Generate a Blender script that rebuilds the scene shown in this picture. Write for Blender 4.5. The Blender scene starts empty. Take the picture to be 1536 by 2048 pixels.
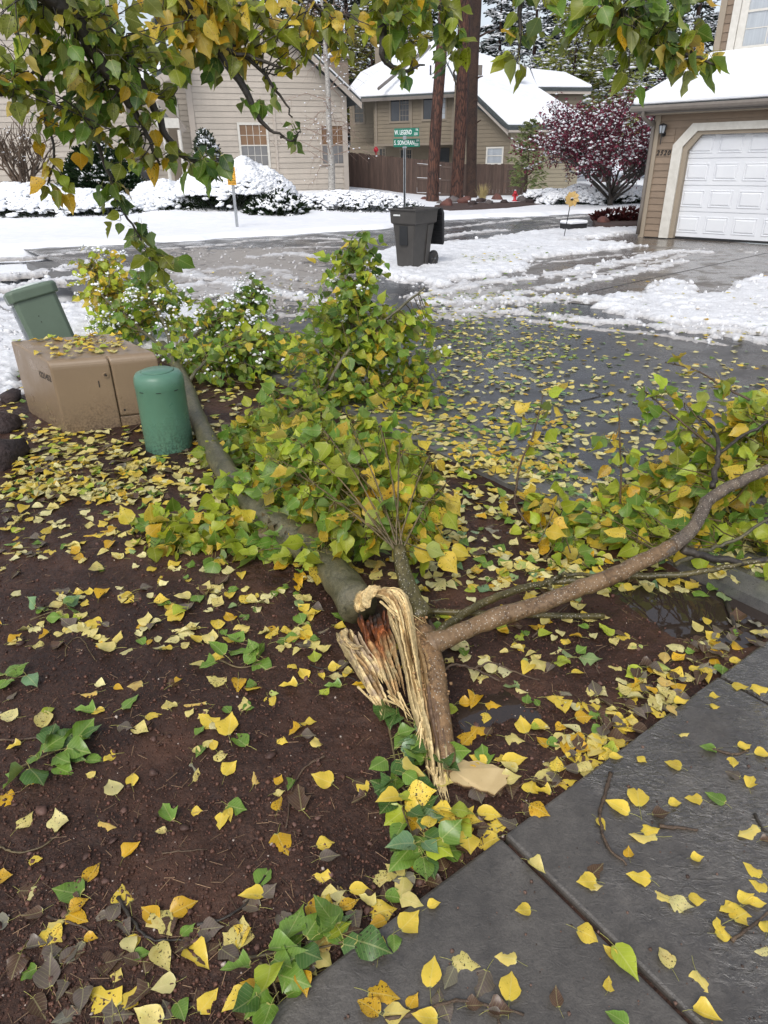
import bpy, math, random
import numpy as np
from mathutils import Vector, Matrix

random.seed(7); RNG = np.random.default_rng(7)
sc = bpy.context.scene
COLL = sc.collection

# ------------------------------------------------------------------ camera
F = 1361.0; CX = 768.0; CY = 1024.0; HC = 1.65
PITCH = math.radians(27.3); ROLL = math.radians(0.8)
fwd = np.array([0, math.cos(PITCH), -math.sin(PITCH)])
r0 = np.array([1.0, 0, 0]); u0 = np.cross(r0, fwd)
RIGHT = r0*math.cos(ROLL) - u0*math.sin(ROLL)
UP = u0*math.cos(ROLL) + r0*math.sin(ROLL)
CPOS = np.array([0, 0, HC])
cam_d = bpy.data.cameras.new('camera'); cam = bpy.data.objects.new('camera', cam_d); COLL.objects.link(cam)
cam_d.sensor_fit = 'VERTICAL'; cam_d.sensor_height = 36.0; cam_d.sensor_width = 27.0
cam_d.lens = 36.0*F/2048.0; cam_d.clip_start = 0.05; cam_d.clip_end = 1500
M = Matrix(((RIGHT[0], UP[0], -fwd[0], 0), (RIGHT[1], UP[1], -fwd[1], 0), (RIGHT[2], UP[2], -fwd[2], HC), (0, 0, 0, 1)))
cam.matrix_world = M
sc.camera = cam

# ------------------------------------------------------------------ sky, sun, exposure
SUN_EL = math.radians(48); SUN_ROT = math.radians(200)
wd = bpy.data.worlds.new('World'); sc.world = wd; wd.use_nodes = True
nt = wd.node_tree; nt.nodes.clear()
sky = nt.nodes.new('ShaderNodeTexSky'); sky.sky_type = 'NISHITA'; sky.sun_disc = False
sky.sun_elevation = SUN_EL; sky.sun_rotation = SUN_ROT; sky.air_density = 1.0; sky.dust_density = 3.0; sky.ozone_density = 1.5
hs = nt.nodes.new('ShaderNodeHueSaturation'); hs.inputs['Saturation'].default_value = 0.42
bg = nt.nodes.new('ShaderNodeBackground'); bg.inputs['Strength'].default_value = 0.15
ow = nt.nodes.new('ShaderNodeOutputWorld')
nt.links.new(sky.outputs[0], hs.inputs['Color']); nt.links.new(hs.outputs[0], bg.inputs['Color']); nt.links.new(bg.outputs[0], ow.inputs[0])
sl = bpy.data.lights.new('sun', 'SUN'); sl.energy = 1.0; sl.angle = math.radians(28); sl.color = (1, 0.97, 0.93)
so = bpy.data.objects.new('sun', sl); COLL.objects.link(so)
sd = Vector((math.sin(SUN_ROT)*math.cos(SUN_EL), math.cos(SUN_ROT)*math.cos(SUN_EL), math.sin(SUN_EL)))
so.rotation_euler = sd.to_track_quat('Z', 'Y').to_euler()
so.location = (0, 0, 30)
sc.view_settings.view_transform = 'Standard'; sc.view_settings.look = 'None'
sc.view_settings.exposure = 0.38; sc.view_settings.gamma = 1.0; sc.view_settings.use_curve_mapping = False
sc.cycles.max_bounces = 6; sc.cycles.diffuse_bounces = 3; sc.cycles.glossy_bounces = 3; sc.cycles.transmission_bounces = 3
sc.cycles.use_denoising = True

# ------------------------------------------------------------------ surveying helpers
def ray(px, py): return fwd + RIGHT*(px-CX)/F + UP*(CY-py)/F
def G(px, py, z=0.0):
    d = ray(px, py); return CPOS + d*((z-HC)/d[2])
def Y(px, py, yy):
    d = ray(px, py); return CPOS + d*(yy/d[1])
def proj(P):
    v = np.asarray(P, float) - CPOS; zz = v@fwd
    return np.stack([CX+F*(v@RIGHT)/zz, CY-F*(v@UP)/zz], -1), zz
class Plane:
    """vertical wall plane through a base point, s runs along dir"""
    def __init__(s, A, d):
        s.A = np.array([A[0], A[1]], float); s.d = np.array(d[:2], float); s.d /= np.linalg.norm(s.d)
        s.n = np.array([s.d[1], -s.d[0]])
        if s.n@(-s.A) < 0: s.n = -s.n
    def at(s, px, py):
        r = ray(px, py); k = (s.A@s.n)/(r[:2]@s.n)
        P = CPOS + r*k
        return float((P[:2]-s.A)@s.d), float(P[2])
    def P(s, a, z, off=0.0):
        q = s.A + s.d*a + s.n*off; return (float(q[0]), float(q[1]), float(z))
    def rect(s, x0, y0, x1, y1):
        a, b = s.at(x0, (y0+y1)/2)[0], s.at(x1, (y0+y1)/2)[0]
        zt, zb = s.at((x0+x1)/2, y0)[1], s.at((x0+x1)/2, y1)[1]
        return min(a, b), max(a, b), zb, zt

# ------------------------------------------------------------------ noise
def _h(ix, iy, seed):
    n = (ix.astype(np.int64)*374761393 + iy.astype(np.int64)*668265263 + seed*974711) & 0x7fffffff
    n = ((n ^ (n >> 13))*1274126177) & 0x7fffffff
    return ((n ^ (n >> 16)) & 0xffff)/65535.0
def vnoise(x, y, seed=0):
    x = np.asarray(x, float); y = np.asarray(y, float)
    ix = np.floor(x); iy = np.floor(y); fx = x-ix; fy = y-iy
    fx = fx*fx*(3-2*fx); fy = fy*fy*(3-2*fy)
    a = _h(ix, iy, seed); b = _h(ix+1, iy, seed); c = _h(ix, iy+1, seed); d = _h(ix+1, iy+1, seed)
    return (a*(1-fx)+b*fx)*(1-fy) + (c*(1-fx)+d*fx)*fy
def fbm(x, y, f, oct=4, seed=0):
    s = 0; a = 0.5; t = 0
    for i in range(oct):
        s = s + a*vnoise(x*f+17.3*i, y*f-9.1*i, seed+i); t += a; a *= .5; f *= 2.03
    return s/t
def sstep(a, b, x):
    t = np.clip((x-a)/(b-a), 0, 1); return t*t*(3-2*t)

# ------------------------------------------------------------------ object helpers
def new_obj(name, data, parent=None, mat=None, loc=None):
    o = bpy.data.objects.new(name, data); COLL.objects.link(o)
    if mat is not None and data is not None and not data.materials: data.materials.append(mat)
    if parent is not None: o.parent = parent
    if loc is not None: o.location = loc
    return o
def tag(o, label=None, cat=None, group=None, kind=None):
    if label: o['label'] = label
    if cat: o['category'] = cat
    if group: o['group'] = group
    if kind: o['kind'] = kind
    return o
def thing(name, label, cat, loc=(0, 0, 0), rz=0, group=None):
    o = bpy.data.objects.new(name, None); COLL.objects.link(o); o.empty_display_size = .1
    o.location = loc; o.rotation_euler = (0, 0, rz)
    return tag(o, label, cat, group)
def mesh(name, V, Fc, smooth=False):
    me = bpy.data.meshes.new(name)
    if isinstance(Fc, np.ndarray):
        V = np.ascontiguousarray(V, dtype=np.float32); n, k = Fc.shape
        me.vertices.add(len(V)); me.vertices.foreach_set('co', V.ravel())
        me.loops.add(n*k); me.loops.foreach_set('vertex_index', Fc.astype(np.int32).ravel())
        me.polygons.add(n); me.polygons.foreach_set('loop_start', np.arange(0, n*k, k, dtype=np.int32))
        me.update(calc_edges=True)
    else:
        me.from_pydata([tuple(map(float, v)) for v in V], [], Fc); me.update()
    if smooth: me.polygons.foreach_set('use_smooth', np.ones(len(me.polygons), dtype=bool))
    return me
def add_col(me, C, name='Col'):
    a = me.attributes.new(name, 'FLOAT_COLOR', 'POINT'); C = np.asarray(C, np.float32)
    if C.shape[1] == 3: C = np.hstack([C, np.ones((len(C), 1), np.float32)])
    a.data.foreach_set('color', np.ascontiguousarray(C).ravel())
def add_float(me, f, name):
    a = me.attributes.new(name, 'FLOAT', 'POINT'); a.data.foreach_set('value', np.asarray(f, np.float32))
def add_vec(me, f, name):
    a = me.attributes.new(name, 'FLOAT_VECTOR', 'POINT'); a.data.foreach_set('vector', np.ascontiguousarray(f, dtype=np.float32).ravel())

class MB:
    def __init__(s): s.V = []; s.F = []
    def add(s, V, Fc):
        o = len(s.V); s.V += [tuple(map(float, v)) for v in V]; s.F += [tuple(i+o for i in f) for f in Fc]; return s
    def box(s, x0, y0, z0, x1, y1, z1, T=None):
        V = [(x0, y0, z0), (x1, y0, z0), (x1, y1, z0), (x0, y1, z0), (x0, y0, z1), (x1, y0, z1), (x1, y1, z1), (x0, y1, z1)]
        if T is not None: V = [tuple(T@Vector(v)) for v in V]
        return s.add(V, [(0, 3, 2, 1), (4, 5, 6, 7), (0, 1, 5, 4), (1, 2, 6, 5), (2, 3, 7, 6), (3, 0, 4, 7)])
    def prism(s, poly, vec):
        """poly: list of 3D pts (convex or not), extruded by vec"""
        n = len(poly); P = [Vector(p) for p in poly]; Q = [p+Vector(vec) for p in P]
        return s.add(P+Q, [tuple(range(n-1, -1, -1)), tuple(range(n, 2*n))]+[(i, (i+1) % n, (i+1) % n+n, i+n) for i in range(n)])
    def tube(s, pts, rad, n=6, cap=True):
        V, Fc = tube(pts, rad, n, cap); return s.add(V, Fc)
    def lathe(s, prof, n=16, c=(0, 0, 0), T=None):
        V = []; Fc = []
        for r, z in prof:
            for i in range(n):
                a = 2*math.pi*i/n; v = Vector((c[0]+r*math.cos(a), c[1]+r*math.sin(a), c[2]+z))
                V.append(tuple(T@v) if T is not None else tuple(v))
        for k in range(len(prof)-1):
            for i in range(n):
                j = (i+1) % n; Fc.append((k*n+i, k*n+j, (k+1)*n+j, (k+1)*n+i))
        Fc.append(tuple(range(n-1, -1, -1))); m = (len(prof)-1)*n; Fc.append(tuple(m+i for i in range(n)))
        return s.add(V, Fc)
    def obj(s, name, mat, parent=None, smooth=False, bevel=0, loc=None):
        me = mesh(name, s.V, s.F, smooth); o = new_obj(name, me, parent, mat, loc)
        if bevel:
            b = o.modifiers.new('b', 'BEVEL'); b.width = bevel; b.segments = 2; b.limit_method = 'ANGLE'
        return o
def tube(pts, rad, n=6, cap=True):
    P = [Vector(p) for p in pts]; m = len(P)
    if not hasattr(rad, '__len__'): rad = [rad]*m
    V = []; Fc = []; up = None
    for i in range(m):
        t = (P[min(i+1, m-1)]-P[max(i-1, 0)])
        t = t.normalized() if t.length > 1e-9 else Vector((0, 0, 1))
        if up is None:
            up = t.orthogonal().normalized()
        else:
            up = (up - t*up.dot(t)); up = up.normalized() if up.length > 1e-6 else t.orthogonal().normalized()
        b = t.cross(up)
        for k in range(n):
            a = 2*math.pi*k/n; V.append(tuple(P[i] + (up*math.cos(a)+b*math.sin(a))*rad[i]))
    for i in range(m-1):
        for k in range(n):
            j = (k+1) % n; Fc.append((i*n+k, i*n+j, (i+1)*n+j, (i+1)*n+k))
    if cap: Fc.append(tuple(range(n-1, -1, -1))); Fc.append(tuple((m-1)*n+k for k in range(n)))
    return V, Fc
def smooth_path(pts, k=5):
    """Catmull-Rom"""
    P = [np.array(p, float) for p in pts]; P = [2*P[0]-P[1]]+P+[2*P[-1]-P[-2]]; out = []
    for i in range(1, len(P)-2):
        for j in range(k):
            t = j/k; a, b, c, d = P[i-1:i+3]
            out.append(.5*((2*b)+(-a+c)*t+(2*a-5*b+4*c-d)*t*t+(-a+3*b-3*c+d)*t**3))
    out.append(P[-2]); return out
def scatter(tV, tF, Ms, Ps):
    """Ms (N,3,3) columns = axes*scale"""
    N = len(Ps); k = len(tV)
    V = np.einsum('nij,kj->nki', Ms, tV) + Ps[:, None, :]
    Fc = (tF[None] + (np.arange(N)*k)[:, None, None]).reshape(-1, tF.shape[1])
    return V.reshape(-1, 3), Fc

# ------------------------------------------------------------------ materials
def nodes(name):
    m = bpy.data.materials.new(name); m.use_nodes = True; t = m.node_tree; t.nodes.clear()
    o = t.nodes.new('ShaderNodeOutputMaterial'); b = t.nodes.new('ShaderNodeBsdfPrincipled'); t.links.new(b.outputs[0], o.inputs[0])
    return m, t, b, o
def N(t, typ, **kw):
    n = t.nodes.new(typ)
    for k, v in kw.items():
        if k in n.inputs.keys(): n.inputs[k].default_value = v
        else: setattr(n, k, v)
    return n
def noise(t, vec, scale, detail=4, rough=.55, dist=0):
    n = N(t, 'ShaderNodeTexNoise', Scale=scale, Detail=detail, Roughness=rough, Distortion=dist)
    if vec is not None: t.links.new(vec, n.inputs['Vector'])
    return n.outputs[0]
def ramp(t, fac, stops):
    r = t.nodes.new('ShaderNodeValToRGB'); e = r.color_ramp.elements
    while len(e) < len(stops): e.new(.5)
    for i, (p, c) in enumerate(stops):
        e[i].position = p; e[i].color = tuple(c)+(1,) if hasattr(c, '__len__') and len(c) == 3 else ((c, c, c, 1) if not hasattr(c, '__len__') else c)
    t.links.new(fac, r.inputs[0]); return r.outputs[0]
def mixc(t, fac, a, b, mode='MIX'):
    m = t.nodes.new('ShaderNodeMix'); m.data_type = 'RGBA'; m.blend_type = mode
    for s, v in ((m.inputs[0], fac), (m.inputs[6], a), (m.inputs[7], b)):
        if isinstance(v, bpy.types.NodeSocket): t.links.new(v, s)
        else: s.default_value = tuple(v)+(1,) if hasattr(v, '__len__') and len(v) == 3 else v
    return m.outputs[2]
def math_(t, op, a, b=None, c=None):
    m = t.nodes.new('ShaderNodeMath'); m.operation = op
    for i, v in enumerate((a, b, c)):
        if v is None: continue
        if isinstance(v, bpy.types.NodeSocket): t.links.new(v, m.inputs[i])
        else: m.inputs[i].default_value = v
    return m.outputs[0]
def bump(t, b, h, strength=.3, dist=.01, prev=None):
    n = N(t, 'ShaderNodeBump', Strength=strength, Distance=dist); t.links.new(h, n.inputs['Height'])
    if prev is not None: t.links.new(prev, n.inputs['Normal'])
    t.links.new(n.outputs[0], b.inputs['Normal']); return n.outputs[0]
def coord(t, which='Object'):
    return t.nodes.new('ShaderNodeTexCoord').outputs[which]
def wpos(t): return t.nodes.new('ShaderNodeNewGeometry').outputs['Position']
def simple(name, c0, c1=None, rough=.6, scale=6, bs=.15, bscale=60, bd=.004, spec=.5, metal=0, world=True, stretch=None, vary=0):
    m, t, b, o = nodes(name); v = wpos(t) if world else coord(t)
    if stretch:
        mp = N(t, 'ShaderNodeMapping'); mp.inputs['Scale'].default_value = stretch; t.links.new(v, mp.inputs[0]); v = mp.outputs[0]
    c1 = c1 or tuple(x*.8 for x in c0)
    col = ramp(t, noise(t, v, scale, 6), [(.3, c0), (.7, c1)])
    if vary:
        oi = t.nodes.new('ShaderNodeObjectInfo').outputs['Random']; col = mixc(t, 1.0, col, ramp(t, oi, [(0.0, 1-vary), (1.0, 1+vary*.4)]), 'MULTIPLY')
        mp2 = N(t, 'ShaderNodeMapping'); mp2.inputs['Scale'].default_value = (2.5, 2.5, .5); t.links.new(wpos(t), mp2.inputs[0]); col = mixc(t, ramp(t, noise(t, mp2.outputs[0], 1.6, 5, .65), [(.45, 0.0), (.75, .35)]), col, tuple(x*.72 for x in c0))
    t.links.new(col, b.inputs['Base Color'])
    b.inputs['Roughness'].default_value = rough; b.inputs['Metallic'].default_value = metal
    b.inputs['Specular IOR Level'].default_value = spec
    if bs: bump(t, b, noise(t, v, bscale, 5), bs, bd)
    return m

MAT = {}
def mk_leaf(name, rough=.35, trans=.3, snowy=False):
    m, t, b, o = nodes(name)
    ca = N(t, 'ShaderNodeAttribute', attribute_name='Col'); lf = N(t, 'ShaderNodeAttribute', attribute_name='lf'); sp = N(t, 'ShaderNodeAttribute', attribute_name='spot')
    s = t.nodes.new('ShaderNodeSeparateXYZ'); t.links.new(lf.outputs['Vector'], s.inputs[0])
    u, v, rnd = s.outputs
    au = math_(t, 'ABSOLUTE', u)
    mid = math_(t, 'LESS_THAN', au, .022)
    w = math_(t, 'SINE', math_(t, 'MULTIPLY', math_(t, 'SUBTRACT', v, math_(t, 'MULTIPLY', au, .75)), 44.0))
    lat = math_(t, 'MULTIPLY', math_(t, 'GREATER_THAN', w, .93), .55)
    vein = math_(t, 'MAXIMUM', mid, lat)
    cb = N(t, 'ShaderNodeCombineXYZ'); t.links.new(u, cb.inputs[0]); t.links.new(v, cb.inputs[1]); t.links.new(math_(t, 'MULTIPLY', rnd, 40.0), cb.inputs[2])
    n1 = noise(t, cb.outputs[0], 2.2, 3); n2 = noise(t, cb.outputs[0], 13.0, 2, .5); n3 = noise(t, cb.outputs[0], 2.6, 2, .5); n4 = noise(t, cb.outputs[0], 3.4, 4, .6)
    base = mixc(t, ramp(t, n1, [(.35, 0.0), (.7, 1.0)]), mixc(t, 1.0, ca.outputs['Color'], (.82, .86, .7), 'MULTIPLY'), ca.outputs['Color'])
    lite = mixc(t, math_(t, 'MULTIPLY', vein, .38), base, mixc(t, .5, base, (.75, .72, .32)))
    # black rust spots where the leaf has them
    thr = math_(t, 'SUBTRACT', math_(t, 'SUBTRACT', .86, math_(t, 'MULTIPLY', sp.outputs['Fac'], .13)), math_(t, 'MULTIPLY', n3, .22))
    spm = math_(t, 'MULTIPLY', math_(t, 'GREATER_THAN', n2, thr), .88)
    lite = mixc(t, math_(t, 'MULTIPLY', ramp(t, n4, [(.56, 0.0), (.68, 1.0)]), math_(t, 'MULTIPLY', sp.outputs['Fac'], .55)), lite, mixc(t, 1.0, lite, (.62, .42, .25), 'MULTIPLY'))
    c = mixc(t, spm, lite, (.03, .02, .012))
    pet = math_(t, 'LESS_THAN', v, -.005)
    c = mixc(t, pet, c, (.42, .40, .12))
    bf = t.nodes.new('ShaderNodeNewGeometry').outputs['Backfacing']
    c = mixc(t, math_(t, 'MULTIPLY', bf, .42), c, mixc(t, .45, c, (.62, .66, .48)))
    t.links.new(c, b.inputs['Base Color']); b.inputs['Roughness'].default_value = rough
    b.inputs['Specular IOR Level'].default_value = .45
    bump(t, b, math_(t, 'ADD', math_(t, 'MULTIPLY', vein, -.6), n1), .25, .002)
    tr = t.nodes.new('ShaderNodeBsdfTranslucent'); t.links.new(mixc(t, 1.0, c, (1.2, 1.25, .5), 'MULTIPLY'), tr.inputs[0])
    mx = t.nodes.new('ShaderNodeMixShader'); mx.inputs[0].default_value = trans
    t.links.new(b.outputs[0], mx.inputs[1]); t.links.new(tr.outputs[0], mx.inputs[2]); t.links.new(mx.outputs[0], o.inputs[0])
    return m
MAT['leaf_wet'] = mk_leaf('leaf_wet', .27, .12)
MAT['leaf_tree'] = mk_leaf('leaf_tree', .38, .42)

def mk_bark(name, c0, c1, sc_=1.0, spots=False, fis=0.0, rough=.5):
    m, t, b, o = nodes(name); v = wpos(t)
    n = noise(t, v, 14*sc_, 6, .65); col = ramp(t, n, [(.3, c0), (.68, c1)])
    nf = noise(t, v, 75*sc_, 4, .7); nb = noise(t, v, 4.5*sc_, 3, .6, 1.0)
    col = mixc(t, 1.0, col, ramp(t, nf, [(.36, (.45, .42, .4)), (.56, (1.08, 1.06, 1.02))]), 'MULTIPLY')
    col = mixc(t, ramp(t, nb, [(.45, 0.0), (.62, .45)]), col, tuple(min(1, x*y) for x, y in zip(c1, (1.25, 1.15, .95))))
    col = mixc(t, ramp(t, noise(t, v, 9*sc_, 5, .7, 2.0), [(.60, 0.0), (.66, .6)]), col, tuple(x*.35 for x in c0))
    h = math_(t, 'ADD', n, math_(t, 'MULTIPLY', nf, .5))
    if fis:
        mp = N(t, 'ShaderNodeMapping'); mp.inputs['Scale'].default_value = (1, 1, .22); t.links.new(v, mp.inputs[0])
        vo = N(t, 'ShaderNodeTexVoronoi', Scale=fis, feature='DISTANCE_TO_EDGE'); t.links.new(mp.outputs[0], vo.inputs['Vector'])
        e = ramp(t, vo.outputs['Distance'], [(.0, 0.0), (.16, 1.0)]); col = mixc(t, e, tuple(x*.28 for x in c0), col); h = e
    if spots:
        vo = N(t, 'ShaderNodeTexVoronoi', Scale=95.0); t.links.new(v, vo.inputs['Vector'])
        k = math_(t, 'LESS_THAN', vo.outputs['Distance'], .2); col = mixc(t, math_(t, 'MULTIPLY', k, .8), col, (.5, .46, .38))
    t.links.new(col, b.inputs['Base Color']); b.inputs['Roughness'].default_value = rough
    bump(t, b, h, .75, .01 if fis else .007)
    return m
MAT['bark_grey'] = mk_bark('bark_grey', (.055, .055, .03), (.15, .14, .09), 1.8, spots=False, rough=.4)
MAT['bark_limb'] = mk_bark('bark_limb', (.13, .075, .035), (.22, .15, .09), spots=True, rough=.4)
MAT['bark_olive'] = mk_bark('bark_olive', (.055, .052, .018), (.12, .10, .04), spots=True, rough=.35)
MAT['prong'] = mk_bark('prong_bark', (.10, .055, .025), (.30, .19, .10), 3.2, spots=True, rough=.55)
MAT['bark_dgrey'] = mk_bark('bark_dark_grey', (.06, .045, .034), (.19, .155, .125), 3.0, spots=True, rough=.5)
MAT['bark_dark'] = mk_bark('bark_dark', (.02, .017, .014), (.05, .042, .035), rough=.5)
MAT['twig'] = mk_bark('twig', (.09, .075, .035), (.16, .12, .06), rough=.5)
MAT['twig_brown'] = mk_bark('twig_brown', (.05, .032, .022), (.13, .09, .06), 3, rough=.5)
MAT['pine_bark'] = mk_bark('pine_bark', (.055, .026, .02), (.12, .052, .036), .6, fis=11.0, rough=.8)
MAT['pine_dark'] = mk_bark('pine_dark', (.035, .022, .018), (.07, .04, .03), .5, rough=.8)

def mk_attr(name, rough=.7, bs=.4, bscale=40, bd=.004, spec=.4, fibre=None):
    m, t, b, o = nodes(name); ca = N(t, 'ShaderNodeAttribute', attribute_name='Col'); v = wpos(t)
    n = noise(t, v, bscale, 5)
    c = mixc(t, 1.0, ca.outputs['Color'], ramp(t, n, [(.3, (.62, .6, .58)), (.65, (1.1, 1.1, 1.1))]), 'MULTIPLY')
    t.links.new(c, b.inputs['Base Color']); b.inputs['Roughness'].default_value = rough; b.inputs['Specular IOR Level'].default_value = spec
    bump(t, b, n, bs, bd); return m
MAT['attr'] = mk_attr('attr')
MAT['wood_torn'] = mk_attr('wood_torn', .6, .7, 90, .004)

def mk_snow(name, slush=False):
    m, t, b, o = nodes(name); v = wpos(t)
    n = noise(t, v, 3.5, 6, .6); n2 = noise(t, v, 38, 5, .65)
    if slush:
        a = N(t, 'ShaderNodeAttribute', attribute_name='Col'); c = a.outputs['Color']
        c = mixc(t, 1.0, c, ramp(t, n2, [(.3, (.8, .8, .82)), (.6, (1.05, 1.05, 1.05))]), 'MULTIPLY')
    else:
        c = ramp(t, n, [(.3, (.78, .81, .86)), (.7, (.88, .89, .91))])
    t.links.new(c, b.inputs['Base Color']); b.inputs['Roughness'].default_value = .55 if not slush else .4
    b.inputs['Specular IOR Level'].default_value = .3
    bump(t, b, n2, .32 if slush else .3, .015)
    return m
MAT['snow'] = mk_snow('snow'); MAT['slush'] = mk_snow('slush', True)

def mk_asphalt():
    m, t, b, o = nodes('asphalt'); v = wpos(t)
    big = noise(t, v, .8, 5, .6); fine = noise(t, v, 130, 3, .7)
    c = ramp(t, fine, [(.3, (.034, .035, .038)), (.7, (.11, .112, .118))])
    c = mixc(t, ramp(t, big, [(.35, 0.0), (.65, 1.0)]), c, mixc(t, 1.0, c, (.65, .62, .6), 'MULTIPLY'))
    t.links.new(c, b.inputs['Base Color'])
    t.links.new(ramp(t, noise(t, v, 1.7, 5, .6), [(.38, .13), (.62, .4)]), b.inputs['Roughness'])
    b.inputs['Specular IOR Level'].default_value = .65
    n1 = bump(t, b, fine, .35, .003)
    return m
MAT['asphalt'] = mk_asphalt()
def mk_concrete(name, c0, c1, wet=.5, r0=.12, r1=.55, ripple=True):
    m, t, b, o = nodes(name); v = wpos(t)
    big = noise(t, v, 1.3, 6, .62); fine = noise(t, v, 220, 3, .7); mid = noise(t, v, 16, 5, .65)
    c = ramp(t, mid, [(.3, c0), (.72, c1)])
    c = mixc(t, math_(t, 'MULTIPLY', ramp(t, fine, [(.35, 1.0), (.55, 0.0)]), .45), c, tuple(x*.35 for x in c0))
    vo = N(t, 'ShaderNodeTexVoronoi', Scale=36.0); t.links.new(v, vo.inputs['Vector'])
    pit = math_(t, 'LESS_THAN', vo.outputs['Distance'], .13); c = mixc(t, math_(t, 'MULTIPLY', pit, .5), c, tuple(x*.3 for x in c0))
    c = mixc(t, ramp(t, big, [(.35, .0), (.65, .55)]), c, tuple(x*.5 for x in c0))
    t.links.new(c, b.inputs['Base Color'])
    sx = t.nodes.new('ShaderNodeSeparateXYZ'); t.links.new(v, sx.inputs[0])
    wetx = math_(t, 'ADD', noise(t, v, 2.2, 4, .6), math_(t, 'MULTIPLY', math_(t, 'SUBTRACT', sx.outputs[0], .75), wet))
    t.links.new(ramp(t, wetx, [(.42, r1), (.62, r0)]), b.inputs['Roughness'])
    b.inputs['Specular IOR Level'].default_value = 1.0
    if ripple: t.links.new(ramp(t, wetx, [(.42, 0.0), (.6, 1.0)]), b.inputs['Coat Weight']); b.inputs['Coat Roughness'].default_value = .06
    p = bump(t, b, math_(t, 'ADD', fine, math_(t, 'MULTIPLY', mid, .6)), .35, .003)
    if ripple:
        mp = N(t, 'ShaderNodeMapping'); mp.inputs['Rotation'].default_value = (0, 0, .65); mp.inputs['Scale'].default_value = (26, 44, 1); t.links.new(v, mp.inputs[0])
        wm = math_(t, 'MULTIPLY', noise(t, mp.outputs[0], 1.0, 4, .6, 1.6), ramp(t, wetx, [(.45, .15), (.65, 1.0)]))
        bump(t, b, wm, 1.0, .014, p)
    return m
MAT['concrete'] = mk_concrete('concrete', (.058, .050, .042), (.15, .134, .114), r0=.05, r1=.5)
MAT['gutter'] = mk_concrete('gutter_concrete', (.10, .10, .10), (.2, .19, .175), ripple=False)
MAT['drive'] = mk_concrete('driveway_concrete', (.13, .112, .095), (.24, .21, .18), wet=.02, r0=.15, ripple=False)

def mk_mud():
    m, t, b, o = nodes('mud'); v = wpos(t)
    big = noise(t, v, 1.6, 5, .6); fine = noise(t, v, 90, 5, .75); mid = noise(t, v, 28, 4, .6)
    c = ramp(t, fine, [(.28, (.014, .0075, .006)), (.5, (.054, .026, .0165)), (.75, (.125, .062, .040))])
    c = mixc(t, ramp(t, big, [(.42, 0.0), (.56, .9)]), c, mixc(t, 1.0, c, (.50, .44, .42), 'MULTIPLY'))
    c = mixc(t, ramp(t, noise(t, v, 2.3, 3), [(.52, 0.0), (.68, .6)]), c, (.12, .056, .033))
    t.links.new(c, b.inputs['Base Color'])
    t.links.new(ramp(t, mid, [(.35, .3), (.65, .75)]), b.inputs['Roughness']); b.inputs['Specular IOR Level'].default_value = .4
    p = bump(t, b, fine, .9, .006); bump(t, b, mid, .5, .012, p)
    return m
MAT['mud'] = mk_mud()
m, t, b, o = nodes('water'); b.inputs['Base Color'].default_value = (.035, .025, .02, 1); b.inputs['Roughness'].default_value = .03
b.inputs['Specular IOR Level'].default_value = .9; bump(t, b, noise(t, wpos(t), 14, 2), .12, .004); MAT['water'] = m
MAT['stone'] = mk_attr('cinder', .6, .6, 120, .002)

MAT['siding_beige'] = simple('siding_beige', (.47, .42, .36), (.43, .385, .33), .7, 2, .2, 40, .003, vary=.10)
MAT['siding_beige2'] = simple('siding_beige_trim', (.45, .40, .345), (.41, .36, .31), .7, 2, .1, 40, .002)
MAT['siding_taupe'] = simple('siding_taupe', (.20, .165, .115), (.17, .14, .10), .7, 2, .2, 40, .003)
MAT['taupe_trim'] = simple('taupe_trim', (.22, .185, .14), (.2, .165, .125), .7, 2, .1, 40, .002)
MAT['siding_garage'] = simple('siding_garage', (.25, .185, .13), (.21, .155, .11), .65, 5, .3, 50, .003, stretch=(1, 1, 6), vary=.14)
MAT['trim_tan'] = simple('trim_tan', (.30, .25, .19), (.27, .225, .17), .6, 6, .15)
MAT['trim_white'] = simple('trim_white', (.62, .60, .55), (.52, .50, .45), .6, 9, .3, 90, .003)
MAT['door_white'] = simple('door_white', (.70, .72, .75), (.66, .68, .72), .45, 3, .1, 300, .001)
MAT['gutter_metal'] = simple('gutter_metal', (.17, .15, .13), (.14, .12, .105), .4, 8, .05)
MAT['shingle'] = simple('shingle', (.07, .085, .085), (.035, .042, .045), .85, 9, .6, 30, .01)
MAT['glass'] = simple('window_glass', (.03, .035, .04), (.05, .055, .06), .06, 1, 0, spec=.8)
MAT['glass_pale'] = simple('window_curtain', (.42, .45, .48), (.30, .33, .36), .15, 3, 0, spec=.8, stretch=(7, 7, .3))
MAT['blind_tan'] = simple('window_blind', (.22, .13, .07), (.16, .09, .05), .2, 2, 0, spec=.7)
MAT['blind_grey'] = simple('window_screen', (.20, .20, .20), (.15, .15, .155), .25, 2, 0, spec=.6)
MAT['fence'] = simple('fence_wood', (.115, .072, .055), (.065, .042, .034), .75, 3, .4, 30, .006, stretch=(6, 6, .5), vary=.3)
MAT['rail_wood'] = simple('fence_rail', (.11, .075, .06), (.07, .05, .04), .7, 5, .3, 30, .006)  # rail wood, close in tone to the boards
MAT['black'] = simple('black_metal', (.012, .012, .013), (.02, .02, .022), .4, 8, .05)
MAT['bin'] = simple('bin_plastic', (.062, .057, .053), (.048, .045, .042), .5, 9, .25, 160, .002)
MAT['bin_dark'] = simple('bin_dark', (.012, .013, .015), (.02, .021, .023), .4, 9, .1)
MAT['steel'] = simple('galvanised', (.33, .35, .37), (.24, .26, .28), .4, 12, .08, metal=.5)
MAT['sign_green'] = simple('sign_green', (.0, .16, .10), (.0, .13, .085), .35, 3, 0)
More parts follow.
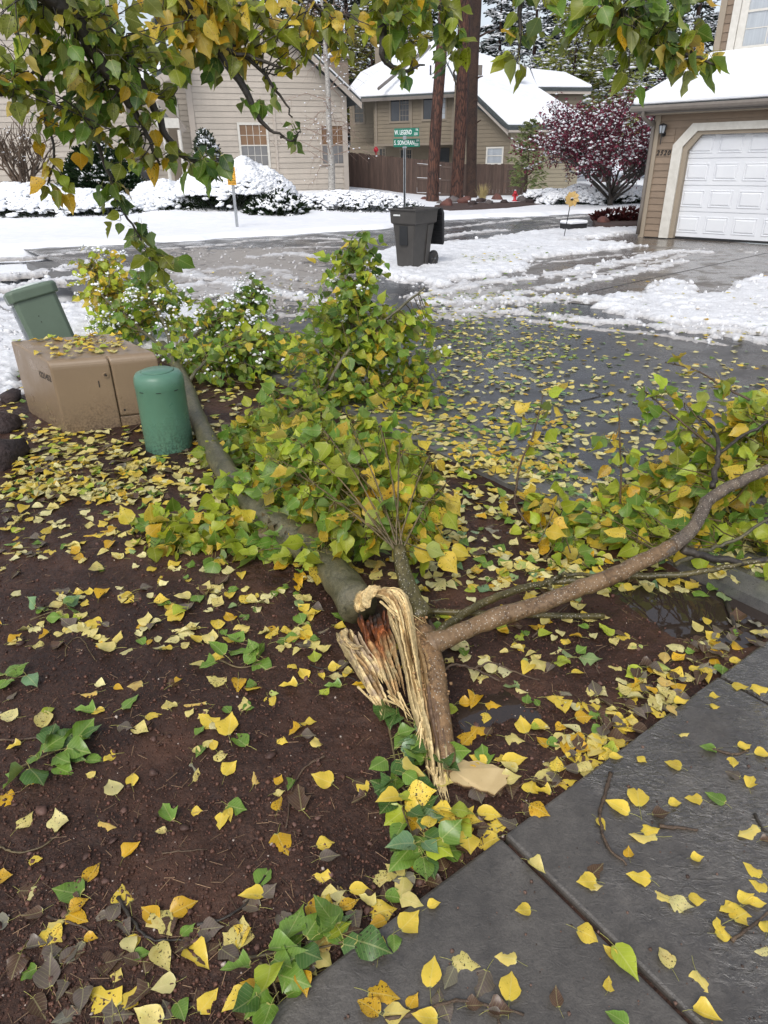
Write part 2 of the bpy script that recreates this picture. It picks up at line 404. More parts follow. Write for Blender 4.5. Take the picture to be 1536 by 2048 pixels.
MAT['sign_yellow'] = simple('sign_yellow', (.75, .38, .02), (.65, .33, .02), .4, 3, 0)
MAT['sign_white'] = simple('sign_lettering', (.8, .82, .82), (.75, .78, .78), .4, 3, 0)
MAT['ink'] = simple('black_print', (.015, .013, .012), (.025, .02, .018), .6, 3, 0)
MAT['red'] = simple('red_paint', (.5, .02, .035), (.38, .015, .025), .4, 6, 0)
def mk_box(name, c0, c1, dirt, rough=.3):
    m, t, b, o = nodes(name); v = wpos(t); n = noise(t, v, 5, 6, .6)
    c = ramp(t, n, [(.3, c0), (.7, c1)])
    sx = t.nodes.new('ShaderNodeSeparateXYZ'); t.links.new(v, sx.inputs[0])
    mp = N(t, 'ShaderNodeMapping'); mp.inputs['Scale'].default_value = (30, 30, 3); t.links.new(v, mp.inputs[0])
    st = noise(t, mp.outputs[0], 1.2, 4, .7)
    low = math_(t, 'MULTIPLY', ramp(t, math_(t, 'ADD', sx.outputs[2], math_(t, 'MULTIPLY', math_(t, 'SUBTRACT', n, .5), .25)), [(.02, 1.0), (.24, .0)]), ramp(t, noise(t, v, 70, 4, .7), [(.42, 0.0), (.62, .8)]))
    c = mixc(t, low, c, dirt)
    c = mixc(t, ramp(t, st, [(.66, 0.0), (.78, .28)]), c, tuple(min(1, x*1.5+.05) for x in c0))
    t.links.new(c, b.inputs['Base Color'])
    t.links.new(ramp(t, n, [(.3, rough*.7), (.7, rough*1.5)]), b.inputs['Roughness']); bump(t, b, noise(t, v, 200, 3), .06, .001)
    return m
MAT['box_tan'] = mk_box('box_tan', (.27, .195, .125), (.235, .168, .105), (.05, .03, .022))
MAT['ped_green'] = mk_box('pedestal_green', (.115, .25, .175), (.095, .21, .145), (.03, .05, .035), .28)
MAT['ped_grey'] = mk_box('pedestal_grey_green', (.115, .16, .115), (.095, .135, .095), (.05, .06, .05), .35)
MAT['rock'] = simple('lava_rock', (.05, .032, .03), (.022, .015, .015), .8, 12, 1.0, 30, .02)
MAT['rock_red'] = simple('red_rock', (.16, .06, .045), (.09, .045, .04), .8, 8, .8, 20, .02)
MAT['rock_grey'] = simple('grey_rock', (.14, .12, .115), (.07, .06, .06), .8, 8, .8, 20, .02)
MAT['soil'] = simple('soil_strip', (.075, .045, .036), (.045, .028, .024), .8, 6, .8, 30, .02)
MAT['birch'] = simple('birch_bark', (.55, .53, .49), (.12, .11, .10), .6, 22, .3, stretch=(1, 1, 1.6))
MAT['petal'] = simple('spinner_petal', (.52, .32, .09), (.45, .33, .14), .4, 20, 0)

# ================================================================== GROUND
_a = G(900, 925)[:2]; _b = G(1536, 1223)[:2]
O2 = _a; S2 = (_a-_b)/np.linalg.norm(_a-_b); N2 = np.array([S2[1], -S2[0]])      # S2 along the street (away, left), N2 across it
def uv(x, y): return (x-O2[0])*S2[0]+(y-O2[1])*S2[1], (x-O2[0])*N2[0]+(y-O2[1])*N2[1]
def xy(u, v): return O2[0]+u*S2[0]+v*N2[0], O2[1]+u*S2[1]+v*N2[1]
U_EDGE = float(np.mean([uv(*G(q[0], q[1])[:2])[0] for q in ((1005, 1685), (1256, 1494), (1440, 1361))]))
SLAB_Z = 0.03; GUT_W = 0.5
PUD = [(940, 1422, .10, 1), (1000, 1405, .12, 1), (1400, 1200, .22, 1.2), (1475, 1215, .2, 1.2), (1330, 1185, .15, 1), (1500, 1255, .16, 1.1), (1360, 1240, .12, .8), (1240, 1150, .12, .7), (1080, 1425, .08, .8), (1130, 1130, .1, .6), (1060, 1050, .2, .7)]
PUDG = [(G(a, b)[0], G(a, b)[1], r, k) for a, b, r, k in PUD]
def mud_z(x, y):
    z = .004 + .03*(fbm(x, y, 2.2, 3, 5)-.5) + .016*(fbm(x, y, 9, 3, 9)-.5) + .009*(fbm(x, y, 34, 2, 12)-.5)
    for a, b, r, k in PUDG: z = z - .022*k*np.exp(-((x-a)**2+(y-b)**2)/(r*r))
    return z
def inpoly(x, y, P):
    x = np.asarray(x); y = np.asarray(y); r = np.zeros(x.shape, bool); j = len(P)-1
    for i in range(len(P)):
        xi, yi = P[i]; xj, yj = P[j]
        r ^= ((yi > y) != (yj > y)) & (x < (xj-xi)*(y-yi)/(yj-yi+1e-12)+xi); j = i
    return r
def sdist(x, y, P, closed=False):
    d = np.full(np.shape(x), 1e9); n = len(P)
    for i in range(n if closed else n-1):
        ax, ay = P[i]; bx, by = P[(i+1) % n]; ex, ey = bx-ax, by-ay
        t = np.clip(((x-ax)*ex+(y-ay)*ey)/(ex*ex+ey*ey+1e-12), 0, 1)
        d = np.minimum(d, np.hypot(x-ax-t*ex, y-ay-t*ey))
    return d
def gp(L): return [tuple(G(a, b)[:2]) for a, b in L]
SNOW_POLY = [  # outline, height, edge softness, colour 1 white .. 0 grey
 (gp([(730, 508), (800, 500), (880, 492), (980, 478), (1100, 462), (1200, 457), (1278, 450), (1278, 466), (1190, 474), (1120, 486), (1225, 486), (1260, 493), (1180, 503), (1110, 515), (1050, 532), (960, 560), (880, 572), (800, 560), (740, 530)]), .09, .35, 1),
 (gp([(1215, 606), (1290, 582), (1350, 570), (1395, 590), (1440, 594), (1480, 572), (1536, 560), (1700, 560), (1700, 690), (1536, 672), (1440, 655), (1330, 642), (1230, 628)]), .08, .28, 1),
 (gp([(-500, 575), (-150, 600), (0, 618), (110, 640), (160, 600), (350, 600), (440, 640), (380, 700), (250, 700), (90, 745), (38, 765), (20, 790), (-40, 800), (-500, 820)]), .07, .3, 1),
 (gp([(380, 560), (520, 545), (600, 560), (560, 600), (430, 620), (370, 600)]), .028, .5, .35),
 (gp([(300, 500), (640, 490), (700, 560), (640, 620), (420, 640), (300, 580)]), .016, .6, .15),
 (gp([(870, 575), (1010, 560), (1060, 600), (1000, 640), (880, 640), (840, 600)]), .026, .4, .5),
]
SNOW_BAND = [  # line, half width, height, whiteness
 ([(850, 590), (1000, 563), (1130, 548), (1250, 524), (1340, 504), (1410, 506)], .24, .05, .95),
 ([(1000, 594), (1120, 574), (1250, 549), (1330, 532), (1372, 522)], .17, .045, .95),
 ([(1130, 560), (1250, 540), (1380, 508)], .12, .03, .8),
 ([(980, 545), (1080, 527), (1150, 520), (1240, 510)], .12, .025, .7),
 ([(1180, 515), (1300, 505), (1400, 498), (1480, 500)], .08, .02, .8),
 ([(1490, 505), (1600, 508)], .1, .03, .9),
 ([(860, 606), (1020, 604), (1120, 598), (1240, 602), (1340, 596)], .26, .055, .95),
 ([(880, 622), (1050, 626), (1200, 643), (1350, 657), (1536, 682), (1700, 705)], .17, .045, .85),
 ([(1040, 640), (1180, 658), (1300, 668), (1450, 690)], .09, .025, .6),
 ([(1230, 625), (1400, 655), (1560, 672)], .16, .05, .9),
 ([(-100, 522), (60, 516), (160, 505), (200, 500)], .13, .04, .75),
 ([(-100, 560), (30, 552), (110, 542), (190, 524)], .25, .06, .8),
 ([(-200, 590), (0, 578), (120, 562), (220, 560)], .28, .06, .85),
 ([(230, 545), (330, 530), (380, 552), (460, 568)], .2, .05, .7),
 ([(330, 498), (430, 492), (512, 480), (640, 478), (720, 480)], .12, .035, .7),
 ([(540, 498), (640, 494), (700, 496)], .12, .03, .7),
 ([(500, 516), (580, 508), (660, 520)], .2, .05, .7),
 ([(360, 575), (450, 566), (560, 590), (660, 606)], .2, .055, .75),
 ([(350, 610), (450, 606), (540, 632), (640, 630)], .15, .03, .45),
 ([(400, 545), (470, 535), (540, 540), (590, 560)], .22, .04, .5),
 ([(879, 474), (940, 466), (1004, 461)], .2, .05, .9),
 ([(870, 459), (955, 450)], .14, .035, .8),
 ([(965, 448), (1060, 439)], .14, .045, .95),
 ([(870, 486), (960, 480), (1070, 466), (1130, 455)], .15, .04, .9),
 ([(1118, 437), (1200, 430), (1290, 424)], .14, .045, .95),
 ([(1105, 452), (1160, 447)], .1, .03, .8),
 ([(640, 486), (760, 478)], .1, .03, .6),
 ([(1120, 488), (1200, 494)], .06, .02, .9),
]
SNOW_BAND = [(gp(L), w, h, k) for L, w, h, k in SNOW_BAND]
def snowT(x, y):
    x = np.asarray(x, float); y = np.asarray(y, float)
    n1 = fbm(x, y, 2.2, 4, 31)-.5; n2 = fbm(x, y, 8.0, 4, 47)-.5; n3 = fbm(x, y, 23.0, 3, 59)-.5
    T = np.zeros(x.shape); W = np.zeros(x.shape)
    for P, h, e, k in SNOW_POLY:
        d = sdist(x, y, P, True); d = np.where(inpoly(x, y, P), d, -d)
        t = h*sstep(0, 1, .5 + d/e + n1*2.2 + n2*1.6 + (0 if h > .05 else n3*2.4-.25)); W = np.where(t > T, k, W); T = np.maximum(T, t)
    for P, w, h, k in SNOW_BAND:
        d = sdist(x, y, P); t = h*sstep(0, 1, 1.15*(1-d/w) + n2*2.6 + n3*1.3); W = np.where(t > T, k, W); T = np.maximum(T, t)
    W = W*(.80+.5*(n1+.1))
    T = T*(1+1.1*n2+.55*n3)
    return T*.8-.008, W
# polar-spaced sheet: the slush, lawn snow and snow ruts; where there is none it sinks under the road
R_, C_ = 470, 560
yy = 4.6*np.power(27.0/4.6, np.linspace(0, 1, R_)); kk = np.linspace(-.82, .82, C_)
YY, KK = np.meshgrid(yy, kk, indexing='ij'); XX = YY*KK
T, W = snowT(XX, YY)
Z = np.where(T > 0, T+.002, -.03)
idx = np.arange(R_*C_).reshape(R_, C_)
q = np.stack([idx[:-1, :-1], idx[:-1, 1:], idx[1:, 1:], idx[1:, :-1]], -1).reshape(-1, 4)
keep = (T.ravel()[q] > -.0079).any(1); q = q[keep]
used, inv = np.unique(q, return_inverse=True)
V = np.stack([XX.ravel(), YY.ravel(), Z.ravel()], 1)[used]
me = mesh('snow_slush', V, inv.reshape(-1, 4), True)
f = np.clip(W.ravel()[used]*.42+np.clip(T.ravel()[used]/.055, 0, 1)*.58-.10, 0, 1)[:, None]
add_col(me, (1-f)*np.array([.30, .275, .25])+f*np.array([.85, .87, .90]))
tag(new_obj('snow_slush', me, None, MAT['slush']), kind='stuff')

# asphalt
st = MB(); P = [xy(-14, GUT_W), xy(60, GUT_W), xy(60, 60), xy(-14, 60)]
st.V = [(a, b, 0.0) for a, b in P]; st.F = [(0, 1, 2, 3)]
P = [(-60, 8), (-60, 60), (60, 60), (60, -10)]
me = mesh('street', st.V, [(3, 2, 1, 0)]); o = tag(new_obj('street', me, None, MAT['asphalt']), kind='structure')
# garage driveway
L = gp([(930, 560), (1010, 505), (1150, 478), (1277, 455), (1400, 470), (1900, 500), (1900, 660), (1536, 640), (1200, 612), (980, 592)])
P0 = [(a, b, .006) for a, b in L]
o = tag(new_obj('driveway', mesh('driveway', P0, [tuple(range(len(P0)))[::-1]]), None, MAT['drive']), kind='structure')
# its control joint
ja, jb = G(1180, 585), G(1700, 470)
mb = MB(); dj = Vector((jb-ja)[:3]).normalized(); nj = Vector((-dj.y, dj.x, 0))*.012
mb.V = [(ja[0]-nj.x, ja[1]-nj.y, .0085), (jb[0]-nj.x, jb[1]-nj.y, .0085), (jb[0]+nj.x, jb[1]+nj.y, .0085), (ja[0]+nj.x, ja[1]+nj.y, .0085)]; mb.F = [(0, 1, 2, 3)]
tag(mb.obj('driveway_joint', MAT['black']), kind='structure')

# mud bed
ug = U_EDGE+.004+(6.6-U_EDGE)*np.power(np.linspace(0, 1, 520), 1.75)
vg = np.concatenate([-7+4.2*np.linspace(0, 1, 60, endpoint=False), np.linspace(-2.8, -.002, 240)])
UU, VV = np.meshgrid(ug, vg, indexing='ij'); X, Yv = xy(UU, VV)
Zm = mud_z(X, Yv)
edge = np.exp(-((UU-U_EDGE)/.05)**2); Zm = Zm*(1-edge)+edge*(-.004+.012*(fbm(X, Yv, 20, 3, 77)-.5))
idx = np.arange(UU.size).reshape(UU.shape)
q = np.stack([idx[:-1, :-1], idx[1:, :-1], idx[1:, 1:], idx[:-1, 1:]], -1).reshape(-1, 4)
me = mesh('mud_ground', np.stack([X.ravel(), Yv.ravel(), Zm.ravel()], 1), q, True)
tag(new_obj('mud_ground', me, None, MAT['mud']), kind='structure')
# standing water seen where the mud dips under it
P = [(*xy(U_EDGE+.003, -.003), -.0125), (*xy(1.2, -.003), -.0125), (*xy(1.2, -1.7), -.0125), (*xy(U_EDGE+.003, -1.7), -.0125)]
tag(new_obj('puddle_water', mesh('puddle_water', P, [(0, 1, 2, 3)]), None, MAT['water']), kind='structure')

# far ground with the snowy verge beyond the far street
EX, EY = zip(*[tuple(G(a, b)[:2]) for a, b in [(-900, 540), (-200, 508), (0, 500), (330, 484), (640, 466), (760, 458), (880, 442), (1000, 435), (1100, 431), (1280, 420), (1536, 412)]])
def verge_edge(x): return np.interp(x, EX, EY)
def far_z(x, y):
    e = verge_edge(x); d = y-e
    rise = sstep(2, 12, d)*(.42*(1-sstep(-2, 3, x)) + .03)
    return -.09 + .2*sstep(-.25, .25, d+(fbm(x, y, 1.4, 3, 3)-.5)*.9) + rise + .05*(fbm(x, y, 1.1, 3, 8)-.5)*sstep(0, 1, d)
yy = 13*np.power(150/13., np.linspace(0, 1, 330)); kk = np.linspace(-1.25, 1.25, 360)
YY, KK = np.meshgrid(yy, kk, indexing='ij'); XX = YY*KK
Z = far_z(XX, YY); idx = np.arange(Z.size).reshape(Z.shape)
q = np.stack([idx[:-1, :-1], idx[:-1, 1:], idx[1:, 1:], idx[1:, :-1]], -1).reshape(-1, 4)
me = mesh('snowy_ground', np.stack([XX.ravel(), YY.ravel(), Z.ravel()], 1), q, True)
tag(new_obj('snowy_ground', me, None, MAT['snow']), kind='structure')
P = [(-700, -300, -.4), (700, -300, -.4), (700, 900, -.4), (-700, 900, -.4)]
tag(new_obj('ground', mesh('ground', P, [(0, 1, 2, 3)]), None, MAT['snow']), kind='structure')

# slabs of the walk in the foreground, cast pieces with open joints
walk = tag(thing('sidewalk', None, None), kind='structure')
vj = [-6.0, -4.4, float(uv(*G(1005, 1686)[:2])[1]), float(uv(*G(1440, 1366)[:2])[1]), -.006]
vj[1] = vj[2]-1.45
for i in range(4):
    for (ua, ub) in ((U_EDGE-1.62, U_EDGE), (U_EDGE-3.3, U_EDGE-1.632)):
        mb = MB(); g = .007
        c = [xy(ua, vj[i]+g), xy(ub, vj[i]+g), xy(ub, vj[i+1]-g), xy(ua, vj[i+1]-g)]
        mb.prism([(a, b, -.12) for a, b in c], (0, 0, .12+SLAB_Z-.0015*(i % 2)))
        mb.obj('concrete_slab', MAT['concrete'], walk, bevel=.009)
mb = MB(); c = [xy(U_EDGE-3.4, -6), xy(U_EDGE-.02, -6), xy(U_EDGE-.02, -.02), xy(U_EDGE-3.4, -.02)]
mb.prism([(a, b, -.13) for a, b in c], (0, 0, .13+.012)); mb.obj('joint_filler', MAT['mud'], walk)
gut = tag(thing('gutter_kerb', None, None), kind='structure')
for i in range(6):
    a, b = -6.2+3.05*i, -6.2+3.05*(i+1)-.012; mb = MB()
    sec = [(0, -.1), (0, .034), (.14, .04), (.22, .016), (GUT_W, .006), (GUT_W, -.1)]
    mb.prism([(*xy(a, v), z) for v, z in sec], tuple(np.append(S2*(b-a), 0)))
    mb.obj('kerb_piece', MAT['gutter'], gut)

def surf(x, y):
    x = np.asarray(x, float); y = np.asarray(y, float)
    u, v = uv(x, y); z = mud_z(x, y)
    z = np.maximum(z, -.012)
    z = np.where((u < U_EDGE) & (v < 0), SLAB_Z, z)
    z = np.where((v >= 0) & (v < .2), .038, z); z = np.where((v >= .2) & (v < GUT_W), .014, z)
    z = np.where(v >= GUT_W, .001, z)
    t, w = snowT(x, y); z = np.where((t > 0) & (y > 4.6), np.maximum(z, t+.002), z)
    return z

# cinders and crumbs lying on the mud
def rock_tmpl(seed, sub=1, jit=.25):
    import bmesh
    bm = bmesh.new(); bmesh.ops.create_icosphere(bm, subdivisions=sub, radius=1); r = np.random.default_rng(seed)
    V = np.array([v.co[:] for v in bm.verts]); Fc = np.array([[v.index for v in f.verts] for f in bm.faces]); bm.free()
    V *= 1+r.uniform(-jit, jit, (len(V), 1)); return V, Fc
octV = np.array([(1, 0, 0), (-1, 0, 0), (0, 1, 0), (0, -1, 0), (0, 0, 1), (0, 0, -1)], float)*1.0
octF = np.array([(0, 2, 4), (2, 1, 4), (1, 3, 4), (3, 0, 4), (2, 0, 5), (1, 2, 5), (3, 1, 5), (0, 3, 5)])
def rand_rot(n, rng):
    q = rng.normal(size=(n, 4)); q /= np.linalg.norm(q, axis=1)[:, None]; w, x, y, z = q.T
    return np.stack([1-2*(y*y+z*z), 2*(x*y-z*w), 2*(x*z+y*w), 2*(x*y+z*w), 1-2*(x*x+z*z), 2*(y*z-x*w), 2*(x*z-y*w), 2*(y*z+x*w), 1-2*(x*x+y*y)], -1).reshape(n, 3, 3)
n = 26000; rg = np.random.default_rng(3)
px = rg.uniform(-60, 1536, n*2); py = 2060-1160*rg.power(1.15, n*2)[::-1]*1
py = rg.uniform(1000, 2080, n*2)
d = np.array([G(a, b)[:2] for a, b in zip(px, py)])
u, v = uv(d[:, 0], d[:, 1]); ok = (u > U_EDGE+.01) & (v < -.03); d = d[ok][:n]
s = np.clip(rg.lognormal(math.log(.0024), .5, len(d)), .001, .011)
Ms = rand_rot(len(d), rg)*s[:, None, None]*rg.uniform(.6, 1.2, (len(d), 1, 3))
Ps = np.column_stack([d, mud_z(d[:, 0], d[:, 1])+s*.35])
V, Fc = scatter(octV, octF, Ms, Ps); me = mesh('cinder_gravel', V, Fc)
c = np.array([.085, .040, .027])*rg.uniform(.45, 1.9, (len(d), 1)); k = rg.random(len(d)) < .012; c[k] = (.5, .42, .36); k = rg.random(len(d)) < .05; c[k] = (.16, .07, .05)
add_col(me, np.repeat(c, 6, 0)); tag(new_obj('cinder_gravel', me, None, MAT['stone']), kind='stuff')
# crumbs of slush along the edges of the ruts
n = 4200; d = np.array([G(a, b)[:2] for a, b in zip(rg.uniform(-100, 1640, n), rg.uniform(440, 720, n))])
t, w = snowT(d[:, 0], d[:, 1]); ok = (t > -.0075) & (t < .05); d = d[ok]; t = t[ok]; w = w[ok]; n = len(d)
iv, if_ = rock_tmpl(4, 1, .3)
s = np.clip(rg.lognormal(math.log(.014), .5, n), .006, .045)
Ms = rand_rot(n, rg)*s[:, None, None]*np.array([1.2, 1.2, .8]); Ps = np.column_stack([d, np.maximum(t, 0)+s*.3])
V, Fc = scatter(iv, if_, Ms, Ps); me = mesh('slush_crumbs', V, Fc, True)
f = np.clip(w*.7+rg.uniform(-.1, .4, n), 0, 1)[:, None]; add_col(me, np.repeat((1-f)*np.array([.35, .33, .31])+f*np.array([.85, .87, .9]), len(iv), 0))
tag(new_obj('slush_crumbs', me, None, MAT['slush']), kind='stuff')

# ================================================================== BUILDINGS
def poly_clip(z, P):
    """interval(s) of a wall outline P [(s,z)] at height z"""
    xs = []
    for i in range(len(P)):
        (a, b), (c, d) = P[i], P[(i+1) % len(P)]
        if (b > z) != (d > z): xs.append(a+(z-b)/(d-b)*(c-a))
    xs.sort(); return [(xs[i], xs[i+1]) for i in range(0, len(xs)-1, 2)]
def siding(parent, pl, outline, holes, pitch, mat, individually=True, th=.02, wallmat=None, seams=(), backing=True):
    """lap siding courses inside a wall outline, cut round the openings; plus the wall behind"""
    zs = [z for s, z in outline]; z = min(zs); mb = MB()
    mb.prism([pl.P(s, zz, -.14) for s, zz in outline], tuple(np.append(pl.n*.14, 0)))
    if backing: mb.obj('wall', wallmat or mat, parent)
    allb = MB()
    while z < max(zs)-.01:
        z1 = min(z+pitch, max(zs)); zl, zh = z+.004, z1-.004
        A, B = poly_clip(zl, outline), poly_clip(zh, outline)
        if len(A) != len(B): A = B = (A if len(A) < len(B) else B)
        for (a0, b0), (a1, b1) in zip(A, B):
            segs = [((a0, b0), (a1, b1))]
            for (h0, h1, g0, g1) in holes:
                if g0 < (zl+zh)/2 < g1:
                    ns = []
                    for (p, q), (r, w) in segs:
                        if h1 <= p or h0 >= q: ns.append(((p, q), (r, w))); continue
                        if h0 > p+.02: ns.append(((p, h0), (r, h0)))
                        if h1 < q-.02: ns.append(((h1, q), (h1, w)))
                    segs = ns
            for sm in seams:
                ns = []
                for (p, q), (r, w) in segs:
                    if p+.1 < sm < q-.1: ns += [((p, sm-.004), (r, sm-.004)), ((sm+.004, q), (sm+.004, w))]
                    else: ns.append(((p, q), (r, w)))
                segs = ns
            for (p, q), (r, w) in segs:
                if q-p < .03: continue
                bd = MB() if individually else allb
                V = [pl.P(p, zl, .002), pl.P(q, zl, .002), pl.P(w, zh, .002), pl.P(r, zh, .002),
                     pl.P(p, zl, th), pl.P(q, zl, th), pl.P(w, zh, th*.35), pl.P(r, zh, th*.35)]
                bd.add(V, [(3, 2, 1, 0), (4, 5, 6, 7), (0, 1, 5, 4), (1, 2, 6, 5), (2, 3, 7, 6), (3, 0, 4, 7)])
                if individually: bd.obj('siding_board', mat, parent)
        z += pitch
    if not individually and allb.V: tag(allb.obj('siding', mat, parent), kind='stuff')
def fix_normals(o):
    import bmesh
    bm = bmesh.new(); bm.from_mesh(o.data); bmesh.ops.recalc_face_normals(bm, faces=bm.faces); bm.to_mesh(o.data); bm.free()
def window(parent, pl, r, frame, glass, lo_glass=None, nx=4, ny=2, sash=True, fw=.07, slide=False, bars=True):
    s0, s1, z0, z1 = r
    mb = MB()
    def bar(a, b, c, d, o0, o1, m=mb): m.prism([pl.P(a, c, o0), pl.P(b, c, o0), pl.P(b, d, o0), pl.P(a, d, o0)], tuple(np.append(pl.n*(o1-o0), 0)))
    bar(s0-fw, s0, z0-fw, z1+fw, .0, .045); bar(s1, s1+fw, z0-fw, z1+fw, .0, .045); bar(s0, s1, z1, z1+fw, .0, .043); bar(s0, s1, z0-fw, z0, .0, .05)
    w = tag(mb.obj('window', frame, parent))
    zm = (z0+z1)/2; sm = (s0+s1)/2
    panes = [(s0, s1, zm, z1, glass), (s0, s1, z0, zm, lo_glass or glass)] if not slide else [(s0, sm, z0, z1, glass), (sm, s1, z0, z1, lo_glass or glass)]
    for a, b, c, d, g in panes:
        m = MB(); bar(a, b, c, d, .003, .008, m); m.obj('pane', g, w)
    m = MB(); t = .022
    if not slide: bar(s0, s1, zm-t, zm+t, .009, .03, m)
    else: bar(sm-t, sm+t, z0, z1, .009, .03, m)
    m.obj('sash', frame, w)
    if bars:
        m = MB(); t = .009
        gs = [(s0, s1, z0, z1, nx, ny*2)] if not slide else [(sm, s1, z0, z1, nx, ny*2)]
        for a, b, c, d, kx, ky in gs:
            for i in range(1, kx): q = a+(b-a)*i/kx; bar(q-t, q+t, c, d, .009, .018, m)
            for i in range(1, ky):
                q = c+(d-c)*i/ky
                if slide or i*2 != ky: bar(a, b, q-t, q+t, .009, .017, m)
        m.obj('glazing_bars', frame, w)
    return w
def bar_on(pl, name, mat, parent, s0, s1, z0, z1, o0, o1):
    m = MB(); m.prism([pl.P(s0, z0, o0), pl.P(s1, z0, o0), pl.P(s1, z1, o0), pl.P(s0, z1, o0)], tuple(np.append(pl.n*(o1-o0), 0))); return m.obj(name, mat, parent)
def roof(parent, pts, th=.16, snow=.17, inset=.06, name='roof', mat=None):
    """pts: outline in space; a shingled slab with its snow on top"""
    P = [Vector(p) for p in pts]; m = MB(); m.prism([p-Vector((0, 0, th)) for p in P], (0, 0, th)); r = m.obj(name, mat or MAT['shingle'], parent); fix_normals(r)
    if snow:
        c = sum(P, Vector())/len(P); Q = [p+(c-p).normalized()*inset+Vector((0, 0, .004)) for p in P]; m = MB(); m.prism(Q, (0, 0, snow)); s = m.obj('roof_snow', MAT['snow'], r); fix_normals(s)
        b = s.modifiers.new('b', 'BEVEL'); b.width = .07; b.segments = 3
    return r

# ---------------------------------------------------------------- garage block, right
C0 = G(1277, 474, .01)
fdir = np.array([math.cos(math.radians(43)), -math.sin(math.radians(43))])
gpl = Plane(C0, fdir)
gar = thing('garage_house', 'brown garage wing numbered 2520 with white panel door and snowy roof', 'house', (0, 0, 0))
def gz(px, py): return gpl.at(px, py)
zg_eave = gz(1400, 206)[1]; zg_soff = gz(1400, 222)[1]; zg0 = .03
out = gz(1331, 400)[0]      # outer edge of the white surround
jamb = gz(1352, 400)[0]; top_z = gz(1450, 262)[1]; ch_s = gz(1388, 250)[0]; ch_z = gz(1350, 292)[1]; tt_z = gz(1450, 244)[1]
jamb_w = .30
nP = 8; pw = .59; ph = (top_z-zg0)/4
dr1 = jamb+.02+nP*pw
WALL_R = dr1+1.2
siding(gar, gpl, [(0, zg0), (WALL_R, zg0), (WALL_R, zg_soff+.02), (0, zg_soff+.02)], [(out-.02, dr1+.3, 0, top_z+.12), ], .135, MAT['siding_garage'], True, .022, backing=False)
m = MB()
for a_, b_, c_, d_ in ((0, out+.1, zg0, zg_soff), (dr1+.3, WALL_R, zg0, zg_soff), (out+.1, dr1+.3, top_z+.06, zg_soff)): m.prism([gpl.P(a_, c_, -.14), gpl.P(b_, c_, -.14), gpl.P(b_, d_, -.14), gpl.P(a_, d_, -.14)], tuple(np.append(gpl.n*.14, 0)))
m.prism([gpl.P(out+.05, ch_z-.1, -.12), gpl.P(out+.2, ch_z-.1, -.12), gpl.P(ch_s+.2, top_z+.05, -.12), gpl.P(ch_s-.1, top_z+.08, -.12), gpl.P(out+.05, top_z+.08, -.12)], tuple(np.append(gpl.n*.118, 0)))
m.obj('wall', MAT['siding_garage'], gar)
bar_on(gpl, 'corner_trim', MAT['trim_tan'], gar, .0, .13, zg0-.02, zg_soff, .024, .05)
# white surround with cut corners
th = tt_z-top_z
def surround(name, a, b, o0, o1, mat, inner_s, inner_z, cs, cz, outer_s, outer_z, cso, czo):
    m = MB()
    m.prism([gpl.P(outer_s, zg0, o0), gpl.P(inner_s, zg0, o0), gpl.P(inner_s, cz, o0), gpl.P(outer_s, czo, o0)], tuple(np.append(gpl.n*(o1-o0), 0)))
    m.prism([gpl.P(outer_s, czo, o0), gpl.P(inner_s, cz, o0), gpl.P(cs, inner_z, o0), gpl.P(cso, outer_z, o0)], tuple(np.append(gpl.n*(o1-o0), 0)))
    m.prism([gpl.P(cso, outer_z, o0), gpl.P(cs, inner_z, o0), gpl.P(b, inner_z, o0), gpl.P(b, outer_z, o0)], tuple(np.append(gpl.n*(o1-o0), 0)))
    r = m.obj(name, mat, gar); fix_normals(r); return r
s_in = out+.21
surround('door_surround', 0, dr1+.3, .0, .075, MAT['trim_white'], s_in, top_z+.02, ch_s+.12, ch_z-.02, out, tt_z, ch_s, ch_z+.02)
surround('door_jamb', 0, dr1+.3, -.10, .03, MAT['trim_tan'], s_in+.10, top_z-.05, ch_s+.2, ch_z-.10, s_in-.01, top_z+.03, ch_s+.11, ch_z-.01)
door = thing('garage_door', None, None); door.parent = gar
dx0 = s_in+.03
m = MB(); m.prism([gpl.P(dx0-.1, zg0+.015, -.16), gpl.P(dr1+.1, zg0+.015, -.16), gpl.P(dr1+.1, top_z+.1, -.16), gpl.P(dx0-.1, top_z+.1, -.16)], tuple(np.append(gpl.n*.05, 0))); m.obj('door_slab', MAT['door_white'], door)
bar_on(gpl, 'floor_seal', MAT['black'], door, dx0-.1, dr1, zg0-.01, zg0+.03, -.12, -.09)
for r_ in range(4):
    za, zb = zg0+.03+r_*ph, zg0+.03+(r_+1)*ph
    row = bar_on(gpl, 'door_section', MAT['door_white'], door, dx0-.08, dr1+.08, za+.006, zb-.006, -.105, -.095)
    for c_ in range(nP):
        a, b = jamb+.02+c_*pw+.055, jamb+.02+(c_+1)*pw-.055
        # raised panel: outer bead, sunk step, raised field
        m = MB(); zz0, zz1 = za+.09, zb-.09
        def ring(i, o): return [gpl.P(a+i, zz0+i, o), gpl.P(b-i, zz0+i, o), gpl.P(b-i, zz1-i, o), gpl.P(a+i, zz1-i, o)]
        rings = [ring(0, -.096), ring(.008, -.083), ring(.022, -.083), ring(.03, -.0955), ring(.06, -.078)]
        V = [p for q_ in rings for p in q_]; Fc = []
        for k in range(4):
            for j in range(4): Fc.append((k*4+j, k*4+(j+1) % 4, (k+1)*4+(j+1) % 4, (k+1)*4+j))
        Fc.append((16, 17, 18, 19)); m.add(V, Fc); p = m.obj('door_panel', MAT['door_white'], door); fix_normals(p)
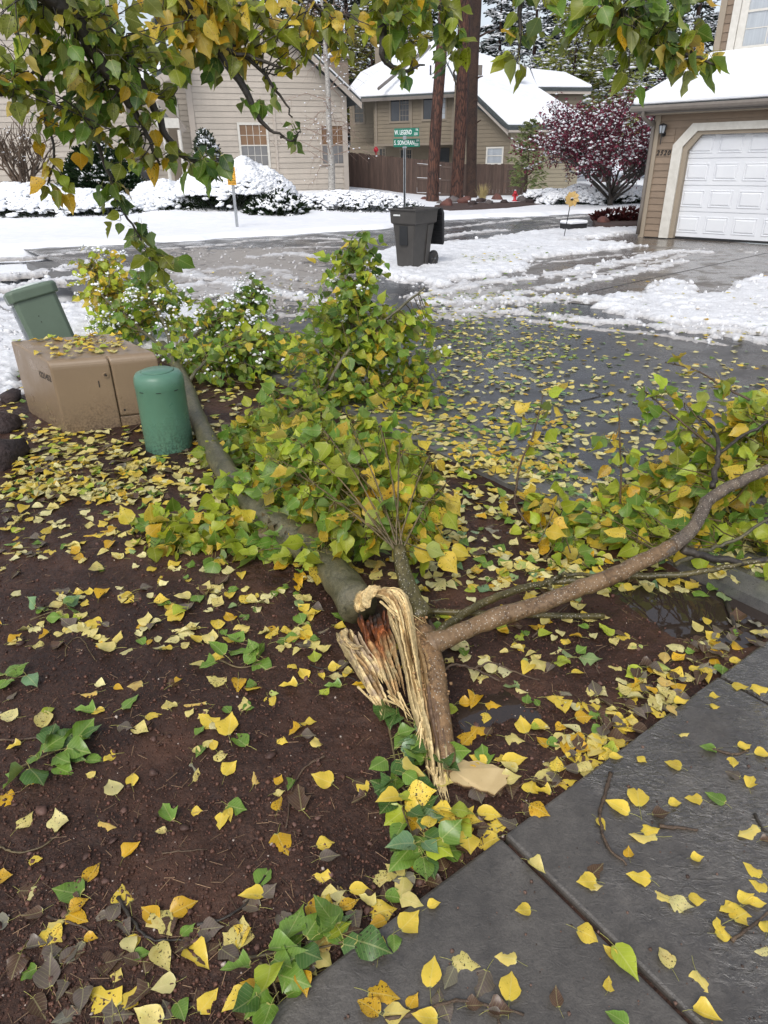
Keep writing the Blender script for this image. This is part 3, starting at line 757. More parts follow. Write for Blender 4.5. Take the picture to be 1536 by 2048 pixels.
# eave, gutter, downspout
bar_on(gpl, 'fascia', MAT['gutter_metal'], gar, -.28, WALL_R, zg_soff-.02, zg_eave-.10, .28, .33)
bar_on(gpl, 'soffit', MAT['trim_tan'], gar, -.26, WALL_R, zg_soff-.04, zg_soff-.015, .0, .30)
m = MB(); m.tube([gpl.P(-.4, zg_eave-.07, .40), gpl.P(WALL_R, zg_eave-.07, .40)], .062, 8); m.obj('rain_gutter', MAT['gutter_metal'], gar)
pts = [gpl.P(-.12, zg_eave-.1, .40), gpl.P(-.12, zg_eave-.22, .36), gpl.P(-.02, zg_eave-.36, .14), gpl.P(0.0, zg_eave-.48, .07), gpl.P(0.0, zg0+.05, .07)]
m = MB(); m.tube(smooth_path(pts, 4), .042, 8); m.obj('downspout', MAT['gutter_metal'], gar, True)
m = MB()
for k_ in range(3): pass
up = 2.7
e0 = Vector(gpl.P(-.45, zg_eave-.02, .42)); e1 = Vector(gpl.P(WALL_R, zg_eave-.02, .42))
wall2_z = Plane(np.array(gpl.P(0, 0, -up)), fdir)
uz = wall2_z.at(1440, 116)[1]; us = wall2_z.at(1436, 60)[0]
i0 = Vector(wall2_z.P(-.45+.3, uz, 0)); i1 = Vector(wall2_z.P(WALL_R, uz, 0))
roof(gar, [e0, e1, i1, i0], .05, .15, .05)
wr_ = wall2_z.rect(1500, -60, 1640, 84)
siding(gar, wall2_z, [(us, uz-.2), (WALL_R, uz-.2), (WALL_R, uz+4.5), (us, uz+4.5)], [(wr_[0]-.3, wr_[1]+.2, wr_[2]-.17, wr_[3]+.17)], .17, MAT['siding_garage'], True, .022)
bar_on(wall2_z, 'corner_trim', MAT['trim_tan'], gar, us-.02, us+.12, uz+.05, uz+4.5, .024, .05)
wr = wall2_z.rect(1500, -60, 1640, 84)
window(gar, wall2_z, wr, MAT['trim_white'], MAT['glass_pale'], MAT['glass_pale'], 3, 2, fw=.16)
w0 = wall2_z.at(1470, 112)
bar_on(wall2_z, 'window_trim', MAT['trim_white'], gar, wr[0]-.33, wr[0]-.17, w0[1]+.05, wr[3]+.3, .024, .07)
# side and back walls
m = MB(); m.prism([gpl.P(0, zg0, -.14), gpl.P(0, zg_eave, -.14), gpl.P(0, uz, -up), gpl.P(0, uz, -7), gpl.P(0, zg0, -7)], tuple(np.append(gpl.d*.14, 0))); m.obj('side_wall', MAT['siding_garage'], gar)
m = MB(); m.prism([wall2_z.P(us, uz, -.14), wall2_z.P(us, uz+4.5, -.14), wall2_z.P(us, uz+4.5, -5), wall2_z.P(us, uz, -5)], tuple(np.append(gpl.d*.14, 0))); m.obj('side_wall', MAT['siding_garage'], gar)
# house number
def text_mesh(name, txt, size, mat, parent, pl=None, s=0, z=0, off=0, depth=.004, T=None, align='CENTER', shear=0, sx=1.0):
    cu = bpy.data.curves.new(name, 'FONT'); cu.body = txt; cu.size = size; cu.extrude = depth; cu.align_x = align; cu.align_y = 'CENTER'; cu.shear = shear
    cu.resolution_u = 2; cu.offset = size*.012
    tmp = bpy.data.objects.new('tmp', cu); COLL.objects.link(tmp); dg = bpy.context.evaluated_depsgraph_get()
    me = bpy.data.meshes.new_from_object(tmp.evaluated_get(dg)); bpy.data.objects.remove(tmp); bpy.data.curves.remove(cu)
    me.name = name; me.transform(Matrix.Diagonal((sx, 1, 1, 1)))
    if pl is not None:
        q = pl.P(s, z, off); d = Vector((pl.d[0], pl.d[1], 0)); n_ = Vector((pl.n[0], pl.n[1], 0)); 
        if d.cross(Vector((0, 0, 1))).dot(n_) < 0: d = -d
        T = Matrix(((d.x, 0, n_.x, q[0]), (d.y, 0, n_.y, q[1]), (0, 1, 0, q[2]), (0, 0, 0, 1)))
    me.transform(T); me.materials.clear(); me.materials.append(mat)
    o = bpy.data.objects.new(name, me); COLL.objects.link(o)
    if parent is not None: o.parent = parent
    return o
ns, nz = gz(1328, 306)
for i, ch in enumerate('2520'): text_mesh('house_numeral', ch, .135, MAT['ink'], gar, gpl, ns-.128+i*.081, nz, .03, .006, shear=.25)
# lantern
ls, lz = gz(1329, 262); L = thing('wall_lantern', 'black wall lantern beside the white garage door surround', 'lamp', gpl.P(ls, lz, .12))
m = MB(); m.lathe([(.0, -.04), (.055, -.04), (.075, .10), (.085, .105), (.02, .15), (0, .16)], 6)
for k in range(6):
    a = k*math.pi/3; m.tube([(.054*math.cos(a), .054*math.sin(a), -.04), (.076*math.cos(a), .076*math.sin(a), .1)], .006, 4)
cage = MB()
for k in range(6):
    a = k*math.pi/3; cage.tube([(.056*math.cos(a), .056*math.sin(a), -.04), (.079*math.cos(a), .079*math.sin(a), .1)], .007, 4)
cage.lathe([(.0, .1), (.088, .1), (.088, .112), (0, .15)], 6); cage.lathe([(0, -.06), (.058, -.055), (.058, -.04), (0, -.04)], 6)
cage.lathe([(0, -.26), (.008, -.26), (.012, -.06), (0, -.06)], 6)
cage.obj('lantern_frame', MAT['black'], L)
g = MB(); g.lathe([(.0, -.04), (.05, -.04), (.072, .1), (0, .1)], 6); g.obj('lantern_glass', MAT['glass_pale'], L)
b_ = MB(); nb = Vector((-gpl.n[0], -gpl.n[1], 0)); b_.tube([(0, 0, -.05), tuple(nb*.05+Vector((0, 0, -.08))), tuple(nb*.1+Vector((0, 0, -.06)))], .014, 6); b_.tube([tuple(nb*.09+Vector((0, 0, -.06))), tuple(nb*.118+Vector((0, 0, -.06)))], .05, 10)
b_.obj('lantern_bracket', MAT['black'], L)

# ---------------------------------------------------------------- beige house, left
Rb = Y(697, 382, 33.0); ldir = np.array([math.cos(math.radians(20)), math.sin(math.radians(20))])
lp = Plane(Rb, ldir); BZ = float(Rb[2])-.1
hb = thing('beige_house', 'beige two storey house with lap siding, gable wall and snowy porch roof', 'house')
sL = lp.at(375, 210)[0]; eav = lp.at(712, 200); pk = lp.at(470, 2)
zL = lp.at(380, 40)[1]
outline = [(sL, BZ), (0, BZ), (0, lp.at(697, 192)[1]), (pk[0], pk[1]+.3), (sL, lp.at(372, 20)[1])]
w1 = lp.rect(482, 250, 534, 331); w2 = lp.rect(644, 252, 686, 327)
mid = lp.at(545, 200)[0]
siding(hb, lp, outline, [(w1[0]-.1, w1[1]+.1, w1[2]-.1, w1[3]+.1), (w2[0]-.1, w2[1]+.1, w2[2]-.1, w2[3]+.1)], .205, MAT['siding_beige'], True, .03, seams=(mid,))
for s_, z0_, z1_ in ((sL+.09, BZ, outline[4][1]), (-.09, BZ, outline[2][1])): bar_on(lp, 'corner_trim', MAT['siding_beige2'], hb, s_-.11, s_+.11, z0_, z1_, .031, .07)
bar_on(lp, 'wall_batten', MAT['siding_beige2'], hb, mid-.05, mid+.05, BZ, lp.at(530, 62)[1], .031, .055)
window(hb, lp, w1, MAT['trim_white'], MAT['blind_tan'], MAT['blind_grey'], 4, 2, fw=.09)
window(hb, lp, w2, MAT['siding_beige2'], MAT['blind_tan'], MAT['blind_grey'], 4, 2, fw=.09)
# rake boards and gable roof
def rake(pl, a, b, name='rake_board', mat=None, h=.22, o0=.0, o1=.5, par=hb):
    m = MB(); m.prism([pl.P(a[0], a[1]-h, o1-.04), pl.P(b[0], b[1]-h, o1-.04), pl.P(b[0], b[1], o1-.04), pl.P(a[0], a[1], o1-.04)], tuple(np.append(pl.n*.04, 0))); r = m.obj(name, mat or MAT['siding_beige2'], par); fix_normals(r)
    m = MB(); m.prism([pl.P(a[0], a[1]-.04, o1-.04), pl.P(b[0], b[1]-.04, o1-.04), pl.P(b[0], b[1]-.04, -9), pl.P(a[0], a[1]-.04, -9)], (0, 0, .14)); r = m.obj('roof', MAT['shingle'], par); fix_normals(r)
    m = MB(); m.prism([pl.P(a[0], a[1]+.10, o1-.12), pl.P(b[0], b[1]+.10, o1-.12), pl.P(b[0], b[1]+.10, -9), pl.P(a[0], a[1]+.10, -9)], (0, 0, .10)); r2 = m.obj('roof_snow', MAT['snow'], r); fix_normals(r2)
e_r = lp.at(716, 207); pkz = (pk[0], pk[1]+.55)
rake(lp, (e_r[0], e_r[1]), pkz); rake(lp, (sL-.7, outline[4][1]-.15), pkz)
# side wall going back
m = MB(); m.prism([lp.P(0, BZ, -.14), lp.P(0, outline[2][1], -.14), lp.P(0, outline[2][1], -9), lp.P(0, BZ, -9)], tuple(np.append(-lp.d*.14, 0))); m.obj('side_wall', MAT['siding_beige'], hb)
# chimney behind the right slope
ch = Plane(np.array(lp.P(0, 0, -4)), ldir); cr = ch.rect(664, 118, 697, 190)
m = MB(); q0 = ch.P(cr[0], 0, 0); q1 = ch.P(cr[1], 0, 0)
chm = MB(); chm.prism([ch.P(cr[0], 4, 0), ch.P(cr[1], 4, 0), ch.P(cr[1], cr[3], 0), ch.P(cr[0], cr[3], 0)], tuple(np.append(-ch.n*1.2, 0))); c_ = chm.obj('chimney', MAT['taupe_trim'], hb)
chm = MB(); chm.prism([ch.P(cr[0]-.1, cr[3], .1), ch.P(cr[1]+.1, cr[3], .1), ch.P(cr[1]+.1, cr[3]+.12, .1), ch.P(cr[0]-.1, cr[3]+.12, .1)], tuple(np.append(-ch.n*1.4, 0))); chm.obj('chimney_cap', MAT['gutter_metal'], c_)
chm = MB(); chm.prism([ch.P(cr[0]-.1, cr[3]+.124, .08), ch.P(cr[1]+.08, cr[3]+.124, .08), ch.P(cr[1]+.08, cr[3]+.22, .08), ch.P(cr[0]-.1, cr[3]+.22, .08)], tuple(np.append(-ch.n*1.3, 0))); chm.obj('chimney_snow', MAT['snow'], c_)
# porch recess with slanting brace, column, door, window
pp = Plane(np.array(lp.P(0, 0, -3.0)), ldir)
pL = pp.at(235, 250)[0]; pR = pp.at(392, 250)[0]
pw1 = pp.rect(318, 200, 352, 235)
siding(hb, pp, [(pL, BZ), (pR, BZ), (pR, pp.at(330, 100)[1]), (pL, pp.at(330, 100)[1])], [(pw1[0]-.1, pw1[1]+.1, pw1[2]-.1, pw1[3]+.1)], .205, MAT['siding_beige'], True, .03)
window(hb, pp, pw1, MAT['trim_white'], MAT['blind_grey'], None, 1, 1, fw=.09, bars=False)
dr = pp.rect(343, 255, 362, 362); bar_on(pp, 'porch_door', MAT['taupe_trim'], hb, dr[0], dr[1], BZ, dr[3], .03, .07)
p2 = Plane(np.array(lp.P(0, 0, .9)), ldir)
a = p2.at(316, 196); b = p2.at(372, 258); m = MB(); m.tube([p2.P(a[0], a[1], .0), p2.P(b[0], b[1], -.7)], .16, 4); m.obj('porch_brace', MAT['siding_beige2'], hb)
a = p2.at(312, 246); b = p2.at(358, 244); bar_on(p2, 'porch_beam', MAT['trim_white'], hb, a[0], b[0], a[1]-.16, a[1]+.16, -.2, 0)
a = p2.at(357, 250); m = MB(); m.tube([p2.P(a[0], a[1]-.16, -.1), p2.P(a[0], BZ, -.1)], .07, 10); m.obj('porch_column', MAT['trim_white'], hb)
a = p2.at(326, 250); m = MB(); m.tube([p2.P(a[0], a[1]-.16, -.1), p2.P(a[0], BZ, -.1)], .07, 10); m.obj('porch_column', MAT['trim_white'], hb)
# shed roof of the porch climbing to the right
a = p2.at(285, 172); b = p2.at(371, 115)
m = MB(); m.prism([p2.P(a[0], a[1]-.3, .05), p2.P(b[0], b[1]-.3, .05), p2.P(b[0], b[1], .05), p2.P(a[0], a[1], .05)], tuple(np.append(-p2.n*.05, 0))); r = m.obj('rake_board', MAT['siding_beige2'], hb); fix_normals(r)
m = MB(); m.prism([p2.P(a[0], a[1]+.002, .03), p2.P(b[0], b[1]+.002, .03), p2.P(b[0], b[1]+.002, -2.4), p2.P(a[0], a[1]+.002, -2.4)], (0, 0, .12)); r = m.obj('roof', MAT['shingle'], hb); fix_normals(r)
m = MB(); m.prism([p2.P(a[0], a[1]+.13, .0), p2.P(b[0]-.2, b[1]+.10, .0), p2.P(b[0]-.2, b[1]+.10, -2.4), p2.P(a[0], a[1]+.13, -2.4)], (0, 0, .32)); r2 = m.obj('roof_snow', MAT['snow'], r); fix_normals(r2)
# left wing
lw = Plane(np.array(lp.P(0, 0, -2.2)), ldir)
a0 = lw.at(-260, 300)[0]; a1 = lw.at(264, 300)[0]; zt = lw.at(60, -60)[1]
siding(hb, lw, [(a0, BZ-.1), (a1, BZ-.1), (a1, zt), (a0, zt)], [], .205, MAT['siding_beige'], True, .03, seams=(a0+(a1-a0)*.55,))
m = MB(); m.prism([lw.P(a1, BZ, -.14), lw.P(a1, zt, -.14), lw.P(a1, zt, -1.2), lw.P(a1, BZ, -1.2)], tuple(np.append(-lw.d*.14, 0))); m.obj('side_wall', MAT['siding_beige'], hb)
bar_on(lw, 'corner_trim', MAT['siding_beige2'], hb, a1-.12, a1+.02, BZ, zt, .031, .07)
m = MB(); m.prism([lw.P(a0-1, zt, .5), lw.P(a1+.5, zt, .5), lw.P(a1+.5, zt+3.2, -5), lw.P(a0-1, zt+3.2, -5)], (0, 0, .2)); r = m.obj('roof', MAT['shingle'], hb); fix_normals(r)
m = MB(); m.prism([lw.P(a0-1, zt+.21, .5), lw.P(a1+.5, zt+.21, .5), lw.P(a1+.5, zt+3.41, -5), lw.P(a0-1, zt+3.41, -5)], (0, 0, .2)); r = m.obj('roof_snow', MAT['snow'], hb); fix_normals(r)
# kettle grill on the porch
q = pp.at(296, 352); k = thing('kettle_grill', 'black covered grill standing on the porch of the beige house', 'grill', pp.P(q[0], BZ+.1, 1.2))
m = MB(); m.lathe([(0, .55), (.28, .6), (.36, .82), (.3, 1.0), (.12, 1.1), (0, 1.12)], 14); m.obj('grill_bowl', MAT['black'], k, True)
for i in range(3):
    aa = i*2.1; m = MB(); m.tube([(.2*math.cos(aa), .2*math.sin(aa), .62), (.34*math.cos(aa), .34*math.sin(aa), 0)], .016, 6); m.obj('leg', MAT['black'], k)

# ---------------------------------------------------------------- taupe house behind the fence
tb = thing('taupe_house', 'taupe two storey house behind the wooden fence with wide snowy roof', 'house')
B0 = Y(905, 372, 44.0); tdir = np.array([math.cos(math.radians(25)), -math.sin(math.radians(25))])
tp = Plane(B0, tdir); TZ = -.1
sl, sr = tp.at(748, 240)[0], tp.at(922, 240)[0]
ez = tp.at(905, 187)[1]; uz0 = tp.at(840, 286)[1]
ws = [tp.rect(782, 199, 818, 242), tp.rect(847, 195, 891, 238)]
siding(tb, tp, [(sl, uz0), (sr, uz0), (sr, ez), (sl, ez)], [(w[0]-.08, w[1]+.08, w[2]-.08, w[3]+.08) for w in ws], .2, MAT['siding_taupe'], False, .03)
window(tb, tp, ws[0], MAT['taupe_trim'], MAT['glass'], None, 3, 2, fw=.1, slide=True); window(tb, tp, ws[1], MAT['taupe_trim'], MAT['glass'], MAT['glass_pale'], 3, 2, fw=.1, slide=True)
for x in (753, 823, 906): a = tp.at(x, 240)[0]; bar_on(tp, 'wall_batten', MAT['taupe_trim'], tb, a-.06, a+.06, uz0, ez, .031, .06)
bar_on(tp, 'wall_batten', MAT['taupe_trim'], tb, sl, sr, uz0-.12, uz0-.002, -.2, .05)
t0 = Plane(np.array(tp.P(0, 0, -1.4)), tdir)   # ground floor set back under the overhang
sl0, sr0 = t0.at(700, 300)[0], t0.at(930, 300)[0]; w = [t0.rect(802, 300, 823, 318), t0.rect(760, 298, 770, 312)]
siding(tb, t0, [(sl0, TZ), (sr0, TZ), (sr0, uz0), (sl0, uz0)], [(q[0]-.08, q[1]+.08, q[2]-.08, q[3]+.08) for q in w], .2, MAT['siding_taupe'], False, .03)
for q in w: window(tb, t0, q, MAT['taupe_trim'], MAT['glass'], None, 3, 1, fw=.1, slide=True)
q = t0.rect(880, 296, 899, 345); bar_on(t0, 'back_door', MAT['glass'], tb, q[0], q[1], TZ, q[3], .031, .05); bar_on(t0, 'door_frame', MAT['trim_white'], tb, q[0]-.3, q[0]-.02, TZ, q[3], .031, .06)
t1 = Plane(np.array(tp.P(0, 0, -2.0)), tdir)   # left set-back bay
a, b = t1.at(700, 240)[0], t1.at(760, 240)[0]; ezb = t1.at(730, 196)[1]; w = t1.rect(710, 208, 727, 245)
siding(tb, t1, [(a, TZ), (b, TZ), (b, ezb), (a, ezb)], [(w[0]-.08, w[1]+.08, w[2]-.08, w[3]+.08)], .2, MAT['siding_taupe'], False, .03)
window(tb, t1, w, MAT['taupe_trim'], MAT['glass'], None, 2, 2, fw=.1)
m = MB(); m.prism([tp.P(sl, uz0, -.1), tp.P(sl, ez, -.1), tp.P(sl, ez, -2), tp.P(sl, uz0, -2)], tuple(np.append(tp.d*.14, 0))); m.obj('side_wall', MAT['siding_taupe'], tb)
m = MB(); m.prism([tp.P(sl, uz0+.01, -.1), tp.P(sr, uz0+.01, -.1), tp.P(sr, uz0+.01, -2), tp.P(sl, uz0+.01, -2)], (0, 0, .1)); m.obj('overhang_soffit', MAT['taupe_trim'], tb)
# gable-end wall and the long wall round the corner
t2 = Plane(np.array(tp.P(0, 0, .8)), tdir)
a, b = t2.at(905, 320)[0], t2.at(1018, 320)[0]; c0 = t2.at(905, 150)[1]; c1 = t2.at(1018, 262)[1]; w = t2.rect(975, 297, 1004, 326)
siding(tb, t2, [(a, TZ), (b, TZ), (b, c1), (a, c0)], [(w[0]-.08, w[1]+.08, w[2]-.08, w[3]+.08)], .2, MAT['siding_taupe'], False, .03)
window(tb, t2, w, MAT['trim_white'], MAT['glass_pale'], None, 2, 1, fw=.08, bars=False)
m = MB(); ra = t2.at(912, 150); rb = t2.at(1021, 259); m.prism([t2.P(ra[0], ra[1]-.28, .4), t2.P(rb[0], rb[1]-.28, .4), t2.P(rb[0], rb[1]-.02, .4), t2.P(ra[0], ra[1]-.02, .4)], tuple(np.append(t2.n*.05, 0))); r = m.obj('rake_board', MAT['siding_beige2'], tb); fix_normals(r)
K = np.array(t2.P(b, 0, 0)); t3 = Plane(K, np.array([math.cos(math.radians(12)), math.sin(math.radians(12))]))
MAT['siding_taupe_lit'] = simple('siding_taupe_lit', (.27, .235, .165), (.235, .205, .145), .7, 2, .2, 40, .003)  # taupe siding lightened; this wall's brighter facing is put into the colour
e3 = t3.at(1160, 300)[0]; z3 = t3.at(1090, 262)[1]; w = t3.rect(1037, 283, 1050, 302)
siding(tb, t3, [(0, TZ), (e3, TZ), (e3, z3), (0, z3)], [(w[0]-.08, w[1]+.08, w[2]-.08, w[3]+.08)], .2, MAT['siding_taupe_lit'], False, .03)
window(tb, t3, w, MAT['trim_white'], MAT['blind_grey'], None, 3, 1, fw=.06)
bar_on(t3, 'fascia', MAT['siding_beige2'], tb, -.3, e3+.4, z3-.05, z3+.18, .4, .46)
bar_on(t3, 'soffit', MAT['siding_beige2'], tb, -.3, e3+.4, z3-.08, z3-.04, .02, .42)
# dormer wall
t4 = Plane(np.array(t3.P(0, 0, -2.6)), t3.d); a, b = t4.at(1080, 220)[0], t4.at(1163, 220)[0]; zb_, zt_ = t4.at(1120, 255)[1], t4.at(1120, 188)[1]
siding(tb, t4, [(a, zb_), (b, zb_), (b, zt_), (a, zt_)], [], .2, MAT['siding_taupe'], False, .03)
bar_on(t4, 'fascia', MAT['siding_beige2'], tb, a-.4, b+.3, zt_-.02, zt_+.24, .3, .36)
# roofs
def Q(px, py, d): return tuple(Y(px, py, d))
eL = tp.P(tp.at(702, 190)[0], ez-.02, .45); eR = tp.P(tp.at(925, 187)[0], ez-.02, .45)
pkA = Q(872, 84, 51.5); pkB = Q(795, 112, 53.0)
roof(tb, [eL, eR, pkA, pkB], .14, .16, .1)
roof(tb, [eL, pkB, Q(720, 150, 53), Q(698, 180, 49)], .14, .16, .05)
rA = t2.P(ra[0], ra[1], .46); rB = t3.P(-.35, z3+.18, .47); rC = t3.P(e3+.5, z3+.18, .47)
roof(tb, [rB, rC, Q(1078, 180, 44.6), Q(1060, 141, 48.5), pkA, eR, rA], .14, .16, .1)
roof(tb, [t4.P(a-.5, zt_+.26, .4), t4.P(b+.35, zt_+.26, .4), Q(1132, 150, 49.5), Q(1060, 142, 49)], .14, .16, .06)
m = MB(); fl0, fl1 = Vector(Q(757, 186, 44.5)), Vector(Q(860, 102, 50.4)); m.tube([fl0+Vector((0, 0, .2)), fl1+Vector((0, 0, .25))], .09, 5); m.obj('roof_flashing', MAT['gutter_metal'], tb)
bar_on(tp, 'rain_gutter', MAT['gutter_metal'], tb, tp.at(702, 190)[0], tp.at(925, 190)[0], ez-.22, ez-.06, .42, .54)
q = Vector(Q(861, 148, 46.3)); m = MB(); m.tube([q-Vector((0, 0, .3)), q+Vector((0, 0, .42))], .05, 8); m.obj('roof_vent_pipe', MAT['black'], tb)
for x, y in ((958, 138), (1046, 141)):
    q = Vector(Q(x, y, 44.6)); m = MB(); m.box(-.16, -.2, -.3, .16, .2, .17, Matrix.Translation(q)); m.obj('roof_vent', MAT['gutter_metal'], tb)
q = Vector(Q(762, 103, 54)); m = MB(); m.box(-.4, -.4, -1.5, .4, .4, .2, Matrix.Translation(q)); c_ = m.obj('chimney', MAT['taupe_trim'], tb); m = MB(); m.box(-.44, -.44, .205, .44, .44, .33, Matrix.Translation(q)); m.obj('chimney_snow', MAT['snow'], c_)

# ---------------------------------------------------------------- fence
fn = thing('wooden_fence', 'brown vertical board fence between the beige and taupe houses', 'fence')
FP = [(697, 384, 305), (822, 397, 317), (930, 403, 328), (965, 402, 328), (1050, 400, 329)]
fb = [np.array(G(x, min(y+0, 404), -.02)) for x, y, z in FP]
fdist = [37.0, 36.0, 35.2, 35.0, 34.8]
pts = [(Y(x, yb, d_), Y(x, yt, d_)[2]) for (x, yb, yt), d_ in zip(FP, fdist)]
rgf = random.Random(5)
picks = []
for i in range(len(pts)-1):
    (A, za), (B, zb) = pts[i], pts[i+1]; A2, B2 = A[:2], B[:2]; Ln = np.linalg.norm(B2-A2); n_ = max(1, int(Ln/.145)); dvec = (B2-A2)/Ln; pl = Plane(A2, dvec)
    front = i in (0, 3) or False
    for k in range(n_):
        s0 = k*Ln/n_; f_ = k/n_; zt_ = za+(zb-za)*f_+rgf.uniform(-.02, .02)
        xm = FP[i][0]+(FP[i+1][0]-FP[i][0])*f_
        railside = (833 < xm < 945) or xm > 1003
        o_ = (-.045 if railside else .0)+rgf.uniform(0, .008)
        m = MB(); m.prism([pl.P(s0+.002, -.05, o_), pl.P(s0+Ln/n_-.002, -.05, o_), pl.P(s0+Ln/n_-.002, zt_, o_), pl.P(s0+.002, zt_, o_)], tuple(np.append(pl.n*.022, 0))); m.obj('fence_board', MAT['fence'], fn)
    nb_ = max(1, round(Ln/2.3))
    for k in range(nb_+1):
        s0 = k*Ln/nb_; zt_ = za+(zb-za)*k/nb_
        m = MB(); m.prism([pl.P(s0-.05, -.05, -.02), pl.P(s0+.05, -.05, -.02), pl.P(s0+.05, zt_-.02, -.02), pl.P(s0-.05, zt_-.02, -.02)], tuple(np.append(pl.n*.06, 0))); m.obj('fence_post', MAT['fence'], fn)
    for z_ in (.25, .95, 1.6):
        m = MB(); hz = lambda f__: z_*((za+(zb-za)*f__)/1.85)
        m.prism([pl.P(0, hz(0)-.04, -.021), pl.P(Ln, hz(1)-.04, -.021), pl.P(Ln, hz(1)+.04, -.021), pl.P(0, hz(0)+.04, -.021)], tuple(np.append(pl.n*.02, 0))); rr = m.obj('fence_rail', MAT['rail_wood'], fn); fix_normals(rr)
        if i == 1 :
            m = MB(); m.prism([pl.P(.3, hz(.1)+.042, -.02), pl.P(Ln*.55, hz(.55)+.042, -.02), pl.P(Ln*.55, hz(.55)+.058, -.02), pl.P(.3, hz(.1)+.058, -.02)], tuple(np.append(pl.n*.03, 0))); ss = m.obj('rail_snow', MAT['snow'], rr); fix_normals(ss)

# ================================================================== STREET FURNITURE
def frame_T(pos, xdir, up=(0, 0, 1)):
    x = Vector(xdir).normalized(); z = Vector(up).normalized(); y = z.cross(x).normalized(); z = x.cross(y)
    return Matrix(((x.x, y.x, z.x, pos[0]), (x.y, y.y, z.y, pos[1]), (x.z, y.z, z.z, pos[2]), (0, 0, 0, 1)))
# street name sign
sp = Y(809, 420, 18.6); sp[2] = 0.0
sg = thing('street_sign', 'pair of green street name blades on a galvanised post behind the bin', 'street sign', (sp[0], sp[1], 0))
def zat(py, p):
    v0 = np.array([p[0], p[1], -HC]); t_ = (CY-py)/F
    return float((t_*(v0@fwd)-(v0@UP))/(UP[2]-t_*fwd[2]))
zt1 = zat(255, sp); zt0 = zat(290, sp)
m = MB(); 
for y0 in (-.03, .012): m.box(-.028, y0, 0, .028, y0+.018, zt0-.02)
m.box(-.012, -.03, 0, .012, .03, zt0-.02); m.obj('post', MAT['steel'], sg)
bh = (zat(253, sp)-zat(289, sp))/2
def blade(zc, ang, big, sm1, sm2, w=.64):
    c, s_ = math.cos(ang), math.sin(ang); n_ = Vector((s_, -c, 0))
    T = Matrix(((c, 0, s_, 0), (s_, 0, -c, 0), (0, 1, 0, zc), (0, 0, 0, 1)))
    m = MB(); m.box(-w*.42, -bh*.47, -.004, w*.58, bh*.47, .004, T); b_ = m.obj('sign_blade', MAT['sign_green'], sg, bevel=.003)
    for tx, sz, x, y, sx in ((big, bh*.72, w*-.40, 0, .62), (sm1, bh*.32, w*.44, bh*.24, .9), (sm2, bh*.40, w*.38, -bh*.2, .62)):
        text_mesh('sign_lettering', tx, sz, MAT['sign_white'], b_, T=T@Matrix.Translation((x, y, .007)), align='LEFT', depth=.001, sx=sx)
zb1, zb2 = zat(265, sp), zat(284, sp)-bh*.1
blade(zb1, math.radians(-24), 'W. LEGEND', 'TR', '2250'); blade(zb2, math.radians(8), 'S. SONORAN', 'LN', '2520')
m = MB(); m.box(-.05, -.05, zb2-bh*.6, .05, .02, zb2-bh*.42); m.box(-.04, -.03, (zb1+zb2)/2-.04, .04, .03, (zb1+zb2)/2+.04); m.obj('bracket', MAT['steel'], sg)
# yellow children sign
yp = G(475, 459, .05); ys = thing('warning_sign', 'small yellow slow children at play sign on a steel post in the snow', 'sign', (yp[0], yp[1], .0))
yp0 = np.array([yp[0], yp[1], 0]); zt = zat(308, yp0); lean = .0
m = MB(); m.box(-.035, -.02, -.1, .035, .02, zt); m.obj('post', MAT['steel'], ys)
z0, z1 = zat(370, yp0), zat(334, yp0); w = (z1-z0)*.29; yaw = math.radians(-18)
T = Matrix.Rotation(yaw, 4, 'Z')@Matrix(((1, 0, 0, 0), (0, 0, -1, -.035), (0, 1, 0, (z0+z1)/2), (0, 0, 0, 1))); h = (z1-z0)/2
m = MB(); m.box(-w, -h, -.003, w, h, .003, T); pn = m.obj('sign_panel', MAT['sign_yellow'], ys, bevel=.01)
m = MB(); t_ = .009
for b_ in ((-w+.02, -h+.02, w-.02, -h+.02+t_), (-w+.02, h-.02-t_, w-.02, h-.02), (-w+.02, -h+.02, -w+.02+t_, h-.02), (w-.02-t_, -h+.02, w-.02, h-.02)): m.box(b_[0], b_[1], .0035, b_[2], b_[3], .005, T)
m.obj('border_print', MAT['ink'], pn)
for tx, sz, yv in (('SLOW', h*.34, h*.66), ('CHILDREN', h*.22, -h*.52), ('AT PLAY', h*.22, -h*.76)):
    text_mesh('sign_lettering', tx, sz, MAT['ink'], pn, T=T@Matrix.Translation((0, yv, .005)), depth=.001)
m = MB()   # running child pictogram
def limb(a, b, r): m.prism([tuple(T@Vector((a[0]-r, a[1], .0045))), tuple(T@Vector((a[0]+r, a[1], .0045))), tuple(T@Vector((b[0]+r, b[1], .0045))), tuple(T@Vector((b[0]-r, b[1], .0045)))], tuple(T.to_3x3()@Vector((0, 0, .0015))))
limb((.0, h*.33), (-.015, h*.0), .028); limb((-.01, h*.0), (.05, -h*.32), .015); limb((-.02, h*.0), (-.075, -h*.22), .015); limb((.0, h*.3), (.075, h*.15), .011); limb((.0, h*.3), (-.07, h*.1), .011); limb((.01, h*.5), (.01, h*.38), .022)
m.obj('child_pictogram', MAT['ink'], pn)
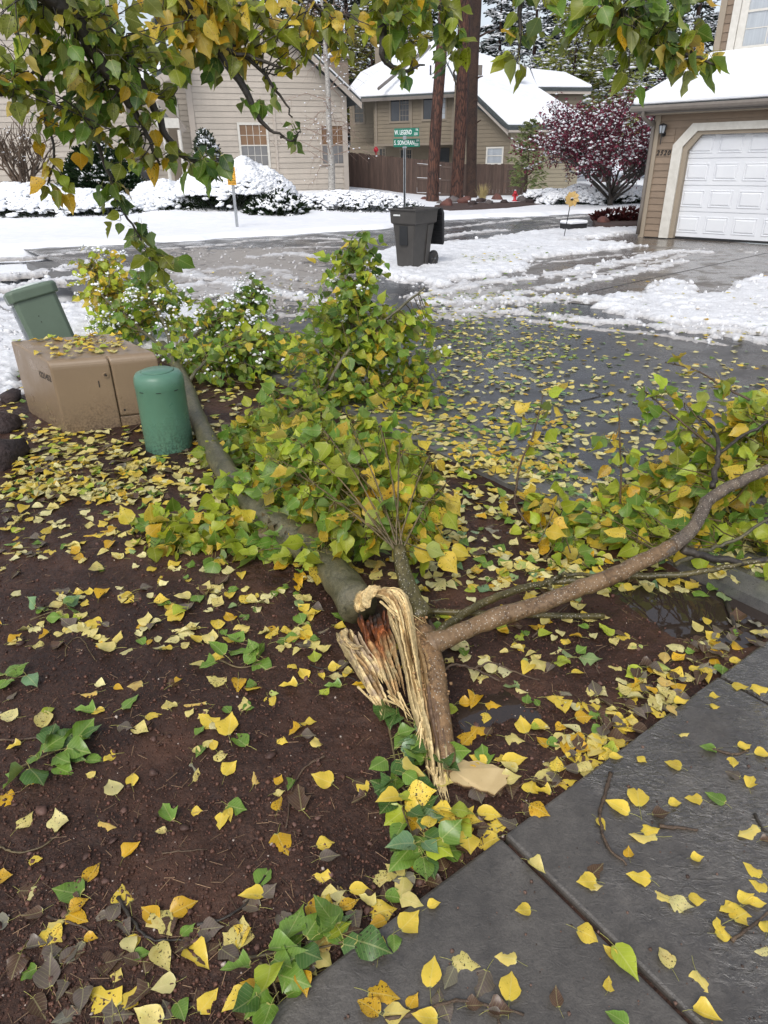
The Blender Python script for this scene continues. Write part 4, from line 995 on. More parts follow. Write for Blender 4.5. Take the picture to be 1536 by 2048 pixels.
# wheeled bin
bp = G(826, 536, .02)
bn = thing('wheelie_bin', 'dark grey wheeled bin standing in the snow with its lid hanging open', 'bin', (bp[0], bp[1], .0))
bx = Vector((.66, .75, 0)); by = Vector((-.75, .66, 0))       # bx: front to back
T = Matrix(((bx.x*.88, by.x*.88, 0, .0), (bx.y*.88, by.y*.88, 0, .13), (0, 0, 1, .02), (0, 0, 0, 1)))
BH = (zat(415, bp)-.02)*.985
def ringv(fx0, fx1, w_, z): return [Vector((fx0, -w_, z)), Vector((fx1, -w_, z)), Vector((fx1, w_, z)), Vector((fx0, w_, z))]
m = MB()
secs = [ringv(-.22, .24, .20, .0), ringv(-.225, .25, .205, .04), ringv(-.27, .30, .25, BH*.73), ringv(-.275, .305, .255, BH*.735), ringv(-.30, .35, .30, BH*.76), ringv(-.315, .37, .31, BH*.97), ringv(-.34, .40, .335, BH*.972), ringv(-.34, .40, .335, BH), ringv(-.30, .36, .295, BH), ringv(-.20, .22, .19, .06)]
V = [tuple(T@v) for r_ in secs for v in r_]; Fc = [(3, 2, 1, 0)]
for k in range(len(secs)-1):
    for j in range(4): Fc.append((k*4+j, k*4+(j+1) % 4, (k+1)*4+(j+1) % 4, (k+1)*4+j))
n_ = (len(secs)-1)*4; Fc.append((n_, n_+1, n_+2, n_+3)); m.add(V, Fc); m.obj('body', MAT['bin'], bn, bevel=.012)
# grab recess on the front, its shade painted as a dark panel; side ribs
m = MB(); m.box(-.285, -.10, BH*.40, -.262, .10, BH*.72, T); m.obj('recess_shade_panel', MAT['bin_dark'], bn)
m = MB(); m.prism([tuple(T@Vector(p)) for p in ((-.262, -.245, BH*.72), (-.262, -.08, BH*.72), (-.228, -.06, .02), (-.228, -.20, .02))], tuple(T.to_3x3()@Vector((-.02, 0, 0)))); m.obj('front_rib', MAT['bin'], bn, bevel=.006)
m = MB(); m.prism([tuple(T@Vector(p)) for p in ((.12, -.262, BH*.73), (.27, -.262, BH*.73), (.2, -.21, .02), (.10, -.21, .02))], tuple(T.to_3x3()@Vector((0, -.018, 0)))); m.obj('side_rib', MAT['bin'], bn, bevel=.006)
for s_ in (-1, 1):
    m = MB(); wc = Vector((.33, s_*.25, .13)); R = T@Matrix.Translation(wc)@Matrix.Rotation(math.pi/2, 4, 'X')
    m.lathe([(.0, -.035), (.10, -.035), (.128, -.03), (.132, -.0), (.128, .03), (.10, .035), (0, .035)], 20, T=R); wh = m.obj('wheel', MAT['bin_dark'], bn)
    m = MB()
    for k in range(8):
        a = k*math.pi/4; m.tube([tuple(R@Vector((.02*math.cos(a), .02*math.sin(a), .04))), tuple(R@Vector((.115*math.cos(a), .115*math.sin(a), .04)))], .009, 4)
        m.tube([tuple(R@Vector((.02*math.cos(a), .02*math.sin(a), -.04))), tuple(R@Vector((.115*math.cos(a), .115*math.sin(a), -.04)))], .009, 4)
    m.obj('spokes', MAT['bin'], wh)
m = MB(); m.tube([tuple(T@Vector((.33, -.3, .13))), tuple(T@Vector((.33, .3, .13)))], .014, 6); m.obj('axle', MAT['steel'], bn)
m = MB(); m.tube([tuple(T@Vector((.36, -.27, BH*.9))), tuple(T@Vector((.455, -.25, BH*.985))), tuple(T@Vector((.455, .25, BH*.985))), tuple(T@Vector((.36, .27, BH*.9)))], .016, 6); m.obj('handle', MAT['bin_dark'], bn)
m = MB(); L_ = [(.45, BH*.985), (.50, BH*.99), (.56, BH*.90), (.585, BH*.40), (.55, BH*.36), (.53, BH*.42), (.50, BH*.88)]
m.prism([tuple(T@Vector((x, -.32, z))) for x, z in L_], tuple(T.to_3x3()@Vector((0, .64, 0)))); ld = m.obj('lid', MAT['bin_dark'], bn); fix_normals(ld)
m = MB()
for k in range(5): z = BH*(.48+.09*k); m.prism([tuple(T@Vector(p)) for p in ((.515-.005*k, -.29, z), (.505-.005*k, -.29, z+.02), (.53, -.29, z+.02), (.53, -.29, z))], tuple(T.to_3x3()@Vector((0, .58, 0))))
m.obj('lid_ribs', MAT['bin_dark'], ld)
m = MB(); 
for k in range(5): m.box(-.3135-.012, .06+.032*k, BH*.88, -.3135+.008, .06+.032*k+.022, BH*.905, T)
m.obj('moulded_mark', MAT['sign_white'], bn)

# telecom pedestal, transformer box, leaning cabinet
pc = G(340, 893); pr = .150
pd = thing('utility_pedestal', 'round green utility pedestal in front of the tan box', 'pedestal', (pc[0], pc[1], 0))
PH = zat(736, pc+np.array([0, .0, 0]))-.02
m = MB(); m.lathe([(pr*1.02, -.05), (pr*1.01, .01), (pr, PH-.10), (pr*1.012, PH-.095), (pr*1.012, PH-.06), (pr*.99, PH-.03), (pr*.90, PH-.006), (pr*.7, PH+.004), (0, PH+.007)], 40); m.obj('body', MAT['ped_green'], pd, True)
m = MB()
for a in (-2.2, -1.45, -.7): 
    pts = [(1.014*pr*math.cos(a+i*.05), 1.014*pr*math.sin(a+i*.05), PH-.098) for i in range(5)]; m.tube(pts, .0022, 4)
m.obj('cap_slots', MAT['ink'], pd)
m = MB(); m.lathe([(pr*.68, PH+.0045), (pr*.62, PH+.010), (0, PH+.012)], 30); m.obj('cap_ring', MAT['ped_green'], pd, True)

bA = G(132, 868); bB = G(338, 846); bC = G(58, 824)
fd = (bB-bA)[:2]; fw_ = np.linalg.norm(fd)*1.0; fd /= np.linalg.norm(fd); nd = (bC-bA)[:2]; dep = float(np.linalg.norm(nd)); nd /= dep; dep += .0
bH = zat(722, bA+np.append(nd*.03, 0))
bt = thing('transformer_box', 'tan metal utility box covered with yellow leaves beside the green pedestal', 'utility box', (bA[0], bA[1], 0))
T = Matrix(((fd[0], nd[0], 0, 0), (fd[1], nd[1], 0, 0), (0, 0, 1, 0), (0, 0, 0, 1)))
rr = .055; T_box = T.copy()
def shell(x0, x1, name, inset=0.0, zlo=-.03, y1=None):
    """profile with a rolled top front edge, extruded along the width"""
    pr_ = [(inset, zlo), (inset, bH-rr)]+[(inset+rr-rr*math.cos(a), bH-rr+rr*math.sin(a)) for a in np.linspace(.25, math.pi/2, 6)]+[(dep, bH+.03), (dep, zlo)]
    m = MB(); m.prism([tuple(T@Vector((x0, y_, z))) for y_, z in pr_], tuple(T.to_3x3()@Vector((x1-x0, 0, 0)))); o = m.obj(name, MAT['box_tan'], bt, bevel=.012); fix_normals(o); return o
sx_ = fw_*.545
shell(0, sx_-.004, 'cover'); shell(sx_+.004, fw_, 'door_cover', .006, .085)
shell(.02, fw_-.02, 'cabinet', .03, -.03)
m = MB(); m.box(sx_, .012, -.03, fw_-.004, .05, .078, T); m.obj('sill', MAT['box_tan'], bt, bevel=.004)
R = T@Matrix.Translation((sx_-.045, -.001, bH-.12))@Matrix.Rotation(math.pi/2, 4, 'X')
m = MB(); m.lathe([(0, -.002), (.019, -.002), (.019, .006), (.013, .006), (.012, .001), (0, .001)], 16, T=R); m.obj('lock_ring', MAT['box_tan'], bt)
m = MB(); m.lathe([(0, .001), (.007, .001), (.007, .008), (0, .008)], 5, T=R); m.obj('lock_bolt', MAT['ink'], bt)
m = MB(); m.box(sx_-.10, -.002, bH-.20, sx_-.094, .003, bH-.155, T); m.box(sx_+.03, .004, .12, sx_+.042, .0085, .135, T); m.obj('marks', MAT['ink'], bt)
Tt = T@Matrix(((0, 0, -1, -.002), (-1, 0, 0, .135), (0, 1, 0, bH-.125), (0, 0, 0, 1)))
text_mesh('stencil_lettering', '1221452', .06, MAT['ink'], bt, T=Tt, depth=.0005)

cb = np.array([-2.84, 6.05, 0.]); 
cab = thing('leaning_cabinet', 'grey green cable cabinet leaning left behind the tan box', 'cabinet', tuple(cb))
lean = Matrix.Rotation(math.radians(-15), 4, 'Y')@Matrix.Rotation(math.radians(-4), 4, 'X')@Matrix.Rotation(math.radians(33), 4, 'Z')
CH = .75; cw, cd_ = .185, .15
m = MB(); oc = []
def orect(w_, d_, c_, z): return [(-w_+c_, -d_, z), (w_-c_, -d_, z), (w_, -d_+c_, z), (w_, d_-c_, z), (w_-c_, d_, z), (-w_+c_, d_, z), (-w_, d_-c_, z), (-w_, -d_+c_, z)]
def loft(secs, mat, name, par, bevel=0):
    m = MB(); V = [tuple(lean@Vector(v)) for r_ in secs for v in r_]; k = len(secs[0]); Fc = [tuple(range(k-1, -1, -1))]
    for a in range(len(secs)-1):
        for j in range(k): Fc.append((a*k+j, a*k+(j+1) % k, (a+1)*k+(j+1) % k, (a+1)*k+j))
    Fc.append(tuple((len(secs)-1)*k+j for j in range(k))); m.add(V, Fc); return m.obj(name, mat, par, bevel=bevel)
loft([orect(cw*.92, cd_, .03, -.2), orect(cw*.97, cd_, .03, CH-.08)], MAT['ped_grey'], 'body', cab, .006)
loft([orect(cw+.02, cd_+.02, .04, CH-.10), orect(cw+.025, cd_+.025, .04, CH-.02), orect(cw+.01, cd_+.01, .05, CH)], MAT['ped_grey'], 'lid', cab, .012)
m = MB(); m.box(-cw-.012, -cd_*.5, -.1, -cw+.01, cd_*.5, CH-.12, lean); m.obj('side_flange', MAT['steel'], cab)
m = MB()
for z in (.2, .26, .45, .5): m.box(-cw*.2, -cd_-.003, z, -cw*.2+.008, -cd_+.004, z+.008, lean)
for z in (.3, .42, .54): m.box(-cw-.016, -.02, z, -cw-.01, -.008, z+.012, lean)
m.obj('screw_heads', MAT['ink'], cab)
gV, gF = rock_tmpl(9, 2, .12)
m = MB(); vv = [(v[0]*(cw*.85), v[1]*cd_*.85, CH+.002+max(v[2], 0)*.022) for v in gV]; m.add([tuple(lean@Vector(v)) for v in vv], [tuple(f_) for f_ in gF]); ls_ = tag(m.obj('lid_slush', MAT['slush'], cab, True), kind='stuff')
add_col(ls_.data, np.tile([.55, .62, .58], (len(gV), 1)))

# ================================================================== ROCKS, GARDEN ORNAMENTS
def rock(name, label, pos, size, mat, seed, group=None, cat='rock', squash=.7):
    V, Fc = rock_tmpl(seed, 2, .22); r_ = np.random.default_rng(seed); V = V*np.array([1, r_.uniform(.7, 1), squash])*size
    me = mesh(name, V, Fc); o = new_obj(name, me, None, mat, tuple(pos)); o.rotation_euler = (0, 0, seed); return tag(o, label, cat, group)
for i, (x, y, s_, lb) in enumerate([(20, 925, .17, 'large dark lava rock among yellow leaves left of the tan box'), (18, 858, .13, 'dark wet lava rock at the snow edge left of the tan box'), (85, 790, .07, 'small dark rock in the snow touching the tan box'), (30, 800, .09, 'black rock half in the snow behind the large lava rock')]):
    g = G(x, y); rock('lava_rock', lb, (g[0]-.03, g[1], s_*.25), s_, MAT['rock'], 11+i)
RK = [(893, 414, .38, 'rock_red'), (905, 407, .35, 'rock_grey'), (925, 409, .3, 'rock_red'), (945, 412, .22, 'rock'), (932, 404, .28, 'rock_red'), (962, 407, .26, 'rock'), (978, 410, .24, 'rock_grey'), (992, 402, .3, 'rock_red'), (1008, 409, .2, 'rock'), (1044, 405, .34, 'rock_grey'), (1060, 408, .22, 'rock'), (850, 404, .25, 'rock_red'), (1098, 408, .26, 'rock'), (880, 410, .2, 'rock_grey')]
where = {0: 'right of the first pine', 1: 'between the two leaning pines', 2: 'at the foot of the middle pine', 3: 'low in front of the fence', 4: 'against the fence behind the low stones', 5: 'beside the dry grass tuft', 6: 'below the dry grass tuft', 7: 'standing upright by the fence', 8: 'left of the small red hydrant', 9: 'just right of the small red hydrant', 10: 'far side of the sapling', 11: 'behind the open bin', 12: 'lying alone in the snow', 13: 'beside the first pine'}
for i, (x, y, s_, mt) in enumerate(RK):
    g = G(x, y+4); rock('garden_rock', {'rock_red': 'reddish', 'rock_grey': 'grey', 'rock': 'dark'}[mt]+' garden stone '+where[i], (g[0], g[1], .12+s_*.1), s_*(.8 if mt != 'rock' else .9), MAT[mt], 30+i, 'stones along the foot of the fence', squash=.9 if i == 7 else .65)
o = MB(); P = gp([(870, 414), (960, 412), (1080, 405), (1090, 414), (1000, 424), (900, 428), (868, 424)]); o.V = [(a, b, .16) for a, b in P]
c_ = np.mean(P, 0); n_ = 40
me = MB(); ring0 = [(a, b, .0) for a, b in P]; me.prism([(a, b, -.02) for a, b in P], (0, 0, .15)); q = me.obj('soil_strip', MAT['soil']); fix_normals(q); tag(q, kind='structure')
# small red hydrant
g = G(1027, 409); hy = thing('fire_hydrant', 'tiny red fire hydrant ornament in the snow by the fence', 'hydrant', (g[0], g[1]-.2, .13))
hs_ = zat(386, g)
m = MB(); m.lathe([(.10, 0), (.10, .04), (.06, .05), (.06, hs_*.62), (.085, hs_*.64), (.085, hs_*.70), (.065, hs_*.74), (.04, hs_*.9), (0, hs_*.93)], 12); m.obj('barrel', MAT['red'], hy, True)
m = MB(); m.tube([(-.11, 0, hs_*.5), (.11, 0, hs_*.5)], .035, 8); m.obj('side_outlets', MAT['red'], hy); m = MB(); m.lathe([(.035, hs_*.92), (.04, hs_*.97), (0, hs_)], 8); m.obj('cap', MAT['snow'], hy)
# second red thing over the fence : a red garden finial
g = Y(752, 303, 40); m = MB(); m.lathe([(0, -.2), (.03, -.15), (.03, -.05), (.12, 0), (.13, .1), (.06, .2), (0, .24)], 10, (g[0], g[1], g[2])); m.tube([(g[0], g[1], -.1), (g[0], g[1], g[2]-.3)], .03, 5)
tag(m.obj('garden_finial', MAT['red'], None, True), 'red rounded finial showing over the left end of the fence', 'ornament')
# flower spinner on a stick
g = G(1127, 474, .05); fs = thing('garden_spinner', 'golden flower spinner on a thin stake in the snow near the garage', 'garden ornament', (g[0], g[1], .0))
zc = zat(398, g); lx = .10
m = MB(); m.tube([(0, 0, -.05), (lx*.9, 0, zc)], .010, 5); m.obj('stake', MAT['black'], fs)
for k in range(8):
    a = k*math.pi/4; c_, s_ = math.cos(a), math.sin(a); rr_ = .15
    pts = [(.03, -.01), (.09, -.055), (.16, -.06), (rr_, -.015), (rr_-.015, .03), (.12, .05), (.05, .025)]
    m = MB(); m.prism([(lx+u*c_-v*s_, -.02+v*.25, zc+u*s_+v*c_) for u, v in pts], (0, -.006, 0)); q = m.obj('petal', MAT['petal'], fs); fix_normals(q)
m = MB(); m.lathe([(0, -.02), (.03, 0), (0, .02)], 8, (lx, -.03, zc)); m.obj('hub', MAT['black'], fs)
# snowy block and dark planting bed between the spinner and garage
g = G(1146, 458, .05); m = MB(); m.box(-.28, -.2, 0, .28, .2, .14); q = m.obj('landscape_light', MAT['black'], None, bevel=.02, loc=(g[0], g[1], .04)); q.rotation_euler.z = .5
tag(q, 'snow capped black box beside the stake of the golden spinner', 'box'); m = MB(); m.box(-.29, -.22, .142, .29, .21, .22); m.obj('snow_cap', MAT['snow'], q, bevel=.05)
# dry grass tuft
def blades(name, c, n, h, spread, mat, seed, label, cat='plant', w=.012, loc=None):
    r_ = np.random.default_rng(seed); V = []; Fc = []
    for i in range(n):
        a = r_.uniform(0, 6.28); t_ = r_.uniform(.1, 1)*spread; hh = h*r_.uniform(.6, 1); b = len(V); pa = a+1.57
        V += [(c[0]+.05*math.cos(a)-w*math.cos(pa), c[1]+.05*math.sin(a)-w*math.sin(pa), c[2]), (c[0]+.05*math.cos(a)+w*math.cos(pa), c[1]+.05*math.sin(a)+w*math.sin(pa), c[2]), (c[0]+t_*math.cos(a), c[1]+t_*math.sin(a), c[2]+hh)]; Fc.append((b, b+1, b+2))
    me = mesh(name, V, Fc); return tag(new_obj(name, me, None, mat), label, cat)
g = G(965, 409); blades('grass_tuft', (g[0], g[1], .1), 120, .75, .45, simple('dry_grass', (.42, .33, .16), (.3, .25, .1), .8), 3, 'dry straw coloured grass tuft among the stones', 'grass tuft', .02)

# ================================================================== LEAVES (shared by every tree)
def leaf_template(fold, curl, wav, seg=True, pet=.55, petn=1.0, seed=0, torn=False):
    r = np.random.default_rng(seed)
    ys = [-.02, .05, .2, .36, .54, .72, .88, 1.06]; ws = [.10, .29, .43, .44, .36, .23, .10, .0]
    if not seg: ys = [-.01, .22, .6, 1.05]; ws = [.16, .43, .30, .0]
    lean_ = r.uniform(-.10, .10); wsc = r.uniform(.86, 1.12); side = [1+r.uniform(-.12, .12), 1+r.uniform(-.12, .12)]; ec = r.uniform(-.3, .5)
    V = []; U = []; Fc = []
    for i, (y, w) in enumerate(zip(ys, ws)):
        for s_ in (-1, 0, 1):
            ww = w*wsc*side[0 if s_ < 0 else 1]*(1+(r.uniform(-.10, .07) if seg else 0))
            if torn and seg and s_ == 1 and i in (3, 4): ww *= r.uniform(.35, .7)
            x = s_*ww+lean_*y*y; ax = abs(s_*ww); z = fold*ax+ec*ax*ax*1.6+curl*(y-.2)**2+wav*math.sin(y*7+s_*1.3)*ax*1.2
            yy_ = y if s_ == 0 else y-(.05 if i == 0 else 0)+(r.uniform(-.02, .02) if seg else 0)
            V.append((x, yy_, z)); U.append((s_*ww, y, 0))
    for i in range(len(ys)-1):
        for k in (0, 1):
            a = i*3+k
            if i == len(ys)-2: Fc.append((a, a+1, a+4)) if k == 0 else Fc.append((a, a+1, a+3))
            else: Fc.append((a, a+1, a+4)); Fc.append((a, a+4, a+3))
    b = len(V); r_ = .011; bend = .12*petn
    for y, z, x in ((0, 0, 0), (-pet*.5, .03, bend*.5), (-pet, -.02, bend)):
        V += [(x-r_, y, z), (x+r_, y, z), (x, y, z+r_*1.6)]; U += [(x, -.1, 0)]*3
    for k in (0, 1):
        for j in range(3):
            p, q = b+k*3+j, b+k*3+(j+1) % 3; Fc.append((p, q, q+3)); Fc.append((p, q+3, p+3))
    return np.array(V, float), np.array(Fc), np.array(U, float)
_p = [(.25, -.10, .1, 1), (.12, .10, .18, -1), (.4, -.2, .08, .6), (.05, .03, .12, -2), (.3, .22, .2, 1.5), (-.15, -.12, .15, -1), (.55, .05, .2, 2), (.02, -.3, .25, -.5), (.2, .35, .1, 0), (-.3, .1, .2, 1)]
TM = [leaf_template(f, c, w, True, random.uniform(.4, .75), pn, i, i in (3, 6)) for i, (f, c, w, pn) in enumerate(_p)]
TS = [leaf_template(f, c, w, False, .5, pn, 20+i) for i, (f, c, w, pn) in enumerate(((.25, -.12, .1, 1), (.1, .12, .15, -1), (-.2, -.1, .1, 1)))]
PALS = {'yellow': (.74, .53, .075), 'gold': (.66, .38, .025), 'pale': (.72, .59, .22), 'lime': (.40, .46, .05), 'green': (.155, .265, .045), 'deep': (.07, .145, .035), 'olive': (.22, .25, .02), 'blue': (.17, .29, .15), 'cream': (.78, .69, .36), 'brown': (.10, .055, .038), 'grey': (.15, .115, .10)}
PALS.update({'c_lime': (.43, .51, .065), 'c_green': (.19, .33, .05), 'c_deep': (.10, .20, .035), 'c_olive': (.30, .34, .04), 't_olive': (.31, .325, .028), 't_green': (.20, .31, .035), 't_deep': (.045, .095, .02), 't_lime': (.25, .29, .03), 't_yellow': (.60, .44, .05), 't_gold': (.52, .30, .02)})
CN = list(PALS); CV = np.array([PALS[k] for k in CN])
def pal(rng, n, **w):
    names = list(w); p = np.array([w[k] for k in names], float); p /= p.sum()
    ch = rng.choice(len(names), n, p=p); c = np.array([PALS[k] for k in names])[ch]
    return c*rng.uniform(.78, 1.18, (n, 1))*rng.uniform(.93, 1.07, (n, 3)), np.array(names)[ch]
def axes(tip, nor):
    """columns x,y(tip),z for arrays"""
    t_ = tip/np.linalg.norm(tip, axis=1)[:, None]; n_ = nor-(np.sum(nor*t_, 1))[:, None]*t_; ln = np.linalg.norm(n_, axis=1)[:, None]
    n_ = np.where(ln > 1e-5, n_/np.maximum(ln, 1e-5), np.cross(t_, [1., .3, .2])); n_ /= np.linalg.norm(n_, axis=1)[:, None]
    return np.stack([np.cross(t_, n_), t_, n_], -1)
def leaf_mesh(name, tm, A, L, P, col, rnd, spot, mat):
    V_, F_, U_ = tm; V, Fc = scatter(V_, F_, A*L[:, None, None], P)
    me = mesh(name, V, Fc, True); k = len(V_)
    add_col(me, np.repeat(col, k, 0)); U2 = np.tile(U_, (len(P), 1)); U2[:, 2] = np.repeat(rnd, k); add_vec(me, U2, 'lf'); add_float(me, np.repeat(spot, k), 'spot')
    me.materials.append(mat); return me
# small library of ready leaf shapes used by the single leaves
LIB = {}
def lib_leaf(cn, spotted, mat, k, rng=np.random.default_rng(99)):
    key = (cn, spotted, mat, k)
    if key not in LIB:
        c = np.array([PALS[cn]])*rng.uniform(.82, 1.15)
        LIB[key] = leaf_mesh('leaf', TM[k % len(TM)], np.eye(3)[None], np.ones(1), np.zeros((1, 3)), c, np.array([rng.random()]), np.array([rng.uniform(.7, 1.0) if spotted else rng.uniform(0, .35)]), MAT[mat])
    return LIB[key]
def put_leaves(parent, P, tip, nor, L, cn_names, cols, rng, mat, n_single=300, cam_sort=True, single_name='leaf', rest='leaves', small=False, pre=''):
    """the n_single leaves that show largest become objects of their own, the others one mesh"""
    A = axes(tip, nor); pxy, zz = proj(P); vis = (zz > .1) & (pxy[:, 0] > -30) & (pxy[:, 0] < 1566) & (pxy[:, 1] > -30) & (pxy[:, 1] < 2078)
    size = np.where(vis, L/np.maximum(zz, .1), 0); order = np.argsort(-size); one = order[:n_single]; one = one[size[one] > 0]; restm = np.ones(len(P), bool); restm[one] = False
    for i in one:
        cn = cn_names[i]; me = lib_leaf(cn, bool(rng.random() < (.6 if cn in ('yellow', 'gold', 'pale', 'olive') else .2)), mat, int(rng.integers(0, 10)))
        o = bpy.data.objects.new(single_name, me); COLL.objects.link(o); o.parent = parent
        Mx = np.eye(4); Mx[:3, :3] = A[i]*L[i]; Mx[:3, 3] = P[i]; o.matrix_local = Matrix(Mx.tolist())
    idx = np.where(restm)[0]
    if len(idx):
        Vs, Fs, Us, Cs, Ss = [], [], [], [], []; base = 0
        T_ = TS if small else TM
        for k in range(len(T_)):
            ii = idx[k::len(T_)]
            if not len(ii): continue
            V, Fc = scatter(T_[k][0], T_[k][1], A[ii]*L[ii][:, None, None], P[ii]); kk_ = len(T_[k][0])
            U2 = np.tile(T_[k][2], (len(ii), 1)); U2[:, 2] = np.repeat(rng.random(len(ii)), kk_)
            Vs.append(V); Fs.append(Fc+base); Us.append(U2); Cs.append(np.repeat(cols[ii], kk_, 0)); base += len(V)
            yel = np.isin(cn_names[ii], ['yellow', 'gold', 'pale', 'olive']); Ss.append(np.repeat(np.where(yel, rng.uniform(.2, 1, len(ii)), rng.uniform(0, .5, len(ii))), kk_))
        me = mesh(rest, np.vstack(Vs), np.vstack(Fs), True); add_col(me, np.vstack(Cs)); add_vec(me, np.vstack(Us), 'lf'); add_float(me, np.concatenate(Ss), 'spot')
        o = new_obj(rest, me, parent, MAT[mat]); o['kind'] = 'stuff'; return o

class Grow:
    """collects twigs and leaves for one tree"""
    def __init__(s, seed): s.r = np.random.default_rng(seed); s.tw = MB(); s.P = []; s.T = []; s.N = []; s.L = []; s.C = []; s.Cn = []; s.tops = []
    def twig(s, a, b, droop, r0, r1, size, w, leaf_from=.3, spacing=.045, hang=.6, out=None):
        r = s.r; a = np.array(a, float); b = np.array(b, float); n = 6; pts = []
        side = r.normal(size=3)*.12*np.linalg.norm(b-a)
        for i in range(n):
            t_ = i/(n-1); p = a*(1-t_)+b*t_+side*math.sin(t_*3.14)+np.array([0, 0, droop*math.sin(t_*3.14*.6)*.35]); pts.append(p+r.normal(size=3)*.004)
        s.tw.tube(pts, list(np.linspace(r0, r1, n)), 4, False)
        ln = np.linalg.norm(b-a); k = max(2, int(ln*(1-leaf_from)/spacing))
        for j in range(k+1):
            t_ = leaf_from+(1-leaf_from)*j/k; f_ = t_*(n-1); i = min(int(f_), n-2); p = pts[i]*(1-f_+i)+pts[i+1]*(f_-i)
            d = pts[i+1]-pts[i]; d /= np.linalg.norm(d)+1e-9
            perp = np.cross(d, r.normal(size=3)); perp /= np.linalg.norm(perp)+1e-9
            tip = d*.45+perp*.75+np.array([0, 0, -hang])+r.normal(size=3)*.18; tip /= np.linalg.norm(tip)
            L = size*r.uniform(.6, 1.15); pet = L*.5
            pp = p+(perp*.6+d*.4)*pet*.8+np.array([0, 0, -hang*.15*pet])
            up = np.array([0, 0, 1.])*(1.1-hang)+perp*.5*hang+r.normal(size=3)*.4+(np.array([0, -1., .2])*.35)
            c, cn = pal(r, 1, **w)
            s.P.append(pp); s.T.append(tip); s.N.append(up); s.L.append(L); s.C.append(c[0]); s.Cn.append(cn[0])
        s.tops.append(pts[-1])
    def clump(s, skel, c, rad, n, size, w, droop=-.1, r0=.004, hang=.6, spacing=.045, maxlen=.45, floor=None):
        """n leafy twigs ending inside an ellipsoid, each springing from the nearest branch"""
        r = s.r; S_ = np.array(skel)
        for _ in range(n):
            v = r.normal(size=3); v /= np.linalg.norm(v); v *= r.random()**.42; p = np.array(c)+v*np.array(rad)
            if floor is not None: p[2] = max(p[2], floor+r.uniform(0, .05))
            j = int(np.argmin(np.linalg.norm(S_-p, axis=1))); j = max(0, j-int(r.integers(0, 3))); a = S_[j]
            d = p-a; ln = np.linalg.norm(d)
            if ln > maxlen: a = p-d/ln*maxlen*r.uniform(.7, 1)
            s.twig(a, p, droop*ln, r0, r0*.35, size, w, .25 if ln < maxlen else .1, spacing, hang)
    def finish(s, parent, twmat, mat, n_single=300, single='leaf', small=False):
        if s.tw.V: o = s.tw.obj('twigs', twmat, parent, True); o['kind'] = 'stuff'
        if s.P: put_leaves(parent, np.array(s.P), np.array(s.T), np.array(s.N), np.array(s.L), np.array(s.Cn), np.array(s.C), s.r, mat, n_single, small=small, pre=getattr(s, 'pre', ''))

# ================================================================== BACKGROUND TREES AND SHRUBS
# ponderosa trunks, tall, tops out of the picture
def pine_trunk(label, base, top_px, top_y, r0, r1, H, mat, seed, stubs=()):
    b = np.array(base); tdir = Y(top_px, top_y, b[1]); h_ = tdir[2]-b[2]; dx = (tdir[0]-b[0])/h_
    r = np.random.default_rng(seed); k = 26; n = 22; V = []; Fc = []
    o = thing('pine_tree', label, 'tree', (b[0], b[1], b[2]), group=None)
    for i in range(k):
        t_ = i/(k-1); z = H*t_**1.1; rr_ = r0*(1-t_)+r1*t_+(.07*math.exp(-z/.4)); cx_ = dx*z+.03*math.sin(z*.7+seed)
        for j in range(n):
            a = 2*math.pi*j/n; q = rr_*(1+.07*math.sin(a*9+seed+z*.8)+.05*(r.random()-.5)); V.append((cx_+q*math.cos(a), q*math.sin(a), z-.25))
    for i in range(k-1):
        for j in range(n): jj = (j+1) % n; Fc.append((i*n+j, i*n+jj, (i+1)*n+jj, (i+1)*n+j))
    new_obj('trunk', mesh('trunk', V, Fc, True), o, mat)
    for (px, py, qx, qy) in stubs:
        a = Y(px, py, b[1])-b; c_ = Y(qx, qy, b[1]-.4)-b; m = MB(); m.tube([tuple(a), tuple((a+c_)/2+np.array([0, 0, .03])), tuple(c_)], [.05, .035, .015], 6); m.obj('dead_branch', MAT['pine_dark'], o)
    # needle tufts of the crown well above the frame
    cr = Crown(seed, .28); 
    for i in range(38):
        z = r.uniform(H*.62, H); a = r.uniform(0, 6.28); ln = r.uniform(.6, 2.6)*(1.15-z/H*.75); cr.bough((dx*z, 0, z), a, ln, -.1, 26)
    cr.finish(o, MAT['needles'])
